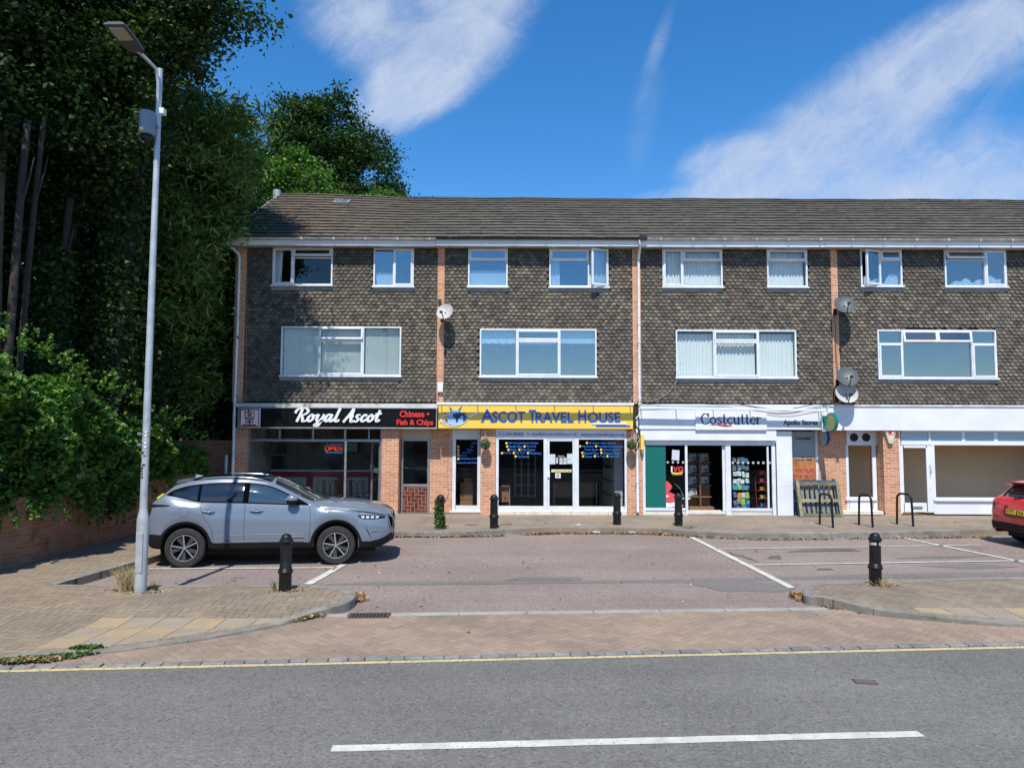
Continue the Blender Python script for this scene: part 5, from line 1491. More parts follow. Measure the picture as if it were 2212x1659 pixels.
mb = MB(); mb.prism([W(u, v, yv) for u, v in ((1450, 1019.5), (1462, 1021), (1475, 1019.5), (1474, 1023.3), (1462, 1025), (1451, 1023.3))], yv, yv + .002)
for u in (1454, 1458, 1463, 1468, 1472): x, z = W(u, 1026.5 - abs(u - 1463) * .06, yv); mb.box(x - .009, x + .009, yv, yv + .002, z - .009, z + .009)
mb.build('ribbon', M_wyel, sf5)
mb = MB()
for u in (1442.5, 1453.5, 1464.5, 1475.5): x, z = W(u, 998.5, yv); mb.lathe([(.034, -.002), (.034, 0), (0, 0)], (x, yv, z), axis='Y', n=14)
for u in (1583, 1594, 1605, 1616, 1627, 1638, 1649, 1662.5): x, z = W(u, 999.5, yv); mb.lathe([(.036, -.002), (.036, 0), (0, 0)], (x, yv, z), axis='Y', n=14)
mb.build('warning_dots', pmat('frosted dots', (.42, .47, .45), .6), sf5)
mb = MB(); x0, x1, z0, z1 = rc(1451.5, 972, 1467.5, 994, yv); mb.obox(((x0 + x1) / 2, yv, (z0 + z1) / 2), ((x1 - x0) / 2, 0, -.008), (0, .001, 0), (.008, 0, (z1 - z0) / 2)); mb.build('notice', M_paper, sf5)
# poster in the recessed window
def poster_mat():
    m, nt, b = new_mat('printed drinks poster')
    p = pos(nt); x, y, z = xyz(nt, p); n = noise(nt, p, 7, 3)
    zt = WZ(932, Y=Y2); zb_ = WZ(1045, Y=Y2); k = (z - zb_) / (zt - zb_)
    c = mixc(nt, (k + (n - .5) * .12).sm(.42, .58), mixc(nt, n.sm(.4, .6), (.50, .16, .05), (.62, .28, .10)), (.46, .46, .46))
    c = mixc(nt, k.sm(.02, .15, .6, 0), c, (.45, .18, .10))
    nt.links.new(c, b.inputs['Base Color']); b.inputs['Roughness'].default_value = .35; return m
yp = Y2 + .03
t_ = MB(); fbox(t_, 1712, 932, 1762.5, 1079, yp, yp + .004); t_.build('poster', poster_mat(), sf6)
serif_word('lettering', 'Costcutter', WX(1719, 945, yp), WX(1752, 945, yp), WZ(947.5, Y=yp), .058, M_navy, sf6, yp - .010, 1.3)
mb = MB()
for v in (1013, 1026):
    for i in range(4): x, z = W(1719 + i * 11.3, v, yp - .01); mb.sphere((x, yp - .002, z), (.05, .01, .05), 12, 6)
mb.build('berries', M_pink, sf6, smooth=True)
mb = MB()
for a, b, v0, v1 in ((1716, 1728, 992, 994), (1730, 1738, 986, 988.5), (1730, 1738, 992, 995), (1742, 1755, 985, 987), (1742, 1755, 991, 995)): fbox(mb, a, v0, b, v1, yp - .004, yp - .001)
mb.build('print', pmat('brown print', (.15, .05, .03), .6), sf6)
# glowing OPEN sign in the takeaway window
t = thing('open_sign', base(727, 976, Y + .12), 'red and blue OPEN light sign inside the takeaway window', 'open sign')
x0, x1, z0, z1 = rc(702, 959, 742, 978.5, Y + .12)
M_ro = pmat('red lamp tube', (1.0, .08, .03), .5, emit=.55); M_bo = pmat('blue lamp tube', (.05, .30, .75), .5, emit=.3)
mb = MB()
w4 = (x1 - x0) / 4.6; h = (z1 - z0) * .5; zz = z0 + (z1 - z0) * .25; r = .009; yo = Y + .12
def tb(pts): mb.tube([(x0 + a * w4, yo, zz + b * h) for a, b in pts], r, 6)
tb([(.1, .2), (.1, .8), (.3, 1), (.7, 1), (.9, .8), (.9, .2), (.7, 0), (.3, 0), (.1, .2)])
tb([(1.25, 0), (1.25, 1), (1.9, 1), (2.0, .75), (1.9, .5), (1.25, .5)]); tb([(3.05, 1), (2.35, 1), (2.35, 0), (3.05, 0)]); tb([(2.35, .5), (2.95, .5)]); tb([(3.4, 0), (3.4, 1), (4.2, 0), (4.2, 1)])
mb.build('letter_tubes', M_ro, t)
mb = MB(); mb.tube([(x0 + .02, yo, z1 - .01), (x1 - .02, yo, z1 - .01)], .007, 6); mb.tube([(x0 + .02, yo, z0 + .01), (x1 - .02, yo, z0 + .01)], .007, 6); mb.build('border_tubes', M_bo, t)

# ------------------------------------------------------------------ fixtures on the walls
def dish(u, v, w, yoff, label, mat, yaw=20, tilt=32, arm=True):
    y = F - yoff; x, z = W(u, v, y); r = w / 1550 * y / 2
    t = thing('satellite_dish', (x, y, z), label, 'satellite dish', 'satellite dishes on the brick piers')
    n = Vector((math.sin(rad(yaw)) * math.cos(rad(tilt)), -math.cos(rad(yaw)) * math.cos(rad(tilt)), math.sin(rad(tilt))))
    q = n.to_track_quat('Z', 'Y').to_matrix()
    c = Vector((x, y, z))
    mb = MB(); prof = [(r * k / 6, .16 * r * (k / 6) ** 2 * 2 - .16 * r) for k in range(7)]
    rings = [[c + q @ Vector((a * math.cos(th) * 1.0, a * math.sin(th) * 1.08, h)) for th in np.linspace(0, 2 * math.pi, 29)] for a, h in prof]
    mb.grid(rings); rings2 = [[p - n * .006 for p in row] for row in rings]; mb.grid(rings2, flip=True)
    mb.grid([rings[-1], [p - n * .012 for p in rings[-1]]])
    mb.build('reflector', mat, t, smooth=True, sharp=50)
    dn = q @ Vector((0, -1, 0)); 
    if dn.z > 0: dn = -dn
    s0 = c + dn * r * 1.0; s1 = c + n * r * 1.05 + dn * r * .75
    mb = MB(); mb.bar(s0, s1, .022, .022); mb.build('arm', M_blackmatt, t)
    mb = MB(); dd = (c - s1).normalized(); mb.tube([s1 - dd * .03, s1 + dd * .06], .03, 10); mb.obox(s1 - dd * .05 + Vector((0, 0, .005)), (.035, 0, 0), (0, .03, 0), (0, 0, .035)); mb.build('receiver', M_blackmatt, t, smooth=True, sharp=40)
    mb = MB(); bx_ = x - .12; mb.tube([c - n * .02, (bx_ + .06, F - .14, z - .05), (bx_, F - .12, z - .12), (bx_, F - .05, z - .12)], .018, 8); mb.box(bx_ - .05, bx_ + .05, F - .06, F - .046, z - .22, z - .03); mb.build('bracket', M_blackm, t)
    return t
M_dl = pmat('weathered pale dish', (.50, .50, .48), .5, col2=(.42, .40, .38), scale=4, dirt=(12, .62, .72, (.36, .25, .18)))
M_dg = pmat('grey mesh dish', (.095, .108, .12), .5, col2=(.075, .085, .095), scale=4)
dish(961.5, 674.5, 37, .42, 'pale round dish with rust spots on the brick pier left of the travel shop flats', M_dl, -14, 26)
dish(1825, 660, 45, .42, 'dark grey satellite dish, highest of the three on the right brick pier', M_dg, -10, 33)
dish(1830.5, 815.5, 46, .42, 'dark grey satellite dish just above a pale one on the right brick pier', M_dg, -10, 33)
dish(1828.5, 851, 46, .40, 'pale grey satellite dish, lowest on the right brick pier', M_dl, -10, 30)
# small boxes
def wallbox(name, u0, v0, u1, v1, dep, mat, label, cat, y=None):
    y = (PF if y is None else y); x0, x1, z0, z1 = RC(u0, v0, u1, v1, y - dep)
    t = thing(name, ((x0 + x1) / 2, y, z0), label, cat)
    MB().box(x0, x1, y - dep, y - .002, z0, z1).build('case', mat, t, bevel=.012)
    return t, (x0, x1, z0, z1)
t, r_ = wallbox('junction_box', 944.8, 826, 956.8, 847, .09, M_whitep, 'white cable box low on the brick pier above the travel sign', 'cable box')
MB().tube([(r_[0] + .03, F - .09, r_[2] + .005), (r_[0] + .0, F - .10, r_[2] - .08), (r_[0] + .05, F - .10, r_[2] - .2)], .008, 6).build('cable', M_greycable, t)
t, r_ = wallbox('alarm_box', 945.5, 646, 953, 655, .06, M_rust, 'small rusty metal bracket box above the round pale dish', 'bracket')
mb = MB(); mb.box((r_[0] + r_[1]) / 2 - .02, (r_[0] + r_[1]) / 2 + .02, PF - .07, PF - .01, r_[2] - .1, r_[2] - .002); mb.build('lug', M_rust, t)
t, r_ = wallbox('cable_duct', 1384, 938, 1391.5, 972, .13, M_yellow, 'narrow yellow box beside the white downpipe and the convenience shop front', 'wall box', F - .03)
mb = MB(); mb.box(r_[0] + .02, r_[1] - .02, F - .15, F - .04, r_[2] - .10, r_[2] - .003); mb.build('outlet', M_alu, t)
# shield shaped alarm box
x, z = W(1924.3, 944, F - .12)
t = thing('alarm_box', (x, F - .03, z - .2), 'cream shield shaped burglar alarm box with red and white label on brick pier', 'alarm box')
mb = MB(); sh = [(-.145, .20), (.145, .20), (.145, .12), (.07, -.16), (.04, -.20), (-.04, -.20), (-.07, -.16), (-.145, .12)]
mb.prism([(x + a, z + b) for a, b in sh], F - .13, F - .031); mb.build('case', pmat('cream alarm plastic', (.60, .54, .38), .5), t, bevel=.015)
mb = MB(); mb.box(x - .07, x + .10, F - .134, F - .1305, z + .07, z + .175); mb.build('label', M_red, t)
mb = MB(); mb.box(x + .025, x + .08, F - .137, F - .1345, z + .09, z + .15); mb.box(x - .05, x + .06, F - .134, F - .1305, z - .02, z + .0); mb.box(x - .04, x + .05, F - .134, F - .1305, z - .06, z - .04); mb.build('print', M_letwhite, t)
# projecting round signs
def round_sign(u, v, w, h, y, label, rimm, facem, text=None):
    x, z = W(u, v, y); r = h / 1550 * y / 2
    t = thing('round_sign', (x, y, z - r), label, 'round sign')
    yaw = math.asin(min(.98, w / h)); # turned mostly edge on
    n = Vector((-math.sin(rad(35)), -math.cos(rad(35)), 0))
    n = Vector((-.994, -.11, 0)); q = n.to_track_quat('Z', 'Y').to_matrix(); c = Vector((x, y, z))
    mb = MB(); R_ = [[c + q @ Vector((rr * math.cos(a), rr * math.sin(a), hh)) for a in np.linspace(0, 2 * math.pi, 33)] for rr, hh in ((0, -.06), (r * .8, -.06), (r, -.04), (r, .035), (r * .93, .045), (r * .90, .03))]
    mb.grid(R_); mb.build('rim', rimm, t, smooth=True, sharp=35)
    mb = MB(); mb.grid([[c + q @ Vector((rr * math.cos(a), rr * math.sin(a), .035)) for a in np.linspace(0, 2 * math.pi, 33)] for rr in (0.001, r * .905)]); mb.build('face', facem, t)
    mb = MB(); mb.tube([(x, y + r * .5, z), (x - .02, F - .1, z)], .02, 8); mb.build('bracket', M_blackm, t)
    return t, c, q, r
M_green = pmat('emerald plastic', (.0, .20, .15), .3); M_fadedy = pmat('faded yellow green disc', (.42, .42, .16), .4, col2=(.33, .36, .14), scale=3)
round_sign(1797, 911.5, 26, 41, F - .52, 'green rimmed round sign with faded yellow face right of the swoosh sign', M_green, M_fadedy)
round_sign(1780.5, 945, 18, 36, F - .02, 'small white faced round sign with dark blue rim under the green one', pmat('cobalt plastic', (.015, .02, .18), .3), pmat('greyish white disc', (.45, .47, .46), .4))
mb = MB(); x0, x1, z0, z1 = rc(1775.5, 902, 1785.5, 925, F - .25); 
t = thing('sign_bracket', ((x0 + x1) / 2, F - .2, z0), 'white angle bracket frame with green plate holding the round sign', 'bracket')
mb.box(x0, x0 + .02, F - .26, F - .20, z0 - .06, z1 + .34); mb.box(x1 + .04, x1 + .06, F - .26, F - .20, z0 - .06, z1 + .34); mb.box(x0, x1 + .06, F - .26, F - .20, z0 - .08, z0 - .06); mb.box(x0 + .02, x1 + .04, F - .24, F - .22, z1 + .1, z1 + .12); mb.build('frame', M_whitep, t)
MB().box(x0 + .021, x1 + .039, F - .24, F - .225, z0 + .05, z1 + .05).build('plate', M_green, t)
# cables swagging along the top of the signs
def cable(pts, r, mat, label, name='cable'):
    P = catmull([(p[0], p[1], p[2]) for p in pts], 6); o = MB().tube(P, r, 6).build(name, mat); return tag(o, label, 'cable')
cz = lambda u, v, y: (W(u, v, y)[0], y, W(u, v, y)[1])
cable([cz(u, v, F - .24) for u, v in ((1376, 868), (1470, 869), (1570, 870), (1640, 880), (1700, 884), (1760, 873), (1800, 868))], .012, M_cable, 'thick black cable sagging above the white sign with the red swoosh')
cable([cz(u, v, F - .26) for u, v in ((1380, 874), (1480, 872), (1600, 877), (1690, 888), (1740, 883), (1790, 872))], .007, M_cable, 'thin black cable drooping over the right end of the convenience shop rail')
cable([cz(u, v, F - .12) for u, v in ((1462, 820), (1458, 845), (1466, 860), (1478, 868))], .006, M_greycable, 'thin grey cable hanging below the net curtained window')
cable([cz(u, v, F - .10) for u, v in ((1461, 822), (1446, 845), (1425, 860), (1398, 868))], .006, M_greycable, 'thin grey cable looping left from the net curtained window')
cable([cz(u, v, F - .11) for u, v in ((1801, 668), (1804, 700), (1806, 760), (1810, 820), (1809, 862))], .009, M_cable, 'black cable running down the right brick pier')
cable([cz(u, v, F - .17) for u, v in ((1371, 905), (1374, 920), (1380, 930), (1376, 945), (1379, 962), (1373, 975))], .016, M_cable, 'tangle of dark cable on the white downpipe beside the yellow sign')
cable([cz(u, v, F - .19) for u, v in ((1380, 900), (1369, 915), (1370, 932), (1383, 940), (1372, 955))], .011, M_cable, 'looped black cable wrapped round the white downpipe')
cable([cz(u, v, F + REC - .02) for u, v in ((966, 932), (967.5, 980), (966, 1030), (969, 1060), (962, 1082), (956, 1082))], .007, M_greycable, 'thin grey cable down the brick wall left of the narrow travel window')
cable([cz(u, v, F - .10) for u, v in ((533, 545), (533, 700), (531, 850), (523, 868))], .006, pmat('orange cable', (.5, .2, .06), .6), 'thin orange cable down the brick at the left corner')

# hanging topiary balls
def ball(u, v, y, label):
    x, z = W(u, v, y); r = .145
    t = thing('topiary_ball', (x, y, z), label, 'hanging plant', 'hanging topiary balls beside the travel shop')
    MB().sphere((x, y, z), r * .86, 14, 10).build('core', pmat('dark moss', (.02, .03, .015), .95), t, smooth=True)
    d_ = rng.normal(size=(900, 3)); d_ /= np.linalg.norm(d_, axis=1, keepdims=True)
    leaves(np.array((x, y, z)) + d_ * r * rng.uniform(.85, 1.02, (900, 1)), .035, leaf_mat('box leaves', (.10, .16, .06), (.26, .34, .16), (.5, .52, .36)), 'foliage', t, elong=1.4)
    mb = MB(); top = z + r
    for k in (-1, 0, 1): mb.tube([(x + .06 * k, y, top - .03), (x, y, top + .14)], .004, 5)
    mb.tube([(x, y, top + .14), (x, y, Z_SB - .02)], .004, 5); mb.build('chain', M_metal, t)
    MB().tube([(x, F - .02, Z_SB - .03), (x, y + .02, Z_SB - .03), (x, y, Z_SB - .01), (x, y - .015, Z_SB - .04)], .009, 6).build('hook', M_blackm, t)
ball(1048.3, 959.4, F - .30, 'round green topiary ball hanging on the brick pier right of the narrow window')
ball(1365, 960.4, F - .30, 'round green topiary ball hanging beside the white downpipe')

# ------------------------------------------------------------------ street furniture
def bollard(p, label, h=.82, r=.098, tilt=0.0, ivy=False, band=False):
    x, y, z = p
    t = thing('bollard', (0, 0, 0), label, 'bollard', 'black cast iron bollards')
    k = h / .82
    pr = [(r * 1.04, 0), (r * 1.04, .235 * k), (r * 1.06, .24 * k), (r * 1.24, .262 * k), (r * 1.26, .28 * k), (r * 1.12, .295 * k), (r * 1.14, .31 * k), (r * .98, .33 * k), (r * .94, .68 * k), (r * .96, .69 * k), (r * 1.18, .70 * k), (r * 1.22, .715 * k),
          (r * 1.05, .728 * k), (r * 1.03, .74 * k), (r * .88, .75 * k), (r * .84, .775 * k), (r * .66, .80 * k), (r * .38, .815 * k), (0, .82 * k)]
    MB().lathe(pr, (0, 0, 0), n=28).build('post', M_blackm, t, smooth=True, sharp=35)
    if band:
        mb = MB(); mb.lathe([(r * .985, .628 * k), (r * .985, .672 * k)], (0, 0, 0), n=28)
        keep = [i for i, f in enumerate(mb.f) if len(f) == 4 and not (20 <= i <= 21)]; mb.f = [mb.f[i] for i in keep]; mb.m = [0] * len(mb.f)
        mb.build('reflective_band', pmat('grey reflective band', (.42, .44, .44), .4), t)
    if ivy:
        a = rng.uniform(0, 2 * math.pi, 1500); zz = rng.uniform(0, .70 * k, 1500); rr = r * 1.05 + rng.exponential(.018, 1500) + .05 * np.clip(.25 - zz, 0, 1)
        C = np.stack([rr * np.cos(a) - .012, rr * np.sin(a), zz], 1); C = C[(np.sin(a * 1.0 + 2.2 + zz * 5) > -.55)]
        leaves(C, .05, M_weed, 'climbing_weed', t, elong=2.4)
    t.location = (x, y, z); t.rotation_euler = (0, tilt, 0)
    return t
bz = G(1068, 1141, FPZ)
bollard(GP(615.5, 1275), 'near bollard on the left pavement in front of the parked grey car', h=.83, r=.088, tilt=rad(0.3))
bollard(GP(1891, 1262.5), 'near bollard on the right pavement, leaning a little, with a pale reflective band', h=.80, r=.088, tilt=rad(1.2), band=True)
bollard(G(951, 1141.5, FPZ), 'bollard overgrown with green weeds by the brick wall right of the takeaway', ivy=True)
bollard(G(1067, 1140.5, FPZ), 'bollard before the left end of the travel shop window')
bollard(G(1333, 1133, FPZ), 'bollard before the right end of the travel shop window')
bollard(G(1466, 1135.5, FPZ), 'bollard in front of the teal and pink shop window')

def stand(pa, pb, ztop, label):
    """cycle stand: one bent tube"""
    a, b = Vector(pa), Vector(pb); d_ = (b - a); L = d_.length; d_.normalize(); r = .13
    t = thing('cycle_stand', tuple((a + b) / 2), label, 'cycle stand', 'black hoop cycle stands')
    P = [a - Vector((0, 0, .03))]; up = Vector((0, 0, 1))
    for k in range(7): th = math.pi / 2 * k / 6; P.append(a + up * (ztop - r + r * math.sin(th)) + d_ * (.03 + r - r * math.cos(th)))
    for k in range(7): th = math.pi / 2 * k / 6; P.append(b + up * (ztop - r + r * math.cos(th)) - d_ * (.03 + r - r * math.sin(th)))
    P.append(b - Vector((0, 0, .03)))
    MB().tube(P, .0275, 12).build('hoop', M_blackm, t, smooth=True, sharp=50)
stand(G(1770.8, 1133, FPZ), G(1799.5, 1140, FPZ), .80, 'black hoop cycle stand in front of the wooden pallets')
stand(G(1855.5, 1134, FPZ), G(1885.4, 1139, FPZ), .79, 'black hoop cycle stand in front of the window with two round vents')
stand(G(1937.6, 1132, FPZ), G(1973, 1137, FPZ), .80, 'black hoop cycle stand in front of the empty shop door')

# pallets leaning on the wall
def pallet(u0, v0, u1, v1, y, mats, label, lean=.22, stagger=0.0):
    """upright pallet seen from below: three bearers across, slats behind"""
    x0, x1, z0, z1 = rc(u0, v0, u1, v1, y); z0 = FPZ; w, h = x1 - x0, z1 - z0
    t = thing('pallet', (x0 + w / 2, y, z0), label, 'pallet', 'wooden pallets leaning against the shop wall')
    a = math.atan2(lean, h); ca, sa = math.cos(a), math.sin(a)
    def tr(mb):
        mb.v = [(x, y + (z - z0) * sa + (yy - y) * ca, z0 + (z - z0) * ca - (yy - y) * sa * -1 * -1) for x, yy, z in mb.v]; return mb
    Fm, Sm, Cm = MB(), MB(), MB()
    for k, fz in enumerate((.0, .40, .86)): Fm.box(x0 + .0, x1, y - .022, y, z0 + h * fz + .006, z0 + h * (fz + (.105 if k != 1 else .09)), k % 2)
    for xx, ww in ((x0, .09), (x1 - .09, .09)): Fm.box(xx, xx + ww, y - .044, y - .023, z0, z1, 1)
    n = 9
    for i in range(n):
        xx = x0 + .02 + (w - .12) * i / (n - 1); Sm.box(xx, xx + .082, y + .102, y + .122, z0 + .01, z1 - .02 - random.uniform(0, .02), random.randint(0, 1))
    for xx in (x0 + .0, x0 + w / 2 - .05, x1 - .10):
        for fz in (.0, .40, .86): Cm.box(xx, xx + .10, y + .001, y + .10, z0 + h * fz + .008, z0 + h * fz + .095)
    tr(Fm).build('rails', mats[:2], t, bevel=.004); tr(Sm).build('slats', mats[2:4], t, bevel=.003); tr(Cm).build('blocks', mats[0], t)
    return t
wg = pmat('weathered grey green timber', (.15, .155, .105), .9, col2=(.09, .10, .075), scale=5, bmp=(18, .4)); wy = pmat('pale weathered timber', (.33, .28, .165), .9, col2=(.19, .175, .11), scale=6, bmp=(18, .4)); wb = pmat('blue tinted timber', (.15, .20, .20), .9, col2=(.20, .20, .15), scale=7)
bl = pmat('navy painted timber', (.015, .035, .085), .8, col2=(.04, .07, .13), scale=6, dirt=(14, .62, .70, (.3, .25, .15)))
pallet(1717, 1033, 1813, 1117, F - .08, [bl, bl, bl, bl], 'dark blue painted pallet standing behind the greenish one', .30)
pallet(1726.5, 1037, 1820, 1116.5, F - .42, [wg, wy, wb, wy], 'weathered greenish wooden pallet leaning in front of the blue one', .26)

# street lamp
p = GP(303, 1277.5); lx, ly, lz = p
t = thing('street_lamp', tuple(p), 'tall galvanised street lamp with flat head at the left pavement', 'street lamp')
H = 7.88
MB().lathe([(.084, 0), (.084, 1.02), (.080, 1.06), (.058, 1.18), (.056, 1.20)], (lx, ly, lz), n=24).build('base', M_metal, t, smooth=True, sharp=35)
MB().lathe([(.054, 1.19), (.052, 2.6), (.046, 5.2), (.041, H - .9), (.041, H), (.038, H)], (lx, ly, lz), n=20).build('column', M_metal, t, smooth=True, sharp=35)
mb = MB(); mb.box(lx - .050, lx + .050, ly - .089, ly - .06, lz + .28, lz + .86); mb.build('service_door', M_metal, t, bevel=.008)
hx0 = Vector((lx - .13, ly - .38, lz + H + .05)); hn = Vector((-.02, -1.0, .10)).normalized()
mb = MB(); mb.tube([(lx, ly - .02, lz + H - 1.0), (lx + .01, ly - .06, lz + H - .25), (lx - .0, ly - .12, lz + H - .06), (lx - .08, ly - .26, lz + H + .02), tuple(hx0 + hn * .05)], [.026, .026, .026, .026, .028], 10); mb.build('arm', M_metal, t, smooth=True, sharp=50)
sd_ = Vector((hn.y * -1, hn.x, 0)).normalized(); up = sd_.cross(hn).normalized(); 
if up.z < 0: up = -up
mb = MB(); rows = []
for s_, w_, h_ in ((0, .07, .03), (.06, .115, .045), (.25, .14, .055), (.50, .155, .045), (.62, .155, .035), (.66, .145, .028)):
    c = hx0 + hn * s_
    rows.append([c - sd_ * w_ - up * h_ * .5, c - sd_ * w_ * .96 + up * h_ * .3, c - sd_ * w_ * .6 + up * h_, c + sd_ * w_ * .6 + up * h_, c + sd_ * w_ * .96 + up * h_ * .3, c + sd_ * w_ - up * h_ * .5, c - sd_ * w_ - up * h_ * .5])
mb.grid(rows); mb.add(rows[0][:6], [(0, 1, 2, 3, 4, 5)]); mb.add(rows[-1][:6], [(5, 4, 3, 2, 1, 0)])
mb.build('lamp_head', pmat('grey lamp housing', (.085, .09, .098), .5), t, bevel=.004)
c = hx0 + hn * .47 - up * .030; mb = MB(); mb.obox(c, hn * .13, sd_ * .10, up * .012); mb.build('lens', pmat('clouded lamp lens', (.40, .38, .30), .4), t)
for s_ in (-.40, .42):
    pass
mb = MB()
for zz in (2.10, 2.16, 2.27, 2.32): mb.lathe([(.055, zz - .006), (.059, zz), (.055, zz + .006)], (lx, ly, lz), n=18)
for zz in (2.14, 2.30): mb.box(lx - .105, lx - .05, ly - .05, ly + .0, lz + zz - .02, lz + zz + .02)
mb.build('clamp_bands', M_alu, t)
mb = MB()
for i in range(9):
    a, zz = -1.75 + random.uniform(-.5, .5), 1.66 + .045 * i; q = Vector((lx + .0545 * math.cos(a), ly + .0545 * math.sin(a), lz + zz)); mb.obox(q, (.010 + .01 * random.random(), 0, 0), (0, .002, 0), (.004 * random.uniform(-1, 1), 0, .012 * random.uniform(.5, 1.6)))
mb.build('torn_stickers', M_blackmatt, t)
cx_, cz_ = W(318, 270, ly - .14)
tc = thing('camera_pod', (cx_, ly - .14, cz_ - .25), 'grey cylindrical camera pod with dome strapped to the street lamp', 'camera')
MB().lathe([(.0, cz_ + .20), (.115, cz_ + .19), (.117, cz_ + .18), (.112, cz_ - .06), (.117, cz_ - .065), (.117, cz_ - .16), (.105, cz_ - .165), (0, cz_ - .165)][::-1], (cx_, ly - .14, 0), n=26).build('housing', pmat('pod grey paint', (.20, .235, .29), .4), tc, smooth=True, sharp=35)
mb = MB(); mb.lathe([(0.0, cz_ - .27), (.04, cz_ - .262), (.075, cz_ - .23), (.088, cz_ - .17)], (cx_, ly - .14, 0), n=20); mb.build('dome', M_blackm, tc, smooth=True)
MB().lathe([(.03, -.004), (.03, .003), (.0, .003)], (cx_ - .02, ly - .26, cz_ - .11), axis='Y', n=14).build('badge', M_yellow, tc)
MB().box(cx_ + .06, lx + .05, ly - .08, ly - .04, cz_ - .02, cz_ + .02).build('bracket', M_alu, tc)
x, z = W(346, 242, ly)
td_ = thing('sensor_box', (x, ly, z), 'small white sensor box on the right side of the street lamp', 'sensor')
MB().box(x - .02, x + .075, ly - .05, ly + .05, z - .05, z + .045).build('case', M_whitep, td_, bevel=.01); MB().box(lx + .0, x - .018, ly - .02, ly + .02, z - .015, z + .02).build('bracket', M_alu, td_)

# ------------------------------------------------------------------ inside the shops
zf_ = zf
def lbl(o, l, c, g_=None): return tag(o, l, c, g_)
t = thing('counter', (WX(650, 1050, F + 3), F + 2.6, zf_), 'long takeaway counter with white top and red front with pale panels', 'counter')
xa, xb = WX(540, 1000, F + 3), WX(812, 1000, F + 3)
MB().box(xa, xb, F + 2.55, F + 3.2, zf_ + 1.05, zf_ + 1.09).build('top', M_whitep, t); MB().box(xa, xb, F + 2.62, F + 3.15, zf_, zf_ + 1.05).build('front', pmat('red counter front', (.30, .03, .035), .4), t)
mb = MB()
for i in range(4): a = xa + .2 + i * 1.0; mb.box(a, a + .78, F + 2.60, F + 2.619, zf_ + .1, zf_ + .86)
mb.build('panel', pmat('pale laminate', (.45, .44, .42), .5), t)
t = thing('hot_cabinet', (WX(570, 1000, F + 2.9), F + 2.9, zf_ + 1.09), 'glass and steel food cabinet standing on the takeaway counter', 'cabinet')
a = WX(548, 1000, F + 2.9); mb = MB(); mb.box(a, a + 1.0, F + 2.7, F + 3.15, zf_ + 1.091, zf_ + 1.12); mb.box(a, a + 1.0, F + 2.7, F + 3.15, zf_ + 1.55, zf_ + 1.58); mb.build('shelves', M_alu, t); MB().box(a + .03, a + .97, F + 2.72, F + 3.1, zf_ + 1.125, zf_ + 1.545).build('glazing', M_shopglass, t)
t = thing('menu_board', (WX(690, 985, F + 4.1), F + 4.1, 2.0), 'dark framed picture board on the takeaway back wall', 'board')
mb = MB(); fbox(mb, 708, 955, 775, 978, F + 4.12, F + 4.19); mb.build('board', M_roomd, t); mb = MB(); fbox(mb, 711, 957, 772, 976, F + 4.11, F + 4.119); mb.build('print', M_paper, t)
def chair(x, y, rz, label):
    t = thing('cafe_chair', (0, 0, 0), label, 'chair', 'black metal chairs in the takeaway')
    mb = MB(); mb.box(-.19, .19, -.19, .19, .43, .455); mb.build('seat', M_blackm, t, bevel=.01)
    for sx in (-1, 1):
        for sy in (-1, 1): MB().tube([(sx * .21, sy * .21, 0), (sx * .16, sy * .16, .43)], .014, 6).build('leg', M_blackm, t)
    mb = MB(); mb.tube(catmull([(-.18, .18, .45), (-.19, .21, .70), (-.14, .23, .86), (0, .235, .90), (.14, .23, .86), (.19, .21, .70), (.18, .18, .45)], 4), .012, 6)
    mb.box(-.05, .05, .20, .215, .46, .88); mb.build('backrest', M_blackm, t)
    t.location = (x, y, zf_); t.rotation_euler = (0, 0, rz); return t
for u, l in ((702, 'black metal cafe chair, leftmost inside the takeaway window'), (727, 'black metal cafe chair behind the takeaway door post'), (760, 'black metal cafe chair visible in the takeaway doorway'), (786, 'black metal cafe chair nearest the open takeaway door')):
    chair(WX(u, 1050, F + .9), F + .9 + random.uniform(-.05, .1), math.pi + random.uniform(-.2, .2), l)
# travel shop
def desk(u0, u1, y, label, mat=M_wood, h=.74):
    x0, x1 = WX(u0, 1040, y), WX(u1, 1040, y); t = thing('desk', ((x0 + x1) / 2, y, zf_), label, 'desk')
    MB().box(x0, x1, y, y + .7, zf_ + h - .03, zf_ + h).build('top', mat, t); mb = MB(); mb.box(x0 + .03, x1 - .03, y + .1, y + .12, zf_ + .25, zf_ + h - .031); mb.build('modesty_panel', mat, t)
    MB().box(x0, x0 + .03, y + .02, y + .68, zf_, zf_ + h - .031).build('leg', M_alu, t); MB().box(x1 - .03, x1, y + .02, y + .68, zf_, zf_ + h - .031).build('leg', M_alu, t); return t
desk(1060, 1102, F + .8, 'light wood desk just inside the left travel shop window'); desk(1196, 1290, F + 2.4, 'wide wooden desk seen through the travel shop door')
t = thing('wood_cabinet', (WX(1008, 1050, F + 1.2), F + 1.2, zf_), 'plain wooden cabinet inside the narrow travel window', 'cabinet')
mb = MB(); fbox(mb, 994, 1042, 1021, 1092, F + 1.1, F + 1.5); mb.build('body', M_wood, t, bevel=.005)
t2 = thing('storage_box', (WX(1010, 1036, F + 1.25), F + 1.25, WZ(1042, Y=F + 1.2)), 'small wooden box on top of the cabinet in the narrow travel window', 'box')
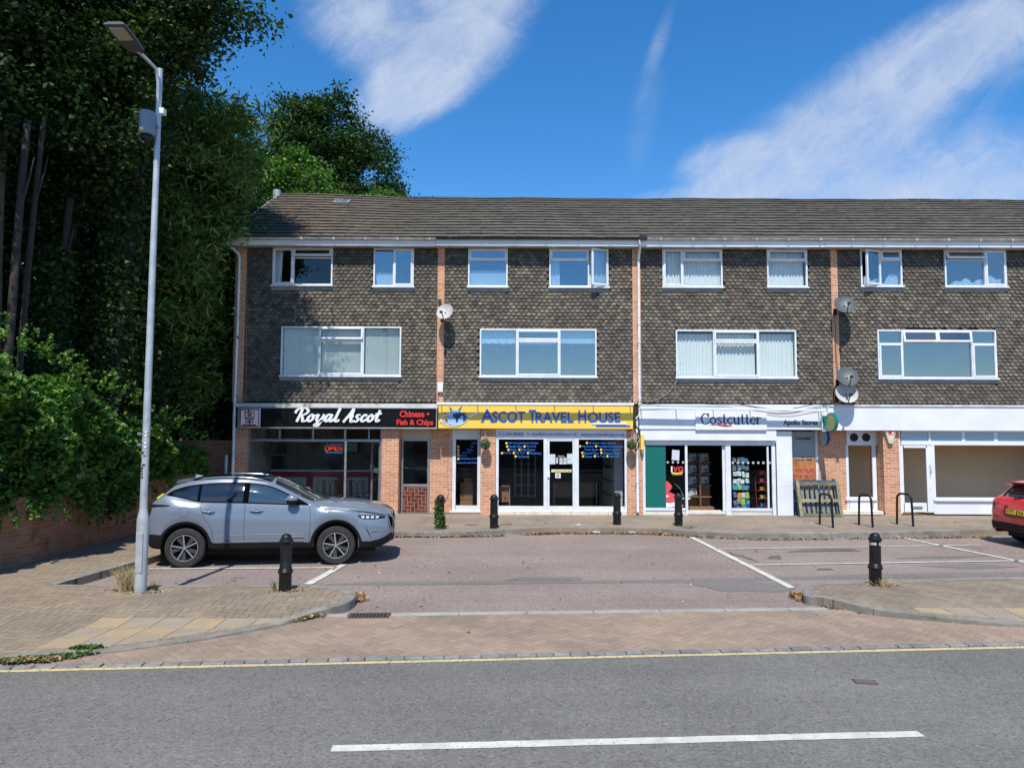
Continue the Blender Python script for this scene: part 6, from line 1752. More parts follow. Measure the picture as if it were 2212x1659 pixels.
mb = MB(); x0, x1, z0, z1 = rc(1002, 1033.5, 1018, 1041.5, F + 1.15); zt_ = RC(994, 1042, 1021, 1092, F + 1.1)[3]; mb.box(x0, x1, F + 1.15, F + 1.35, zt_ + .002, zt_ + .115); mb.build('body', M_wood, t2, bevel=.004); MB().box(x0 + .02, x1 - .02, F + 1.143, F + 1.149, zt_ + .04, zt_ + .06).build('label_plate', M_blackmatt, t2)
t2 = thing('flower_pot', (WX(1004, 1028, F + 1.3), F + 1.3, zt_ + .117), 'dark vase of pink flowers above the cabinet', 'flowers')
xx = WX(1007, 1030, F + 1.3); MB().lathe([(.0, 0), (.05, 0), (.075, .08), (.04, .17), (.045, .2)], (xx, F + 1.25, zt_ + .117), n=14).build('vase', M_blackmatt, t2, smooth=True)
C = np.array((xx - .06, F + 1.25, zt_ + .38)) + rng.normal(size=(120, 3)) * .045; leaves(C, .035, pmat('pink petals', (.5, .06, .10), .7), 'petals', t2, elong=1.1)
t = thing('display_unit', (WX(1310, 1040, F + 1.8), F + 1.8, zf_), 'white slatted brochure wall in the right of the travel shop', 'display')
xx = WX(1322, 1040, F + 1.6); mb = MB(); mb.box(xx, xx + .25, F + 1.0, F + 1.04, zf_, 2.5); mb.build('end_panel', pmat('grey white laminate', (.5, .5, .5), .5), t)
mb = MB()
for i in range(5): y0 = F + 1.05 + i * .42; mb.box(xx - .02 * i - .02, xx - .02 * i, y0, y0 + .41, zf_ + .02, 2.5)
mb.build('panel', pmat('grey white laminate 2', (.42, .42, .43), .5), t)
mb = MB()
for k in range(4): mb.box(xx - .16, xx - .04, F + 1.1, F + 2.9, zf_ + .42 + .42 * k, zf_ + .44 + .42 * k)
mb.build('shelf', M_blackmatt, t)
t = thing('inner_door', (WX(1125, 1040, F + 5.3), F + 5.3, zf_), 'white panelled glass door at the back of the travel shop', 'door')
mb = MB(); xx, x2 = WX(1112, 1040, F + 5.3), WX(1156, 1040, F + 5.3); w_ = x2 - xx
for i in range(4): mb.box(xx + w_ * i / 3 - .03, xx + w_ * i / 3 + .03, F + 5.3, F + 5.34, zf_, zf_ + 2.0)
for k in range(6): mb.box(xx, x2, F + 5.298, F + 5.338, zf_ + .02 + .39 * k - .0, zf_ + .07 + .38 * k)
mb.build('frame', M_net, t)
# convenience shop: newspaper rack, snack spinner, red stand, folding chair
t = thing('newspaper_rack', (WX(1520, 1060, F + .8), F + .8, zf_), 'tall wooden rack of newspapers inside the open convenience shop doorway', 'rack')
yk = F + .75; x0, x1 = WX(1484, 1050, yk), WX(1538, 1050, yk)
mb = MB(); mb.box(x0, x1, yk + .25, yk + .28, zf_ + .1, zf_ + 1.72); xm_ = (x0 + x1) / 2 + .02; mb.box(xm_ - .02, xm_ + .02, yk - .02, yk + .25, zf_ + .14, zf_ + 1.62); mb.build('back', pmat('brown rack wood', (.14, .075, .035), .6), t)
mb = MB(); mb.box(x0 + .06, x1 + .04, yk - .06, yk + .24, zf_ + .06, zf_ + .14); mb.build('base', M_wood, t)
for k in range(4):
    MB().box(x0, x1, yk + .02, yk + .24, zf_ + .42 + .34 * k, zf_ + .435 + .34 * k).build('shelf', M_wood, t)
news = pmat('newsprint', (.30, .32, .31), .9, col2=(.05, .05, .06), scale=9, lo=.48, hi=.56)
for k in range(4):
    for s_ in (0, 1):
        if k == 0 and s_: continue
        a = x0 + .03 + s_ * .34; z = zf_ + .44 + .34 * k
        n_ = MB().obox((a + .14, yk + .10, z + .13), (.145, 0, 0), (0, .006, 0), (0, .045, .125)).build('newspaper', news)
        tag(n_, ['bottom', 'lower middle', 'upper middle', 'top'][k] + ' ' + ['left', 'right'][s_] + ' folded newspaper on the rack in the open shop doorway', 'newspaper', 'newspapers on the wooden rack')
t = thing('snack_stand', (WX(1600, 1050, F + .5), F + .5, zf_), 'tall wire stand of snack bags behind the window right of the open shop doorway', 'display stand')
mb = MB(); xx, x2 = WX(1582, 1040, F + .4), WX(1621, 1040, F + .4)
for x_ in (xx, (xx + x2) / 2, x2): mb.tube([(x_, F + .52, zf_), (x_, F + .52, zf_ + 1.7)], .01, 6)
for k in range(8): mb.tube([(xx, F + .50, zf_ + .18 + .2 * k), (x2, F + .50, zf_ + .18 + .2 * k)], .007, 6)
mb.build('frame', M_blackmatt, t)
cols_ = [(.42, .50, .50), (.35, .48, .52), (.55, .56, .52), (.06, .22, .42), (.02, .28, .36), (.55, .22, .04), (.20, .36, .06), (.10, .08, .25)]
packm = [pmat('snack packet', c_, .35, col2=tuple(min(1, v_ * 1.5 + .05) for v_ in c_), scale=14) for c_ in cols_]
for k in range(8):
    for j in range(4):
        c_ = Vector((xx + .03 + (x2 - xx - .06) * (j + .5) / 4, F + .44, zf_ + .12 + .2 * k)); q = random.choice([0, 0, 1, 1, 2]) if k > 3 else random.randint(2, 7)
        c_ += Vector((random.uniform(-.015, .015), random.uniform(-.02, .01), random.uniform(-.03, .03))); a_ = random.uniform(-.3, .3); w2, h2 = random.uniform(.045, .07), random.uniform(.06, .095)
        MB().obox(c_, (w2 * math.cos(a_), 0, w2 * math.sin(a_)), (0, .018, .006), (-h2 * math.sin(a_), random.uniform(-.01, .01), h2 * math.cos(a_))).build('snack_packet', packm[q], t, bevel=.012)
t = thing('red_stand', (WX(1643, 1060, F + .6), F + .6, zf_), 'red metal sweet stand behind the window right of the open shop doorway', 'display stand')
mb = MB(); a, b = WX(1635, 1040, F + .6), WX(1655, 1040, F + .6)
for x_ in (a, b): mb.tube([(x_, F + .60, zf_), (x_ - .03, F + .66, zf_ + .9), (x_ + .02, F + .68, zf_ + 1.15)], .012, 6)
for k in range(5): mb.box(a, b, F + .52, F + .68, zf_ + .15 + .24 * k, zf_ + .17 + .24 * k)
mb.build('frame', pmat('dull red wire', (.30, .02, .02), .5), t)
for k, c_ in enumerate(((.02, .18, .5), (.55, .45, .10), (.65, .30, .03), (.45, .05, .12), (.6, .04, .06))): MB().box(a + .07, b - .08, F + .50, F + .60, zf_ + .172 + .24 * k, zf_ + .27 + .24 * k).build('sweet_box', pmat('sweet box', c_, .4), t)
t = thing('folding_chair', (WX(1478, 1080, F + .35), F + .35, zf_), 'grey folding chair behind the pink window vinyl of the convenience shop', 'chair')
a = WX(1466, 1050, F + .4); b = WX(1490, 1090, F + .4)
mb = MB(); mb.tube([(a - .1, F + .5, zf_ + .85), (a + .05, F + .45, zf_ + .7), (b, F + .25, zf_)], .012, 6); mb.tube([(b - .05, F + .55, zf_ + .40), (a - .05, F + .3, zf_)], .012, 6); mb.build('frame', M_alu, t); MB().box(a, b + .0, F + .3, F + .6, zf_ + .40, zf_ + .44).build('seat', M_paper, t, bevel=.01)
# ------------------------------------------------------------------ cars
def curve1(keys):
    xs = np.array([k[0] for k in keys]); ys = np.array([k[1] for k in keys])
    m = np.zeros(len(xs)); h = np.diff(xs); dl = np.diff(ys) / h
    for i in range(1, len(xs) - 1):
        if dl[i - 1] * dl[i] > 0: m[i] = 2 * dl[i - 1] * dl[i] / (dl[i - 1] + dl[i])
    m[0], m[-1] = dl[0], dl[-1]
    def f(x):
        x = min(max(x, xs[0]), xs[-1]); i = min(max(int(np.searchsorted(xs, x)) - 1, 0), len(h) - 1)
        t = (x - xs[i]) / h[i]; t2, t3 = t * t, t * t * t
        return (2 * t3 - 3 * t2 + 1) * ys[i] + (t3 - 2 * t2 + t) * h[i] * m[i] + (-2 * t3 + 3 * t2) * ys[i + 1] + (t3 - t2) * h[i] * m[i + 1]
    return f
def table(rows):
    X = rows['X']; return {k: curve1(list(zip(X, v))) for k, v in rows.items() if k != 'X'}

class Car:
    def __init__(s, L, rows, wr, wf, wrad, paint, name, label, arch=.405):
        s.L, s.T, s.wr, s.wf, s.R, s.paint, s.arch = L, table(rows), wr, wf, wrad, paint, arch
        s.root = thing(name, (0, 0, 0), label, 'car')
    def z0(s, x):
        z = s.T['z0'](x)
        for c in (s.wr, s.wf):
            d = abs(x - c)
            if d < s.arch: z = max(z, s.R + math.sqrt(max(0, s.arch ** 2 - d * d)))
        return z
    def section(s, x):
        T = s.T; W_ = T['W'](x); z0 = s.z0(x); zb = T['zb'](x); ze = T['ze'](x); zr = T['zr'](x); wb = T['wb'](x); we = T['we'](x)
        zb = max(zb, z0 + .06)
        P = [(W_ - .10, z0), (W_ - .035, z0 + .03)]
        for f, dw in ((.18, .008), (.34, .0), (.52, 0.0), (.66, .008), (.80, .030), (.91, .055)):
            z = z0 + .03 + (zb - z0 - .03) * f
            # the waist tapers slightly inwards above and below the widest line
            P.append((W_ - dw * 1.0, z))
        P[-1] = (wb + .022, zb - .045)
        P.append((wb, zb))
        for f in (.25, .5, .75): P.append((wb + (we - wb) * f + .035 * math.sin(f * math.pi), zb + (ze - zb) * f))
        P.append((we, ze))
        for f in (.14, .35, .6, .8, 1.0): P.append((we * (1 - f), ze + (zr - ze) * (1 - (1 - f) ** 2.6)))
        out = [P[0]]
        for p in P[1:]: out.append((p[0], max(p[1], out[-1][1] + .0008)))
        return out
    def side_y(s, x, z):
        P = s.section(x)
        if z <= P[0][1]: return P[0][0] + (P[1][0] - P[0][0]) * .9
        for a, b in zip(P, P[1:]):
            if a[1] <= z <= b[1]:
                t = (z - a[1]) / max(b[1] - a[1], 1e-6); return a[0] + (b[0] - a[0]) * t
        return P[-1][0]
    def top_z(s, x, y):
        P = s.section(x); y = abs(y)
        for a, b in zip(P[8:], P[9:]):
            if b[0] <= y <= a[0]:
                t = (a[0] - y) / max(a[0] - b[0], 1e-6); return a[1] + (b[1] - a[1]) * t
        return P[8][1]
    def body(s):
        xs = sorted(set(list(np.linspace(0, .3, 16)) + list(np.linspace(.3, s.L - .45, 96)) + list(np.linspace(s.L - .45, s.L, 26)) +
                        [c + k for c in (s.wr, s.wf) for k in (-s.arch - .002, -s.arch + .004, -s.arch + .02, s.arch - .02, s.arch - .004, s.arch + .002)]))
        mb = MB(); rows = []
        for x in xs:
            P = s.section(x)
            rows.append([(x, -w, z) for w, z in P] + [(x, w, z) for w, z in reversed(P[:-1])])
        mb.grid(rows, flip=True)
        n = len(rows[0]); b = 0
        mb.f.append(tuple(range(n))); mb.m.append(0)
        e = (len(rows) - 1) * n; mb.f.append(tuple(e + i for i in reversed(range(n)))); mb.m.append(0)
        s.b = mb.build('body', s.paint, s.root, smooth=True, sharp=32); return s.b
    def sidepatch(s, up, lo, x0, x1, name, mat, off=.006, n=40, m=8, parent=None, sides=(-1, 1), smooth=True):
        """panel on the car's side between two height curves"""
        for sg in sides:
            mb = MB(); P = []
            for i in range(n + 1):
                x = x0 + (x1 - x0) * i / n; a, b = lo(x), up(x)
                if b < a: b = a
                P.append([(x, sg * (s.side_y(x, a + (b - a) * j / m) + off), a + (b - a) * j / m) for j in range(m + 1)])
            mb.grid(P, flip=(sg > 0))
            o = mb.build(name, mat, parent or s.root, smooth=smooth)
        return o
    def toppatch(s, xt, xb, ymax, name, mat, off=.005, n=16, m=24, parent=None):
        mb = MB(); P = []
        for i in range(n + 1):
            row = []
            for j in range(m + 1):
                q = -1 + 2 * j / m; a, b = xt(q), xb(q); x = a + (b - a) * i / n; y = q * ymax(x)
                row.append((x, y, s.top_z(x, y) + off))
            P.append(row)
        mb.grid(P, flip=(xb(0) > xt(0)))
        return mb.build(name, mat, parent or s.root, smooth=True)
    def nose_x(s, y, z, front=True):
        xs = np.linspace(s.L, s.L - .9, 120) if front else np.linspace(0, .9, 120)
        for x in xs:
            P = s.section(x)
            if P[-1][1] >= z >= P[0][1] - .02 and s.side_y(x, z) >= abs(y): return x
        return xs[-1]
    def endpatch(s, poly_rows, name, mat, front=True, off=.006, parent=None):
        """panel on the nose or tail from rows of (y, z)"""
        sg = 1 if front else -1
        mb = MB(); mb.grid([[(s.nose_x(y, z, front) + sg * off, y, z) for y, z in row] for row in poly_rows], flip=front)
        return mb.build(name, mat, parent or s.root, smooth=True)
    def line(s, pts, name='panel_gap', mat=None, r=.0035, sides=(-1, 1), off=.001, parent=None):
        mb = MB()
        for sg in sides:
            mb.tube([(x, sg * (s.side_y(x, z) + off), z) for x, z in pts], r, 5)
        return mb.build(name, mat or M_gap, parent or s.root)
    def wheel(s, x, sg, rimm):
        R = s.R; y = s.wy * sg
        w_ = thing_part('wheel', s.root)
        mb = MB(); pr = [(R * .67, -.10), (R * .74, -.115), (R * .93, -.112), (R * .985, -.095), (R, -.07), (R, .07), (R * .985, .095), (R * .93, .112), (R * .74, .115), (R * .67, .10)]
        mb.lathe(pr, (x, y, R), axis='Y', n=48, caps=False); t_ = mb.build('wheel', M_tyre, s.root, smooth=True, sharp=30)
        o = sg; f = lambda d: y + sg * d
        mb = MB(); prr = [(R * .69, f(.085)), (R * .665, f(.112)), (R * .635, f(.112)), (R * .62, f(.09)), (R * .60, f(-.06)), (.0, f(-.06))]
        mb.lathe(prr, (x, 0, R), axis='Y', n=48, caps=False); mb.build('rim', M_rimdark, t_, smooth=True, sharp=30)
        mb = MB(); mb.lathe([(R * .675, f(.109)), (R * .672, f(.116)), (R * .640, f(.116)), (R * .635, f(.109))], (x, 0, R), axis='Y', n=48, caps=False)
        for k in range(5):
            a = math.pi / 2 + k * 2 * math.pi / 5 + .12
            for da, wd_ in ((.0, .024), ):
                c = Vector((math.cos(a), 0, math.sin(a))); q = Vector((-math.sin(a), 0, math.cos(a)))
                p0 = Vector((x, f(.098), R)) + c * .035; p1 = Vector((x, f(.110), R)) + c * R * .645
                mb.bar(p0, p1, .014, wd_, up=tuple(q))
        mb.lathe([(.0, f(.115)), (.030, f(.115)), (.034, f(.09))][::1], (x, 0, R), axis='Y', n=18, caps=False)
        mb.build('spokes', M_rimsilver, t_, sharp=30)
        mb = MB()
        for k in range(5):
            a = math.pi / 2 + k * 2 * math.pi / 5 + .12 + .40
            c = Vector((math.cos(a), 0, math.sin(a))); q = Vector((-math.sin(a), 0, math.cos(a))); p0 = Vector((x, f(.085), R)) + c * .04; p1 = Vector((x, f(.100), R)) + c * R * .63
            mb.add([p0 - q * .016, p0 + q * .016, p1 + q * .050, p1 - q * .030, p0 - q * .016 + Vector((0, -sg * .03, 0)), p0 + q * .016 + Vector((0, -sg * .03, 0)), p1 + q * .05 + Vector((0, -sg * .03, 0)), p1 - q * .03 + Vector((0, -sg * .03, 0))],
                   [(0, 1, 2, 3), (3, 2, 1, 0), (0, 3, 7, 4), (1, 5, 6, 2), (2, 6, 7, 3)])
        mb.build('blades', M_rimblade, t_)
        return t_
def thing_part(n, p): return None
M_gap = pmat('panel gap', (.015, .016, .018), .8)
M_tyre = pmat('tyre rubber', (.018, .018, .019), .8, col2=(.028, .027, .026), scale=9, bmp=(60, .2, .003))
M_rimdark = pmat('dark inner rim', (.018, .018, .02), .5)
M_rimblade = pmat('gloss grey blade', (.05, .052, .06), .3)
M_rimsilver = pmat('machined silver', (.50, .50, .51), .30, metal=.7)
M_glossblack = pmat('gloss black trim', (.004, .004, .005), .5, spec=.0)
M_chrome = pmat('chrome', (.75, .76, .78), .10, metal=1.0)
M_grey = pmat('pale grey car paint', (.150, .186, .238), .30, coat=.9, spec=.6, bmp=(3, .02, .01))
M_plastic = pmat('black car plastic', (.010, .010, .011), .6, spec=.2)
M_carglass = pmat('dark car glass', (.006, .009, .013), .03, spec=.9, coat=.6)
M_carglass2 = pmat('blue tinted car glass', (.025, .055, .085), .03, spec=.9, coat=.6, col2=(.012, .028, .045), scale=1.2)
M_lampw = pmat('headlight lens', (.55, .58, .62), .1, coat=1.0)
M_lampd = pmat('smoked lamp lens', (.03, .012, .014), .1, coat=1.0)
M_plate_w = pmat('white number plate', (.72, .73, .74), .4); M_plate_y = pmat('yellow number plate', (.72, .50, .05), .4)

X_ = [0, .02, .06, .12, .20, .32, .45, .62, .82, 1.0, 1.3, 1.65, 1.9, 2.1, 2.27, 2.5, 2.7, 2.87, 3.05, 3.2, 3.45, 3.75, 4.0, 4.18, 4.30, 4.37, 4.41, 4.43]
q1 = dict(X=X_,
  zr=[.86, 1.00, 1.14, 1.22, 1.28, 1.40, 1.51, 1.565, 1.60, 1.618, 1.63, 1.628, 1.61, 1.585, 1.545, 1.44, 1.335, 1.255, 1.180, 1.145, 1.13, 1.11, 1.075, 1.035, .985, .945, .89, .78],
  ze=[.85, .99, 1.12, 1.20, 1.26, 1.365, 1.455, 1.505, 1.54, 1.556, 1.568, 1.560, 1.535, 1.50, 1.445, 1.335, 1.235, 1.165, 1.12, 1.105, 1.09, 1.06, 1.02, .975, .925, .885, .83, .73],
  zb=[.84, .97, 1.09, 1.165, 1.215, 1.255, 1.235, 1.205, 1.18, 1.165, 1.15, 1.14, 1.13, 1.12, 1.115, 1.105, 1.095, 1.085, 1.075, 1.065, 1.045, 1.015, .97, .925, .88, .84, .78, .69],
  z0=[.46, .42, .37, .34, .33, .32, .31, .31, .31, .31, .30, .30, .30, .30, .30, .30, .30, .30, .30, .30, .30, .28, .28, .30, .34, .37, .40, .43],
  W =[.64, .72, .79, .84, .875, .90, .915, .922, .922, .92, .918, .916, .916, .916, .916, .916, .916, .917, .918, .92, .922, .915, .89, .84, .77, .69, .60, .50],
  wb=[.60, .67, .72, .76, .79, .805, .82, .83, .84, .845, .848, .85, .85, .85, .85, .85, .85, .845, .84, .835, .825, .81, .78, .73, .665, .60, .53, .46],
  we=[.50, .54, .57, .60, .615, .61, .61, .615, .625, .63, .635, .635, .63, .63, .635, .66, .69, .72, .745, .75, .74, .72, .68, .62, .55, .49, .43, .38])
car = Car(4.43, q1, .72, 3.39, .352, M_grey, 'parked_car', 'pale grey crossover parked beside the garden wall, facing right'); car.wy = .79
car.body()
c_ = car
# underbody and wheel wells
MB().box(.25, 4.1, -.66, .66, .20, .95).build('underbody', M_plastic, c_.root)
mb = MB()
for x in (c_.wr, c_.wf):
    for sg in (-1, 1):
        mb = MB(); mb.grid([[(x + (c_.arch + .008) * math.cos(a), sg * yy, c_.R + (c_.arch + .008) * math.sin(a)) for a in np.linspace(-.25, math.pi + .25, 28)] for yy in (.64, .895)], flip=sg < 0)
        mb.build('wheel_arch_liner', M_plastic, c_.root)
# side glass
top = curve1([(.34, 1.305), (.45, 1.38), (.70, 1.455), (1.0, 1.495), (1.3, 1.512), (1.65, 1.512), (1.95, 1.485), (2.2, 1.425), (2.45, 1.315), (2.7, 1.20), (2.88, 1.11)])
low = curve1([(.34, 1.30), (.60, 1.255), (.85, 1.195), (1.0, 1.172), (1.3, 1.16), (1.65, 1.15), (2.1, 1.13), (2.6, 1.108), (2.88, 1.10)])
c_.sidepatch(top, low, .34, 2.88, 'window_surround', M_glossblack, .012, 70, 20)
in_ = lambda f, d_: (lambda x: f(x) + d_)
c_.sidepatch(in_(top, -.022), in_(low, .014), .95, 1.70, 'rear_side_window', M_carglass, .017, 40, 16)
c_.sidepatch(in_(top, -.022), in_(low, .014), .46, .90, 'quarter_window', M_carglass, .017, 30, 16)
c_.sidepatch(in_(top, -.022), in_(low, .014), 1.80, 2.60, 'front_side_window', M_carglass2, .017, 40, 16)
# windscreen, rear window, black roof
c_.toppatch(lambda q: 2.20 + .03 * q * q, lambda q: 3.17 - .22 * abs(q) ** 2.5, lambda x: c_.T['we'](x) * .955, 'windscreen', M_carglass, .006)
c_.toppatch(lambda q: .72, lambda q: 2.16, lambda x: c_.T['we'](x) * .90, 'glass_roof', M_carglass, .004)
c_.toppatch(lambda q: .47, lambda q: .17 + .04 * q * q, lambda x: c_.T['we'](x) * .93, 'rear_window', M_carglass, .006, n=10)
# spoiler
mb = MB(); P = []
for y in np.linspace(-.60, .60, 13):
    e = (y / .6) ** 2; x0, z0_ = .38 + .10 * e, 1.535 - .045 * e
    P.append([(x0 + .36, y, z0_ + .052 - .01), (x0 + .10, y, z0_ + .03), (x0 - .02, y, z0_ + .0), (x0 - .02, y, z0_ - .025), (x0 + .12, y, z0_ - .04), (x0 + .36, y, z0_ + .0)])
mb.grid(P, flip=True); mb.build('spoiler', M_grey, c_.root, smooth=True, sharp=40)
# plastic cladding
def archz(x, r):
    z = 0
    for c in (c_.wr, c_.wf):
        d_ = abs(x - c)
        if d_ < r: z = max(z, c_.R + math.sqrt(r * r - d_ * d_))
    return z
cl = curve1([(0, .60), (.15, .60), (.30, .59), (1.2, .44), (1.4, .425), (2.2, .425), (2.86, .42), (3.0, .42), (3.85, .42), (4.0, .415), (4.25, .40), (4.36, .41), (4.43, .45)])
c_.sidepatch(lambda x: max(cl(x), archz(x, .475)), lambda x: c_.z0(x) + .002, .03, 4.38, 'cladding', M_plastic, .011, 170, 10)
c_.sidepatch(lambda x: .475 + 0 * x, lambda x: .455 + .0 * x, 1.32, 2.80, 'sill_strip', M_chrome, .016, 30, 3)
c_.endpatch([[(y, z) for y in np.linspace(-.74, .74, 25)] for z in np.linspace(.47, .62, 5)], 'rear_bumper_lower', M_plastic, False, .012)
# panel gaps
zl = lambda x, z0, z1, n=12, k=0.0: [(x + k * math.sin(math.pi * i / n), z0 + (z1 - z0) * i / n) for i in range(n + 1)]
c_.line(zl(1.745, .44, 1.15)); c_.line(zl(2.90, .44, 1.09, k=.02))
c_.line([(1.15, .74), (1.06, .86), (1.0, .98), (.97, 1.08), (.98, 1.18)]); c_.line([(1.2, .50), (1.19, .6), (1.17, .7), (1.15, .74)])
c_.line([(3.05, 1.055), (3.3, 1.02), (3.55, .985), (3.75, .955), (3.85, .945)])
c_.line([(.70 + .09 * math.cos(a), 1.0 + .085 * math.sin(a)) for a in np.linspace(0, 2 * math.pi, 20)], name='fuel_flap_gap', sides=(-1,), r=.0022)
# handles
for x in (1.10, 1.95):
    for sg in (-1, 1):
        y = c_.side_y(x, 1.0)
        dz_ = 1.0
        h_ = MB().sphere((x, sg * (y - .005), dz_), (.058, .012, .030), 14, 8).build('handle_recess_shade', M_gap, c_.root, smooth=True)  # dark oval stands for the shade in the hollow behind the handle
        mb = MB(); mb.tube([(x - .12, sg * (y + .004), dz_ - .002), (x - .06, sg * (y + .026), dz_), (x + .06, sg * (y + .026), dz_), (x + .12, sg * (y + .004), dz_ - .002)], [.010, .015, .015, .010], 8)
        mb.build('door_handle', M_grey, c_.root, smooth=True)
# mirrors
for sg in (-1, 1):
    y = c_.side_y(2.62, 1.16); x = 2.60
    m_ = MB(); m_.sphere((x - .01, sg * (y + .14), 1.215), (.105, .075, .085), 18, 12); mm = m_.build('mirror', M_grey, c_.root, smooth=True)
    m_ = MB(); m_.sphere((x - .01, sg * (y + .138), 1.185), (.108, .078, .070), 18, 12); m_.bar((x + .03, sg * (y - .02), 1.13), (x, sg * (y + .12), 1.17), .07, .05); m_.build('lower_shell', M_plastic, mm, smooth=True)
# roof rails and fin
mb = MB()
for sg in (-1, 1):
    mb.tube([(.78, sg * .60, c_.top_z(.78, .60) + .0)] + [(x, sg * .60, c_.top_z(x, .60) + .032) for x in np.linspace(.95, 1.95, 8)] + [(2.12, sg * .60, c_.top_z(2.12, .60) + .0)], .011, 8)
mb.build('roof_rail', M_chrome, c_.root, smooth=True)
mb = MB(); mb.add([(.62, -.02, 1.565), (.80, -.02, 1.59), (.63, 0, 1.625), (.62, .02, 1.565), (.80, .02, 1.59), (.68, 0, 1.62)], [(0, 1, 5, 2), (3, 2, 5, 4), (0, 2, 3), (1, 4, 5)]); mb.build('antenna_fin', M_grey, c_.root)
# lamps
for sg in (-1, 1):
    hl = c_.sidepatch(curve1([(3.78, .905), (3.95, .90), (4.20, .875), (4.30, .85)]), curve1([(3.78, .895), (3.86, .835), (4.15, .825), (4.30, .83)]), 3.79, 4.28, 'headlight', M_plastic, .008, 24, 4, sides=(sg,))
    for k_ in range(4): c_.sidepatch(curve1([(3.82, .888), (4.20, .866), (4.28, .850)]), curve1([(3.82, .866), (3.88, .845), (4.28, .838)]), 3.845 + .088 * k_, 3.90 + .088 * k_, 'lens', M_lampw, .012, 4, 3, parent=hl, sides=(sg,))
    c_.sidepatch(curve1([(3.62, 1.005), (3.9, .965), (4.1, .93), (4.28, .885)]), curve1([(3.62, 1.0), (3.9, .950), (4.1, .915), (4.28, .875)]), 3.62, 4.28, 'lamp_strip', M_plastic, .009, 30, 2, sides=(sg,))
    c_.sidepatch(curve1([(.03, 1.10), (.12, 1.135), (.45, 1.125)]), curve1([(.03, 1.04), (.12, 1.085), (.45, 1.112)]), .03, .44, 'tail_light', M_lampd, .010, 20, 3, sides=(sg,))
    c_.sidepatch(curve1([(.01, 1.03), (.10, 1.06)]), curve1([(.01, .90), (.05, .92), (.10, 1.04)]), .012, .10, 'tail_light', pmat('dark red lens', (.10, .006, .01), .15, coat=1.0), .011, 10, 3, sides=(sg,))
c_.endpatch([[(y, z) for y in np.linspace(-.44, .44, 21)] for z in np.linspace(.62, .86, 7)], 'grille', M_plastic, True, .010)
for sg in (-1, 1):
    mb = MB(); mb.tube([(c_.nose_x(y, z) + .016, sg * y, z) for y, z in ((.50, .885), (.44, .80), (.34, .68), (.26, .60))], .014, 6); mb.build('chrome_trim', M_chrome, c_.root, smooth=True)
mb = MB(); mb.box(4.435, 4.455, -.26, .26, .52, .635); mb.build('number_plate', M_plate_w, c_.root, bevel=.004)
c_.endpatch([[(y, z) for y in np.linspace(-.58, .58, 21)] for z in np.linspace(.40, .505, 4)], 'lower_grille', M_plastic, True, .010)
mb = MB(); mb.tube([(c_.nose_x(y, .40) + .02, y, .395 - .01 * abs(y)) for y in np.linspace(-.60, .60, 15)], .014, 6); mb.build('bumper_trim', M_chrome, c_.root, smooth=True)
c_.sidepatch(curve1([(3.92, .70), (3.98, .60), (4.03, .50)]), curve1([(3.92, .69), (3.98, .575), (4.03, .485)]), 3.92, 4.03, 'bumper_slot', M_plastic, .009, 10, 2)
c_.sidepatch(curve1([(4.02, .42), (4.20, .455), (4.41, .55)]), lambda x: c_.z0(x) + .002, 4.03, 4.415, 'lower_grille_side', M_plastic, .0135, 20, 5)
c_.sidepatch(curve1([(4.335, .90), (4.42, .84)]), curve1([(4.335, .80), (4.37, .66), (4.42, .60)]), 4.335, 4.42, 'grille_side', M_glossblack, .010, 10, 6)
for sg in (-1, 1):
    mb = MB(); mb.tube([(x, sg * (c_.side_y(x, z) + .012), z) for x, z in ((4.27, .905), (4.32, .86), (4.355, .76), (4.385, .66), (4.415, .60))], .010, 6); mb.build('chrome_trim', M_chrome, c_.root, smooth=True)
c_.line([(4.03, .585), (4.15, .59), (4.30, .595)], name='bumper_crease_shade', r=.005)  # near-black line draws the shade in the bumper's crease
c_.line([(1.25, .56), (1.7, .575), (2.3, .58), (2.8, .585)], name='door_crease_light', mat=pmat('crease highlight', (.24, .28, .34), .4), r=.003)  # line paler than the paint draws light caught along the door crease
mb = MB(); yb = c_.side_y(2.70, .53); mb.box(2.60, 2.82, -yb - .014, -yb - .002, .515, .535); mb.build('badge', M_chrome, c_.root)
mb = MB(); mb.add([(.07, -.26, 1.165), (.07, .26, 1.165), (.05, .26, 1.06), (.05, -.26, 1.06)], [(0, 1, 2, 3)]); mb.add([(.085, -.26, 1.17), (.085, .26, 1.17), (.03, .26, 1.05), (.03, -.26, 1.05)], [(3, 2, 1, 0)]); 
o = MB().box(-.012, .0, -.26, .26, .82, .93).build('number_plate', M_plate_y, c_.root)
# yellow sticker corner of the rear window, as seen in the photograph
mb = MB(); mb.tube([(.14, -.58, 1.215), (.24, -.60, 1.30)], [.03, .022], 8); mb.build('rear_reflector', pmat('acid yellow reflector', (.62, .62, .03), .4), c_.root)
for x in (c_.wr, c_.wf):
    for sg in (-1, 1): c_.wheel(x, sg, None)
# seats visible through glass are left to the dark glass
pr_, pf_ = G(398, 1226), G(717, 1219)
dcar = (pf_ - pr_); yaw = math.atan2(dcar.y, dcar.x)
sc_ = dcar.length / (c_.wf - c_.wr)
ca, sa = math.cos(yaw), math.sin(yaw)
ox = pr_.x - (c_.wr * ca + .87 * sa); oy = pr_.y - (c_.wr * sa - .87 * ca)
c_.root.location = (ox, oy, 0.0); c_.root.rotation_euler = (0, 0, yaw)
print('car scale check', sc_, 'yaw', math.degrees(yaw))

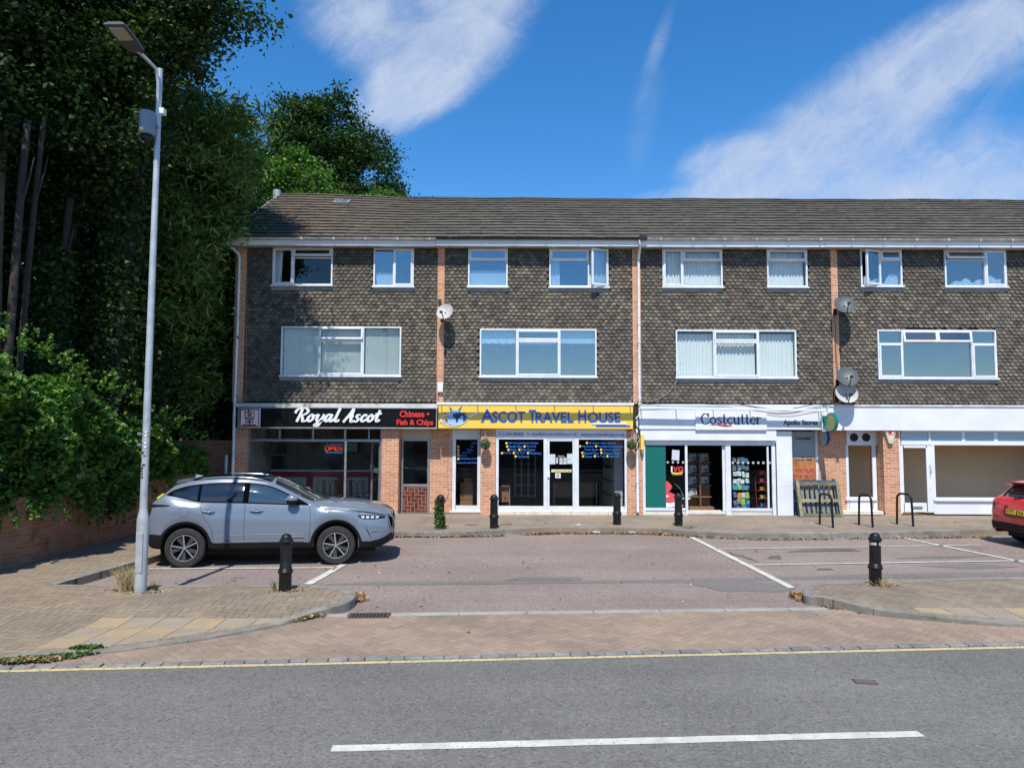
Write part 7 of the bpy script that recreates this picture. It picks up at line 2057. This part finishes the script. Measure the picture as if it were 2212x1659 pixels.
# the red hatchback at the right edge, seen from behind
X2 = [0, .03, .07, .12, .20, .30, .42, .55, .75, 1.0, 1.4, 1.8, 2.1, 2.4, 2.7, 3.0, 3.3, 3.6, 3.9, 4.15, 4.28, 4.34, 4.36]
q2 = dict(X=X2,
  zr=[.74, .86, .97, 1.03, 1.10, 1.22, 1.34, 1.415, 1.445, 1.465, 1.475, 1.465, 1.43, 1.33, 1.19, 1.07, 1.03, .99, .93, .86, .78, .70, .60],
  ze=[.73, .85, .96, 1.015, 1.08, 1.185, 1.29, 1.355, 1.385, 1.40, 1.405, 1.39, 1.34, 1.22, 1.09, 1.02, .985, .94, .88, .80, .73, .66, .57],
  zb=[.72, .84, .95, 1.0, 1.02, 1.02, 1.01, 1.005, 1.0, .995, .985, .975, .97, .965, .96, .955, .93, .895, .84, .76, .69, .62, .55],
  z0=[.34, .30, .27, .25, .24, .24, .24, .24, .24, .22, .22, .22, .22, .22, .22, .22, .22, .22, .22, .24, .28, .30, .33],
  W =[.70, .78, .83, .86, .885, .90, .905, .908, .91, .91, .91, .91, .91, .91, .91, .91, .91, .905, .88, .80, .70, .60, .50],
  wb=[.64, .71, .755, .78, .80, .815, .825, .83, .835, .84, .84, .84, .84, .84, .84, .835, .82, .80, .76, .68, .60, .53, .45],
  we=[.56, .61, .63, .64, .645, .63, .61, .60, .60, .605, .61, .61, .61, .63, .66, .69, .69, .67, .62, .54, .47, .42, .36])
M_redp = pmat('red car paint', (.60, .018, .020), .28, coat=.9, spec=.6)
rc_ = Car(4.36, q2, .78, 3.43, .32, M_redp, 'parked_car', 'red hatchback cut by the right edge of the photo, seen from behind', arch=.365); rc_.wy = .77
rc_.body()
MB().box(.3, 4.0, -.64, .64, .17, .85).build('underbody', M_plastic, rc_.root)
mb = MB()
for x in (rc_.wr, rc_.wf):
    for sg in (-1, 1):
        mb = MB(); mb.grid([[(x + (rc_.arch + .008) * math.cos(a), sg * yy, rc_.R + (rc_.arch + .008) * math.sin(a)) for a in np.linspace(-.25, math.pi + .25, 24)] for yy in (.62, .885)], flip=sg < 0)
        mb.build('wheel_arch_liner', M_plastic, rc_.root)
tp = curve1([(.40, 1.16), (.60, 1.31), (1.0, 1.345), (1.5, 1.345), (1.9, 1.31), (2.2, 1.23), (2.5, 1.11), (2.7, 1.0)]); lw = curve1([(.40, 1.10), (.60, 1.04), (1.0, 1.02), (2.0, .995), (2.7, .985)])
rc_.sidepatch(tp, lw, .42, 2.68, 'side_window', M_carglass, .005, 50)
rc_.toppatch(lambda q: 2.05, lambda q: 3.0 - .2 * q * q, lambda x: rc_.T['we'](x) * .95, 'windscreen', M_carglass, .006)
rc_.toppatch(lambda q: .40, lambda q: .15 + .03 * q * q, lambda x: rc_.T['we'](x) * .94, 'rear_window', M_carglass, .007, n=10)
mb = MB(); P = []
for y in np.linspace(-.60, .60, 13):
    e = (y / .6) ** 2; x0, z0_ = .17 + .07 * e, 1.405 - .04 * e
    P.append([(x0 + .45, y, z0_ + .045), (x0 + .15, y, z0_ + .03), (x0, y, z0_), (x0, y, z0_ - .03), (x0 + .12, y, z0_ - .06), (x0 + .30, y, z0_ - .06), (x0 + .45, y, z0_ - .02)])
mb.grid(P, flip=True); mb.build('spoiler', M_redp, rc_.root, smooth=True, sharp=40)
mb = MB(); mb.bar((.125, .10, 1.055), (.20, -.34, 1.11), .02, .03); mb.tube([(.10, .12, 1.04), (.13, .12, 1.08)], .03, 8); mb.build('wiper', M_blackmatt, rc_.root)
rc_.endpatch([[(y, z) for y in np.linspace(-.80, .80, 27)] for z in np.linspace(.345, .50, 5)], 'rear_bumper_lower', M_plastic, False, .012)
rc_.sidepatch(curve1([(.05, .50), (.40, .46)]), curve1([(.05, .30), (.40, .27)]), .04, .38, 'bumper_corner', M_plastic, .012, 12, 4)
rc_.endpatch([[(y, z) for y in np.linspace(-.78, .78, 27)] for z in (.625, .632)], 'bumper_gap', M_gap, False, .004)
pl_ = rc_.endpatch([[(y, z) for y in np.linspace(-.36, .36, 13)] for z in np.linspace(.66, .87, 5)], 'plate_recess_shade', pmat('shaded red paint', (.20, .008, .01), .4), False, .004)  # flat patch of darker red, the shade around the plate put into colour
np_ = MB().add([(-.028, .26, .70), (-.028, -.26, .70), (-.010, -.26, .81), (-.010, .26, .81), (-.018, .26, .70), (-.018, -.26, .70), (.0, -.26, .81), (.0, .26, .81)], [(3, 2, 1, 0), (4, 5, 6, 7), (0, 1, 5, 4), (2, 3, 7, 6), (0, 4, 7, 3), (1, 2, 6, 5)]).build('number_plate', M_plate_y, rc_.root)
for sg in (-1, 1):
    rc_.sidepatch(curve1([(.05, .93), (.12, .985), (.42, .97)]), curve1([(.05, .80), (.2, .84), (.42, .90)]), .05, .40, 'tail_light', pmat('red tail lens', (.22, .006, .01), .12, coat=1.0), .010, 14, 4, sides=(sg,))
    rc_.endpatch([[(sg * y, z) for y in ((.56, .64, .72) if sg < 0 else (.72, .64, .56))] for z in np.linspace(.80, .95, 4)] if False else [[(y, z) for y in (np.linspace(-.74, -.56, 4) if sg < 0 else np.linspace(.56, .74, 4))] for z in np.linspace(.78, .93, 4)], 'tail_light', pmat('red tail lens', (.22, .006, .01), .12, coat=1.0), False, .010)
    for x in (rc_.wr, rc_.wf): rc_.wheel(x, sg, None)
# plate characters: dark strokes on the yellow plate
mb = MB(); n = 0
glyph = {'Y': [[(0, 1), (.5, .5), (1, 1)], [(.5, .5), (.5, 0)]], '7': [[(0, 1), (1, 1), (.35, 0)]], 'E': [[(1, 1), (0, 1), (0, 0), (1, 0)], [(0, .5), (.8, .5)]], 'A': [[(0, 0), (.5, 1), (1, 0)], [(.2, .35), (.8, .35)]]}
y = .225
for ch in 'Y77 EYA':
    if ch != ' ':
        for s_ in glyph[ch]:
            for a, b in zip(s_, s_[1:]):
                pa, pb = [(-.032 + .018 * (q[1] * .72 + .14), y - q[0] * .048, .715 + q[1] * .078) for q in (a, b)]
                mb.bar(pa, pb, .011, .004, up=(1, 0, 0))
    y -= .068
mb.build('plate_characters', M_signblack, np_)
rx, ry = 11.03, 15.85; yw = rad(3)
rc_.root.location = (rx, ry, 0); rc_.root.rotation_euler = (0, 0, yw)

# ------------------------------------------------------------------ garden wall, ivy, trees
WXL = -8.72
t = thing('garden_wall', (WXL - .1, 12, 0), 'old red brick garden wall overhung with ivy along the left pavement', 'wall')
WALL = [(-10.6, 3.0), (-9.45, 9.5), (-8.74, 12.15), (-8.54, 12.95), (-8.62, 16.5), (-8.70, F - .2)]
WY = [q[1] for q in WALL]; WX_ = [q[0] for q in WALL]
wallx = lambda y: np.interp(y, WY, WX_)
WA = [(x, y) for x, y in WALL] + [(x - .23, y) for x, y in WALL[::-1]]
MB().slab(WA, -.05, 1.22).build('brickwork', M_wallbrick, t)
MB().slab([(x + .02, y) for x, y in WALL] + [(x - .25, y) for x, y in WALL[::-1]], 1.223, 1.30).build('coping', M_wallbrick, t)
t = thing('side_wall', (-9.0, F + .1, 0), 'brick wall closing the gap between ivy and the shop terrace', 'wall')
MB().box(-12, XL - .003, F + .4, F + .63, -.05, 2.12).build('brickwork', M_wallbrick, t); MB().box(-12, XL - .003, F + .38, F + .65, 2.123, 2.2).build('coping', M_wallbrick, t)

# ivy over the wall
t = thing('ivy_hedge', (WXL - .5, 13, 0), 'thick ivy mass hanging over the garden wall', 'hedge')
ytop = curve1([(2, 4.4), (8, 4.3), (11, 4.05), (12.5, 3.75), (14, 3.30), (15.5, 3.05), (17, 2.65), (18.5, 2.2), (19.5, 1.95), (20.3, 1.5)])
N_ = 60000
y = rng.uniform(2, 20.3, N_); y = np.where(rng.random(N_) < .75, rng.uniform(9, 20.3, N_), y)
zt = np.array([ytop(v) for v in y]) + .22 * np.sin(y * 2.3) + .14 * np.sin(y * 5.1)
zl_ = np.interp(y, [2, 10, 12, 13, 14, 14.8, 15.6, 16.4, 17.0, 20.5], [1.1, .9, .95, 1.05, 1.15, .65, .72, .85, 1.32, 1.36]) + .10 * np.sin(y * 4.3) + .06 * np.sin(y * 11.0)
f = rng.random(N_) ** .8
z = zl_ + (zt - zl_) * f
bul = (.10 + .34 * np.sin(np.clip(f, 0, 1) * math.pi)) * np.interp(y, [2, 15.5, 18, 20.3], [1, 1, .55, .35]) + .17 * np.sin(y * 3.1 + z * 2.7) + .14 * np.sin(y * 7.3 - z * 5.1) + .07 * np.sin(y * 13.0 + z * 9.0)
depth_ = rng.exponential(.10, N_)
over = np.clip(f - .80, 0, 1) * 4.2
x = wallx(y) + bul * (1 - over * .5) - depth_ - over * rng.random(N_) * 1.6
C = np.stack([x, y, z], 1)
k_ = rng.random(len(C)) < .5
leaves(C[k_], .115, M_ivy, 'foliage', t, elong=1.15, up=.5); leaves(C[~k_], .07, M_ivy, 'foliage', t, elong=1.3, up=.5)
sh_ = []
for i in range(170):
    yy = random.uniform(9.5, 19.5); tp_ = ytop(yy); up_ = random.random() < .45
    p = Vector((float(wallx(yy)) + random.uniform(.1, .4), yy, tp_ + .05 if up_ else np.interp(yy, [10, 14, 15, 17, 20], [1.0, 1.15, .8, 1.3, 1.3]) + random.uniform(0, .3)))
    d_ = Vector((random.uniform(-.1, .5), random.uniform(-.5, .3), random.uniform(.4, 1.0) if up_ else -1)).normalized()
    for j in range(random.randint(8, 18)):
        p = p + d_ * .032; d_ = (d_ + Vector((random.gauss(0, .12), random.gauss(0, .12), -.05))).normalized()
        for q in range(2): sh_.append((p.x + random.gauss(0, .025), p.y + random.gauss(0, .025), max(p.z, .15)))
leaves(np.array(sh_), .065, M_ivy, 'shoots', t, elong=1.4)
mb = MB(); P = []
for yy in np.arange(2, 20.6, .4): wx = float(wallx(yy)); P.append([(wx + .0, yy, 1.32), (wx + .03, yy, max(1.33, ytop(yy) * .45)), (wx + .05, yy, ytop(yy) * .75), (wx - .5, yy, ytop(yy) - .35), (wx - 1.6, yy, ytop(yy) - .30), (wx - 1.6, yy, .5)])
mb.grid(P, flip=True); mb.build('shade_core', M_core, t)  # closed dark sheet inside the ivy, its inner shade as colour

def trunk_mesh(base, top, r0, r1, limbs=(), wobble=.12, n=10, mat=None, parent=None, name='trunk'):
    mb = MB(); b, tp_ = Vector(base), Vector(top); P, Rr = [], []
    for i in range(10):
        f = i / 9; p = b.lerp(tp_, f); p.x += wobble * math.sin(f * 5 + b.y) * f; p.y += wobble * math.cos(f * 4 + b.x) * f; P.append(p); Rr.append(r0 + (r1 - r0) * f ** .8)
    mb.tube(P, Rr, n)
    for (f, d_, L, r_) in limbs:
        p = b.lerp(tp_, f); p.x += wobble * math.sin(f * 5 + b.y) * f; p.y += wobble * math.cos(f * 4 + b.x) * f
        q = [p, p + Vector(d_) * L * .35 + Vector((0, 0, .1 * L)), p + Vector(d_) * L * .7 + Vector((0, 0, .28 * L)), p + Vector(d_) * L + Vector((0, 0, .55 * L))]
        mb.tube(q, [r_, r_ * .75, r_ * .5, r_ * .2], 7)
    return mb.build(name, mat or M_bark, parent, smooth=True)
def mklimbs(k, r_): return [(random.uniform(.45, .98), (math.cos(a), math.sin(a), .25), random.uniform(1.2, 2.2), r_ * random.uniform(.25, .5)) for a in (random.uniform(0, 6.28) for _ in range(k))]

def tree(base, label, group, blobs, clumps, per, cr, size, mat, r0=.25, H=None, cat='tree', elong=1.5, droop=0, shell=.6, flat=.6, name='tree', trunk_top=None, limbs=3, core=True):
    t = thing(name, tuple(base), label, cat, group)
    tb = trunk_top or (base[0], base[1], H)
    trunk_mesh(base, tb, r0, r0 * .35, mklimbs(limbs, r0), parent=t)
    C = crown_points(blobs, clumps, per, cr, shell, flat)
    leaves(C, size, mat, 'crown', t, elong=elong, droop=droop)
    return t
G1 = 'trees behind the garden wall'
# tall oak-like crown that overhangs the top left corner
tree((-10.6, 14.5, 0), 'big dark broadleaf tree whose crown fills the top left corner', G1,
     [(-9.9, 16.2, 13.4, 3.3, 2.4, 3.2), (-8.8, 16.3, 15.0, 2.0, 2.0, 2.0), (-10.8, 14.6, 11.6, 2.2, 2.2, 2.6), (-8.6, 16.0, 11.8, 1.6, 1.4, 1.5), (-11.6, 12.8, 9.3, 2.2, 2.2, 2.4), (-12.5, 13.5, 11.5, 3, 3, 3.5), (-12.0, 11.0, 11.6, 2.2, 1.8, 2.0), (-9.0, 15.4, 9.4, 1.2, 1.4, 1.6), (-7.2, 15.8, 12.6, .8, .6, .7), (-6.4, 16.2, 12.0, .5, .45, .4)],
     1150, 165, .52, .105, M_tree_dark, r0=.30, H=13, elong=1.35, flat=.7)
tree((-12.2, 12.2, 0), 'dark tree standing at the left edge behind the ivy', G1,
     [(-12.6, 11.5, 7.0, 2.2, 2.4, 3.4), (-11.6, 10.2, 9.5, 2.0, 2.0, 2.5), (-13.0, 14.8, 6.5, 2.4, 3, 4.2)], 420, 140, .55, .10, M_tree_dark, r0=.22, H=9)
tree((-11.4, 18.0, 0), 'dense dark tree between the lamp post and the terrace', G1,
     [(-10.6, 18.5, 4.6, 1.5, 1.7, 2.8), (-11.2, 18.0, 8.0, 2.2, 2.2, 3.0), (-10.4, 17.2, 10.2, 2.1, 2.0, 2.2), (-13.5, 19, 6, 2.5, 2.5, 4.6)], 620, 140, .55, .105, M_tree_dark, r0=.25, H=10)
tree((-10.0, 20.6, 0), 'bright narrow leaved tree leaning over the left end of the roof', G1,
     [(-9.3, 20.0, 9.2, 1.5, 1.6, 2.6), (-9.3, 19.4, 7.0, 1.0, 1.2, 2.4), (-8.8, 20.8, 10.9, 1.5, 1.4, 1.7), (-9.6, 21.2, 5.2, .9, 1.2, 2.8)], 330, 110, .55, .24, M_willow, r0=.18, H=10, elong=4.2, droop=.5)
# a background belt of evergreens seals the view between the nearer trunks
for i, (x, y, h, r_) in enumerate(((-15.5, 22, 15, 3.4), (-12.3, 25, 14.5, 3.2), (-10.6, 28.5, 11.5, 2.6), (-18, 17.5, 15, 3.2), (-16.5, 12.5, 13, 2.8), (-15, 27.5, 16.5, 3.5))):
    tree((x, y, 0), ['tall dark evergreen in the second row, right of the forked trunks', 'tall dark evergreen behind the dense dark tree', 'dark evergreen just behind the left gable of the terrace', 'dark evergreen far left in the second row', 'dark evergreen at the left edge behind the ivy', 'tallest dark evergreen at the back of the garden'][i], G1,
         [(x, y, h * .25, r_, r_, h * .26), (x, y, h * .55, r_ * .95, r_ * .95, h * .28), (x + .3, y, h * .82, r_ * .7, r_ * .7, h * .2)], 300, 70, .95, .24, M_tree_dark, r0=.28, H=h * .9, shell=.45)
t = thing('backdrop_hedge', (-12, 22.6, 0), 'dark backdrop hedge added behind the brick wall to close bright gaps under trees', 'hedge')  # hedge added to stop light leaking through below the tree crowns
C = np.stack([rng.uniform(-20, -8.5, 14000), 22.3 + rng.exponential(.3, 14000), rng.uniform(.2, 5.2, 14000)], 1); C[:, 2] += .4 * np.sin(C[:, 0] * 2)
leaves(C, .19, M_tree_dark, 'foliage', t); MB().box(-20, -8.7, 22.7, 23.6, 0, 4.9).build('shade_core', M_core, t)  # leaves in front of a solid dark box standing for inner shade
# trees behind the roof
tree((-8.5, 36, 0), 'dark domed oak rising behind the roof', 'trees behind the roof',
     [(-9.6, 36, 12.5, 3.0, 3, 3.9), (-7.8, 36.5, 14.9, 2.0, 2.4, 3.4), (-11.2, 36, 15.6, 1.6, 2, 2.4), (-9.3, 36, 17.4, 1.8, 2, 2.4), (-10.9, 36, 17.8, 1.5, 2, 2.0), (-6.6, 36, 11.4, 1.5, 2, 2.6), (-12.6, 36, 13.5, 1.8, 2, 4.0)],
     950, 110, .60, .16, M_tree_mid, r0=.45, H=14, shell=.55)
tree((-5.6, 37, 0), 'smaller dark tree at the right end of the group behind the roof', 'trees behind the roof',
     [(-6.2, 37, 13.0, 1.2, 1.3, 2.3), (-6.1, 37, 10.4, 1.4, 1.6, 1.8), (-6.0, 37, 11.4, 1.0, 1.2, 1.2)], 300, 100, .48, .16, M_tree_mid, r0=.25, H=12, shell=.5)
tree((-9.6, 31.5, 0), 'bright green tree in front of the dark oak behind the roof', 'trees behind the roof',
     [(-9.4, 31.5, 13.0, 1.6, 1.5, 2.1), (-8.1, 31.5, 11.8, 1.4, 1.4, 1.5), (-10.9, 31.5, 12.4, 1.3, 1.4, 2.2), (-9.4, 31.5, 10.6, 2.4, 1.4, 1.4)], 300, 100, .42, .14, M_tree_lite, r0=.22, H=11.5, shell=.55)
tree((-5.6, 32.5, 0), 'low bright green tree top just above the ridge', 'trees behind the roof',
     [(-5.8, 32.5, 12.0, 1.0, 1.2, 1.7), (-6.9, 32.5, 11.2, .9, 1.0, 1.0)], 190, 100, .36, .14, M_tree_lite, r0=.2, H=10.8, shell=.55)
# pale trunks showing in the gloom
def bare(pu, pv0, pv1, depth_, r_, label, lean=0.0, ivy=0):
    x0, z1 = W(pu, pv1, depth_)[0], W(pu, pv1, depth_)[1]
    t = thing('bare_tree', (x0, depth_, 0), label, 'tree trunk', G1)
    top = (x0 + lean, depth_ + .2, z1)
    trunk_mesh((x0, depth_, 0), top, r_, r_ * .6, [(.80, (.25, 0, .5), .9, r_ * .4)], wobble=.06, parent=t, mat=pmat('pale bark', (.05, .040, .032), .95, col2=(.032, .026, .021), scale=5, bmp=(12, .8, .03), world=True))
    if ivy:
        k = ivy; f = rng.random(k) ** .9; a = rng.uniform(0, 6.28, k); rr = r_ * 1.3 + rng.exponential(.16, k) * (1.4 - f)
        C = np.stack([x0 + lean * f + rr * np.cos(a), depth_ + rr * np.sin(a), f * z1 * .80 + .3], 1); leaves(C, .10, M_tree_dark, 'ivy', t, elong=1.2)
bare(28, 900, 250, 13.2, .10, 'straight pale trunk at the far left behind the ivy', .15)
bare(52, 900, 240, 13.6, .075, 'thinner pale trunk just right of the far left one', .25)
bare(262, 900, 240, 16.0, .16, 'ivy wrapped tree trunk left of the street lamp', .25, 6000)
bare(120, 900, 420, 15.2, .12, 'ivy smothered trunk between the forked trunks and the lamp', .1, 7000)
# shrub at the left edge
t = thing('shrub', (-9.6, 11.4, 0), 'light green shrub poking out above the ivy at the left edge', 'shrub')
trunk_mesh((-9.6, 11.4, 0), (-9.3, 11.4, 3.6), .05, .02, [], parent=t)
leaves(crown_points([(-9.2, 11.3, 3.9, .65, .8, .8), (-8.9, 11.8, 3.3, .45, .6, .5)], 90, 60, .25, .5), .075, M_willow, 'foliage', t, elong=2.2)

# unseen hedge added behind the camera so the shop windows mirror something dark
t = thing('reflection_hedge', (0, -11, 0), 'unseen tall hedge added behind the camera to darken shop window reflections', 'hedge')
y = rng.uniform(-1, 1, 26000); C = np.stack([rng.uniform(-60, 60, 26000), -11 + y * .9, rng.uniform(0.1, 4.2, 26000) ], 1)
C[:, 1] = -11 + np.where(rng.random(26000) < .6, .9, rng.uniform(-.9, .9, 26000)); C[:, 1] += rng.normal(size=26000) * .12; C[:, 2] += .3 * np.sin(C[:, 0] * .7)
leaves(C, .26, M_tree_mid, 'foliage', t, elong=1.4); MB().box(-60, 60, -11.8, -10.3, 0, 4.0).build('shade_core', M_core, t)  # black box behind the leaves gives the hedge its shaded inside

# ------------------------------------------------------------------ litter and weeds
def litter(paths, n, name, label=None, size=.055, z=.01, mat=None, spread=.05):
    pts = []
    for k in range(n):
        pa, w_ = random.choice(paths); i = random.randrange(len(pa) - 1); p = Vector(pa[i]).lerp(Vector(pa[i + 1]), random.random())
        pts.append((p.x + random.gauss(0, w_), p.y + random.gauss(0, w_ * .5), p.z + abs(random.gauss(0, .008)) + z))
    o = leaves(np.array(pts), size, mat or M_leaf_dry, name, elong=1.3, up=2.0, droop=0); o['kind'] = 'stuff'; return o
L_ = lambda *uv, z=0.0: [tuple(G(u, v, z)) for u, v in uv]
litter([(L_((850, 1160), (960, 1160), (1090, 1158)), .06), (L_((1130, 1155), (1200, 1152), (1400, 1153), (1480, 1157)), .11), (L_((1150, 1154), (1200, 1152), (1400, 1153), (1480, 1157)), .09), (L_((1150, 1154), (1200, 1152), (1400, 1153), (1480, 1157)), .09), (L_((1480, 1159), (1640, 1166), (1800, 1165)), .05), (L_((1830, 1164), (2000, 1162), (2140, 1160)), .04),
        (L_((135, 1263), (240, 1233), (350, 1203)), .06), (L_((770, 1300), (778, 1292), (772, 1284)), .05), (L_((1726, 1283), (1742, 1297), (1795, 1308), (1880, 1326)), .07), (L_((1726, 1283), (1742, 1297), (1795, 1308)), .07)], 4600, 'leaf_litter')
litter([(L_((240, 1277), (300, 1282), (350, 1281), z=.1), .10), (L_((590, 1279), (640, 1279), z=.1), .08), (L_((1880, 1267), (1920, 1266), z=.1), .09), (L_((0, 1432), (120, 1424), z=.03), .07), (L_((640, 1340), (680, 1330), z=.03), .04)], 700, 'leaf_litter', size=.05)
litter([(L_((0, 1300), (2212, 1290)), 2.2), (L_((600, 1240), (1700, 1200)), 1.2), (L_((900, 1128), (2100, 1128), z=.12), .5)], 170, 'leaf_litter', size=.05, z=.006)
litter([(L_((0, 1430), (60, 1427), (110, 1422), (190, 1412), z=.03), .07), (L_((640, 1339), (690, 1327), z=.03), .03), (L_((170, 1402), (200, 1400), z=.03), .05), (L_((1478, 1146), (1490, 1150), z=.05), .08)], 1700, 'weeds', size=.045, mat=M_weed)
def tuft(p, n, h, label, mat, name='dry_weed', spread=.16):
    t = thing(name, tuple(p), label, 'weed'); mb = MB()
    for i in range(n):
        a = random.uniform(0, 6.28); r_ = random.uniform(.0, spread * .45); q = Vector(p) + Vector((r_ * math.cos(a), r_ * math.sin(a), 0)); hh = h * random.uniform(.5, 1.1)
        d_ = Vector((random.gauss(0, .35), random.gauss(0, .35), 0)) * spread * 2
        mb.tube([q, q + d_ * .3 + Vector((0, 0, hh * .5)), q + d_ * .8 + Vector((0, 0, hh))], [.004, .003, .0015], 4)
        if i % 2: e = q + d_ * .5 + Vector((0, 0, hh * .7)); mb.tube([e, e + Vector((random.gauss(0, .05), random.gauss(0, .05), .07))], [.0025, .0012], 4)
    mb.build('stalks', mat, t)
tuft(GP(272, 1277), 110, .40, 'clump of dry straw coloured weeds at the foot of the street lamp', M_straw, spread=.22)
tuft(GP(1908, 1266), 70, .09, 'dry grass tuft at the foot of the leaning right bollard', M_straw, spread=.16)
tuft(GP(593, 1274), 20, .12, 'small green weed beside the near left bollard', M_weed, spread=.07)
tuft(GP(336, 1275), 24, .10, 'small green weed in the shadow of the lamp base', M_weed, spread=.10)
tuft(G(1486, 1147, .05), 40, .14, 'green weed growing at the kerb below the rightmost far bollard', M_weed, spread=.18)
# scraps of rubbish
for (u, v, z, sx, sy, m_, l) in ((1288, 1150, .02, .09, .05, M_paper, 'white scrap of paper lying in the leaves by the kerb'), (1366, 1150.5, .02, .07, .04, M_paper, 'small white scrap among the leaves right of the other scrap'), (1250, 1134, FPZ, .05, .03, M_paper, 'pale scrap on the shop pavement before the travel door')):
    p = G(u, v, z); o = MB().obox((p.x, p.y, z + .012), (sx, .01, 0), (-.01, sy, .004), (0, 0, .006)).build('paper_scrap', m_); tag(o, l, 'litter')
for (u, v, l) in ((1470, 1152, 'left green flip flop shaped scrap in the gutter leaves'),):
    p = G(u - 30, v, .02); mb = MB(); mb.slab([(p.x + .15 * math.cos(a) * (1 + .2 * math.cos(2 * a)), p.y + .05 * math.sin(a)) for a in np.linspace(0, 6.28, 14)[:-1]], .015, .035); o = mb.build('flattened_can', M_green); tag(o, 'flattened green container lying in the kerb leaves below the pink vinyl', 'litter')
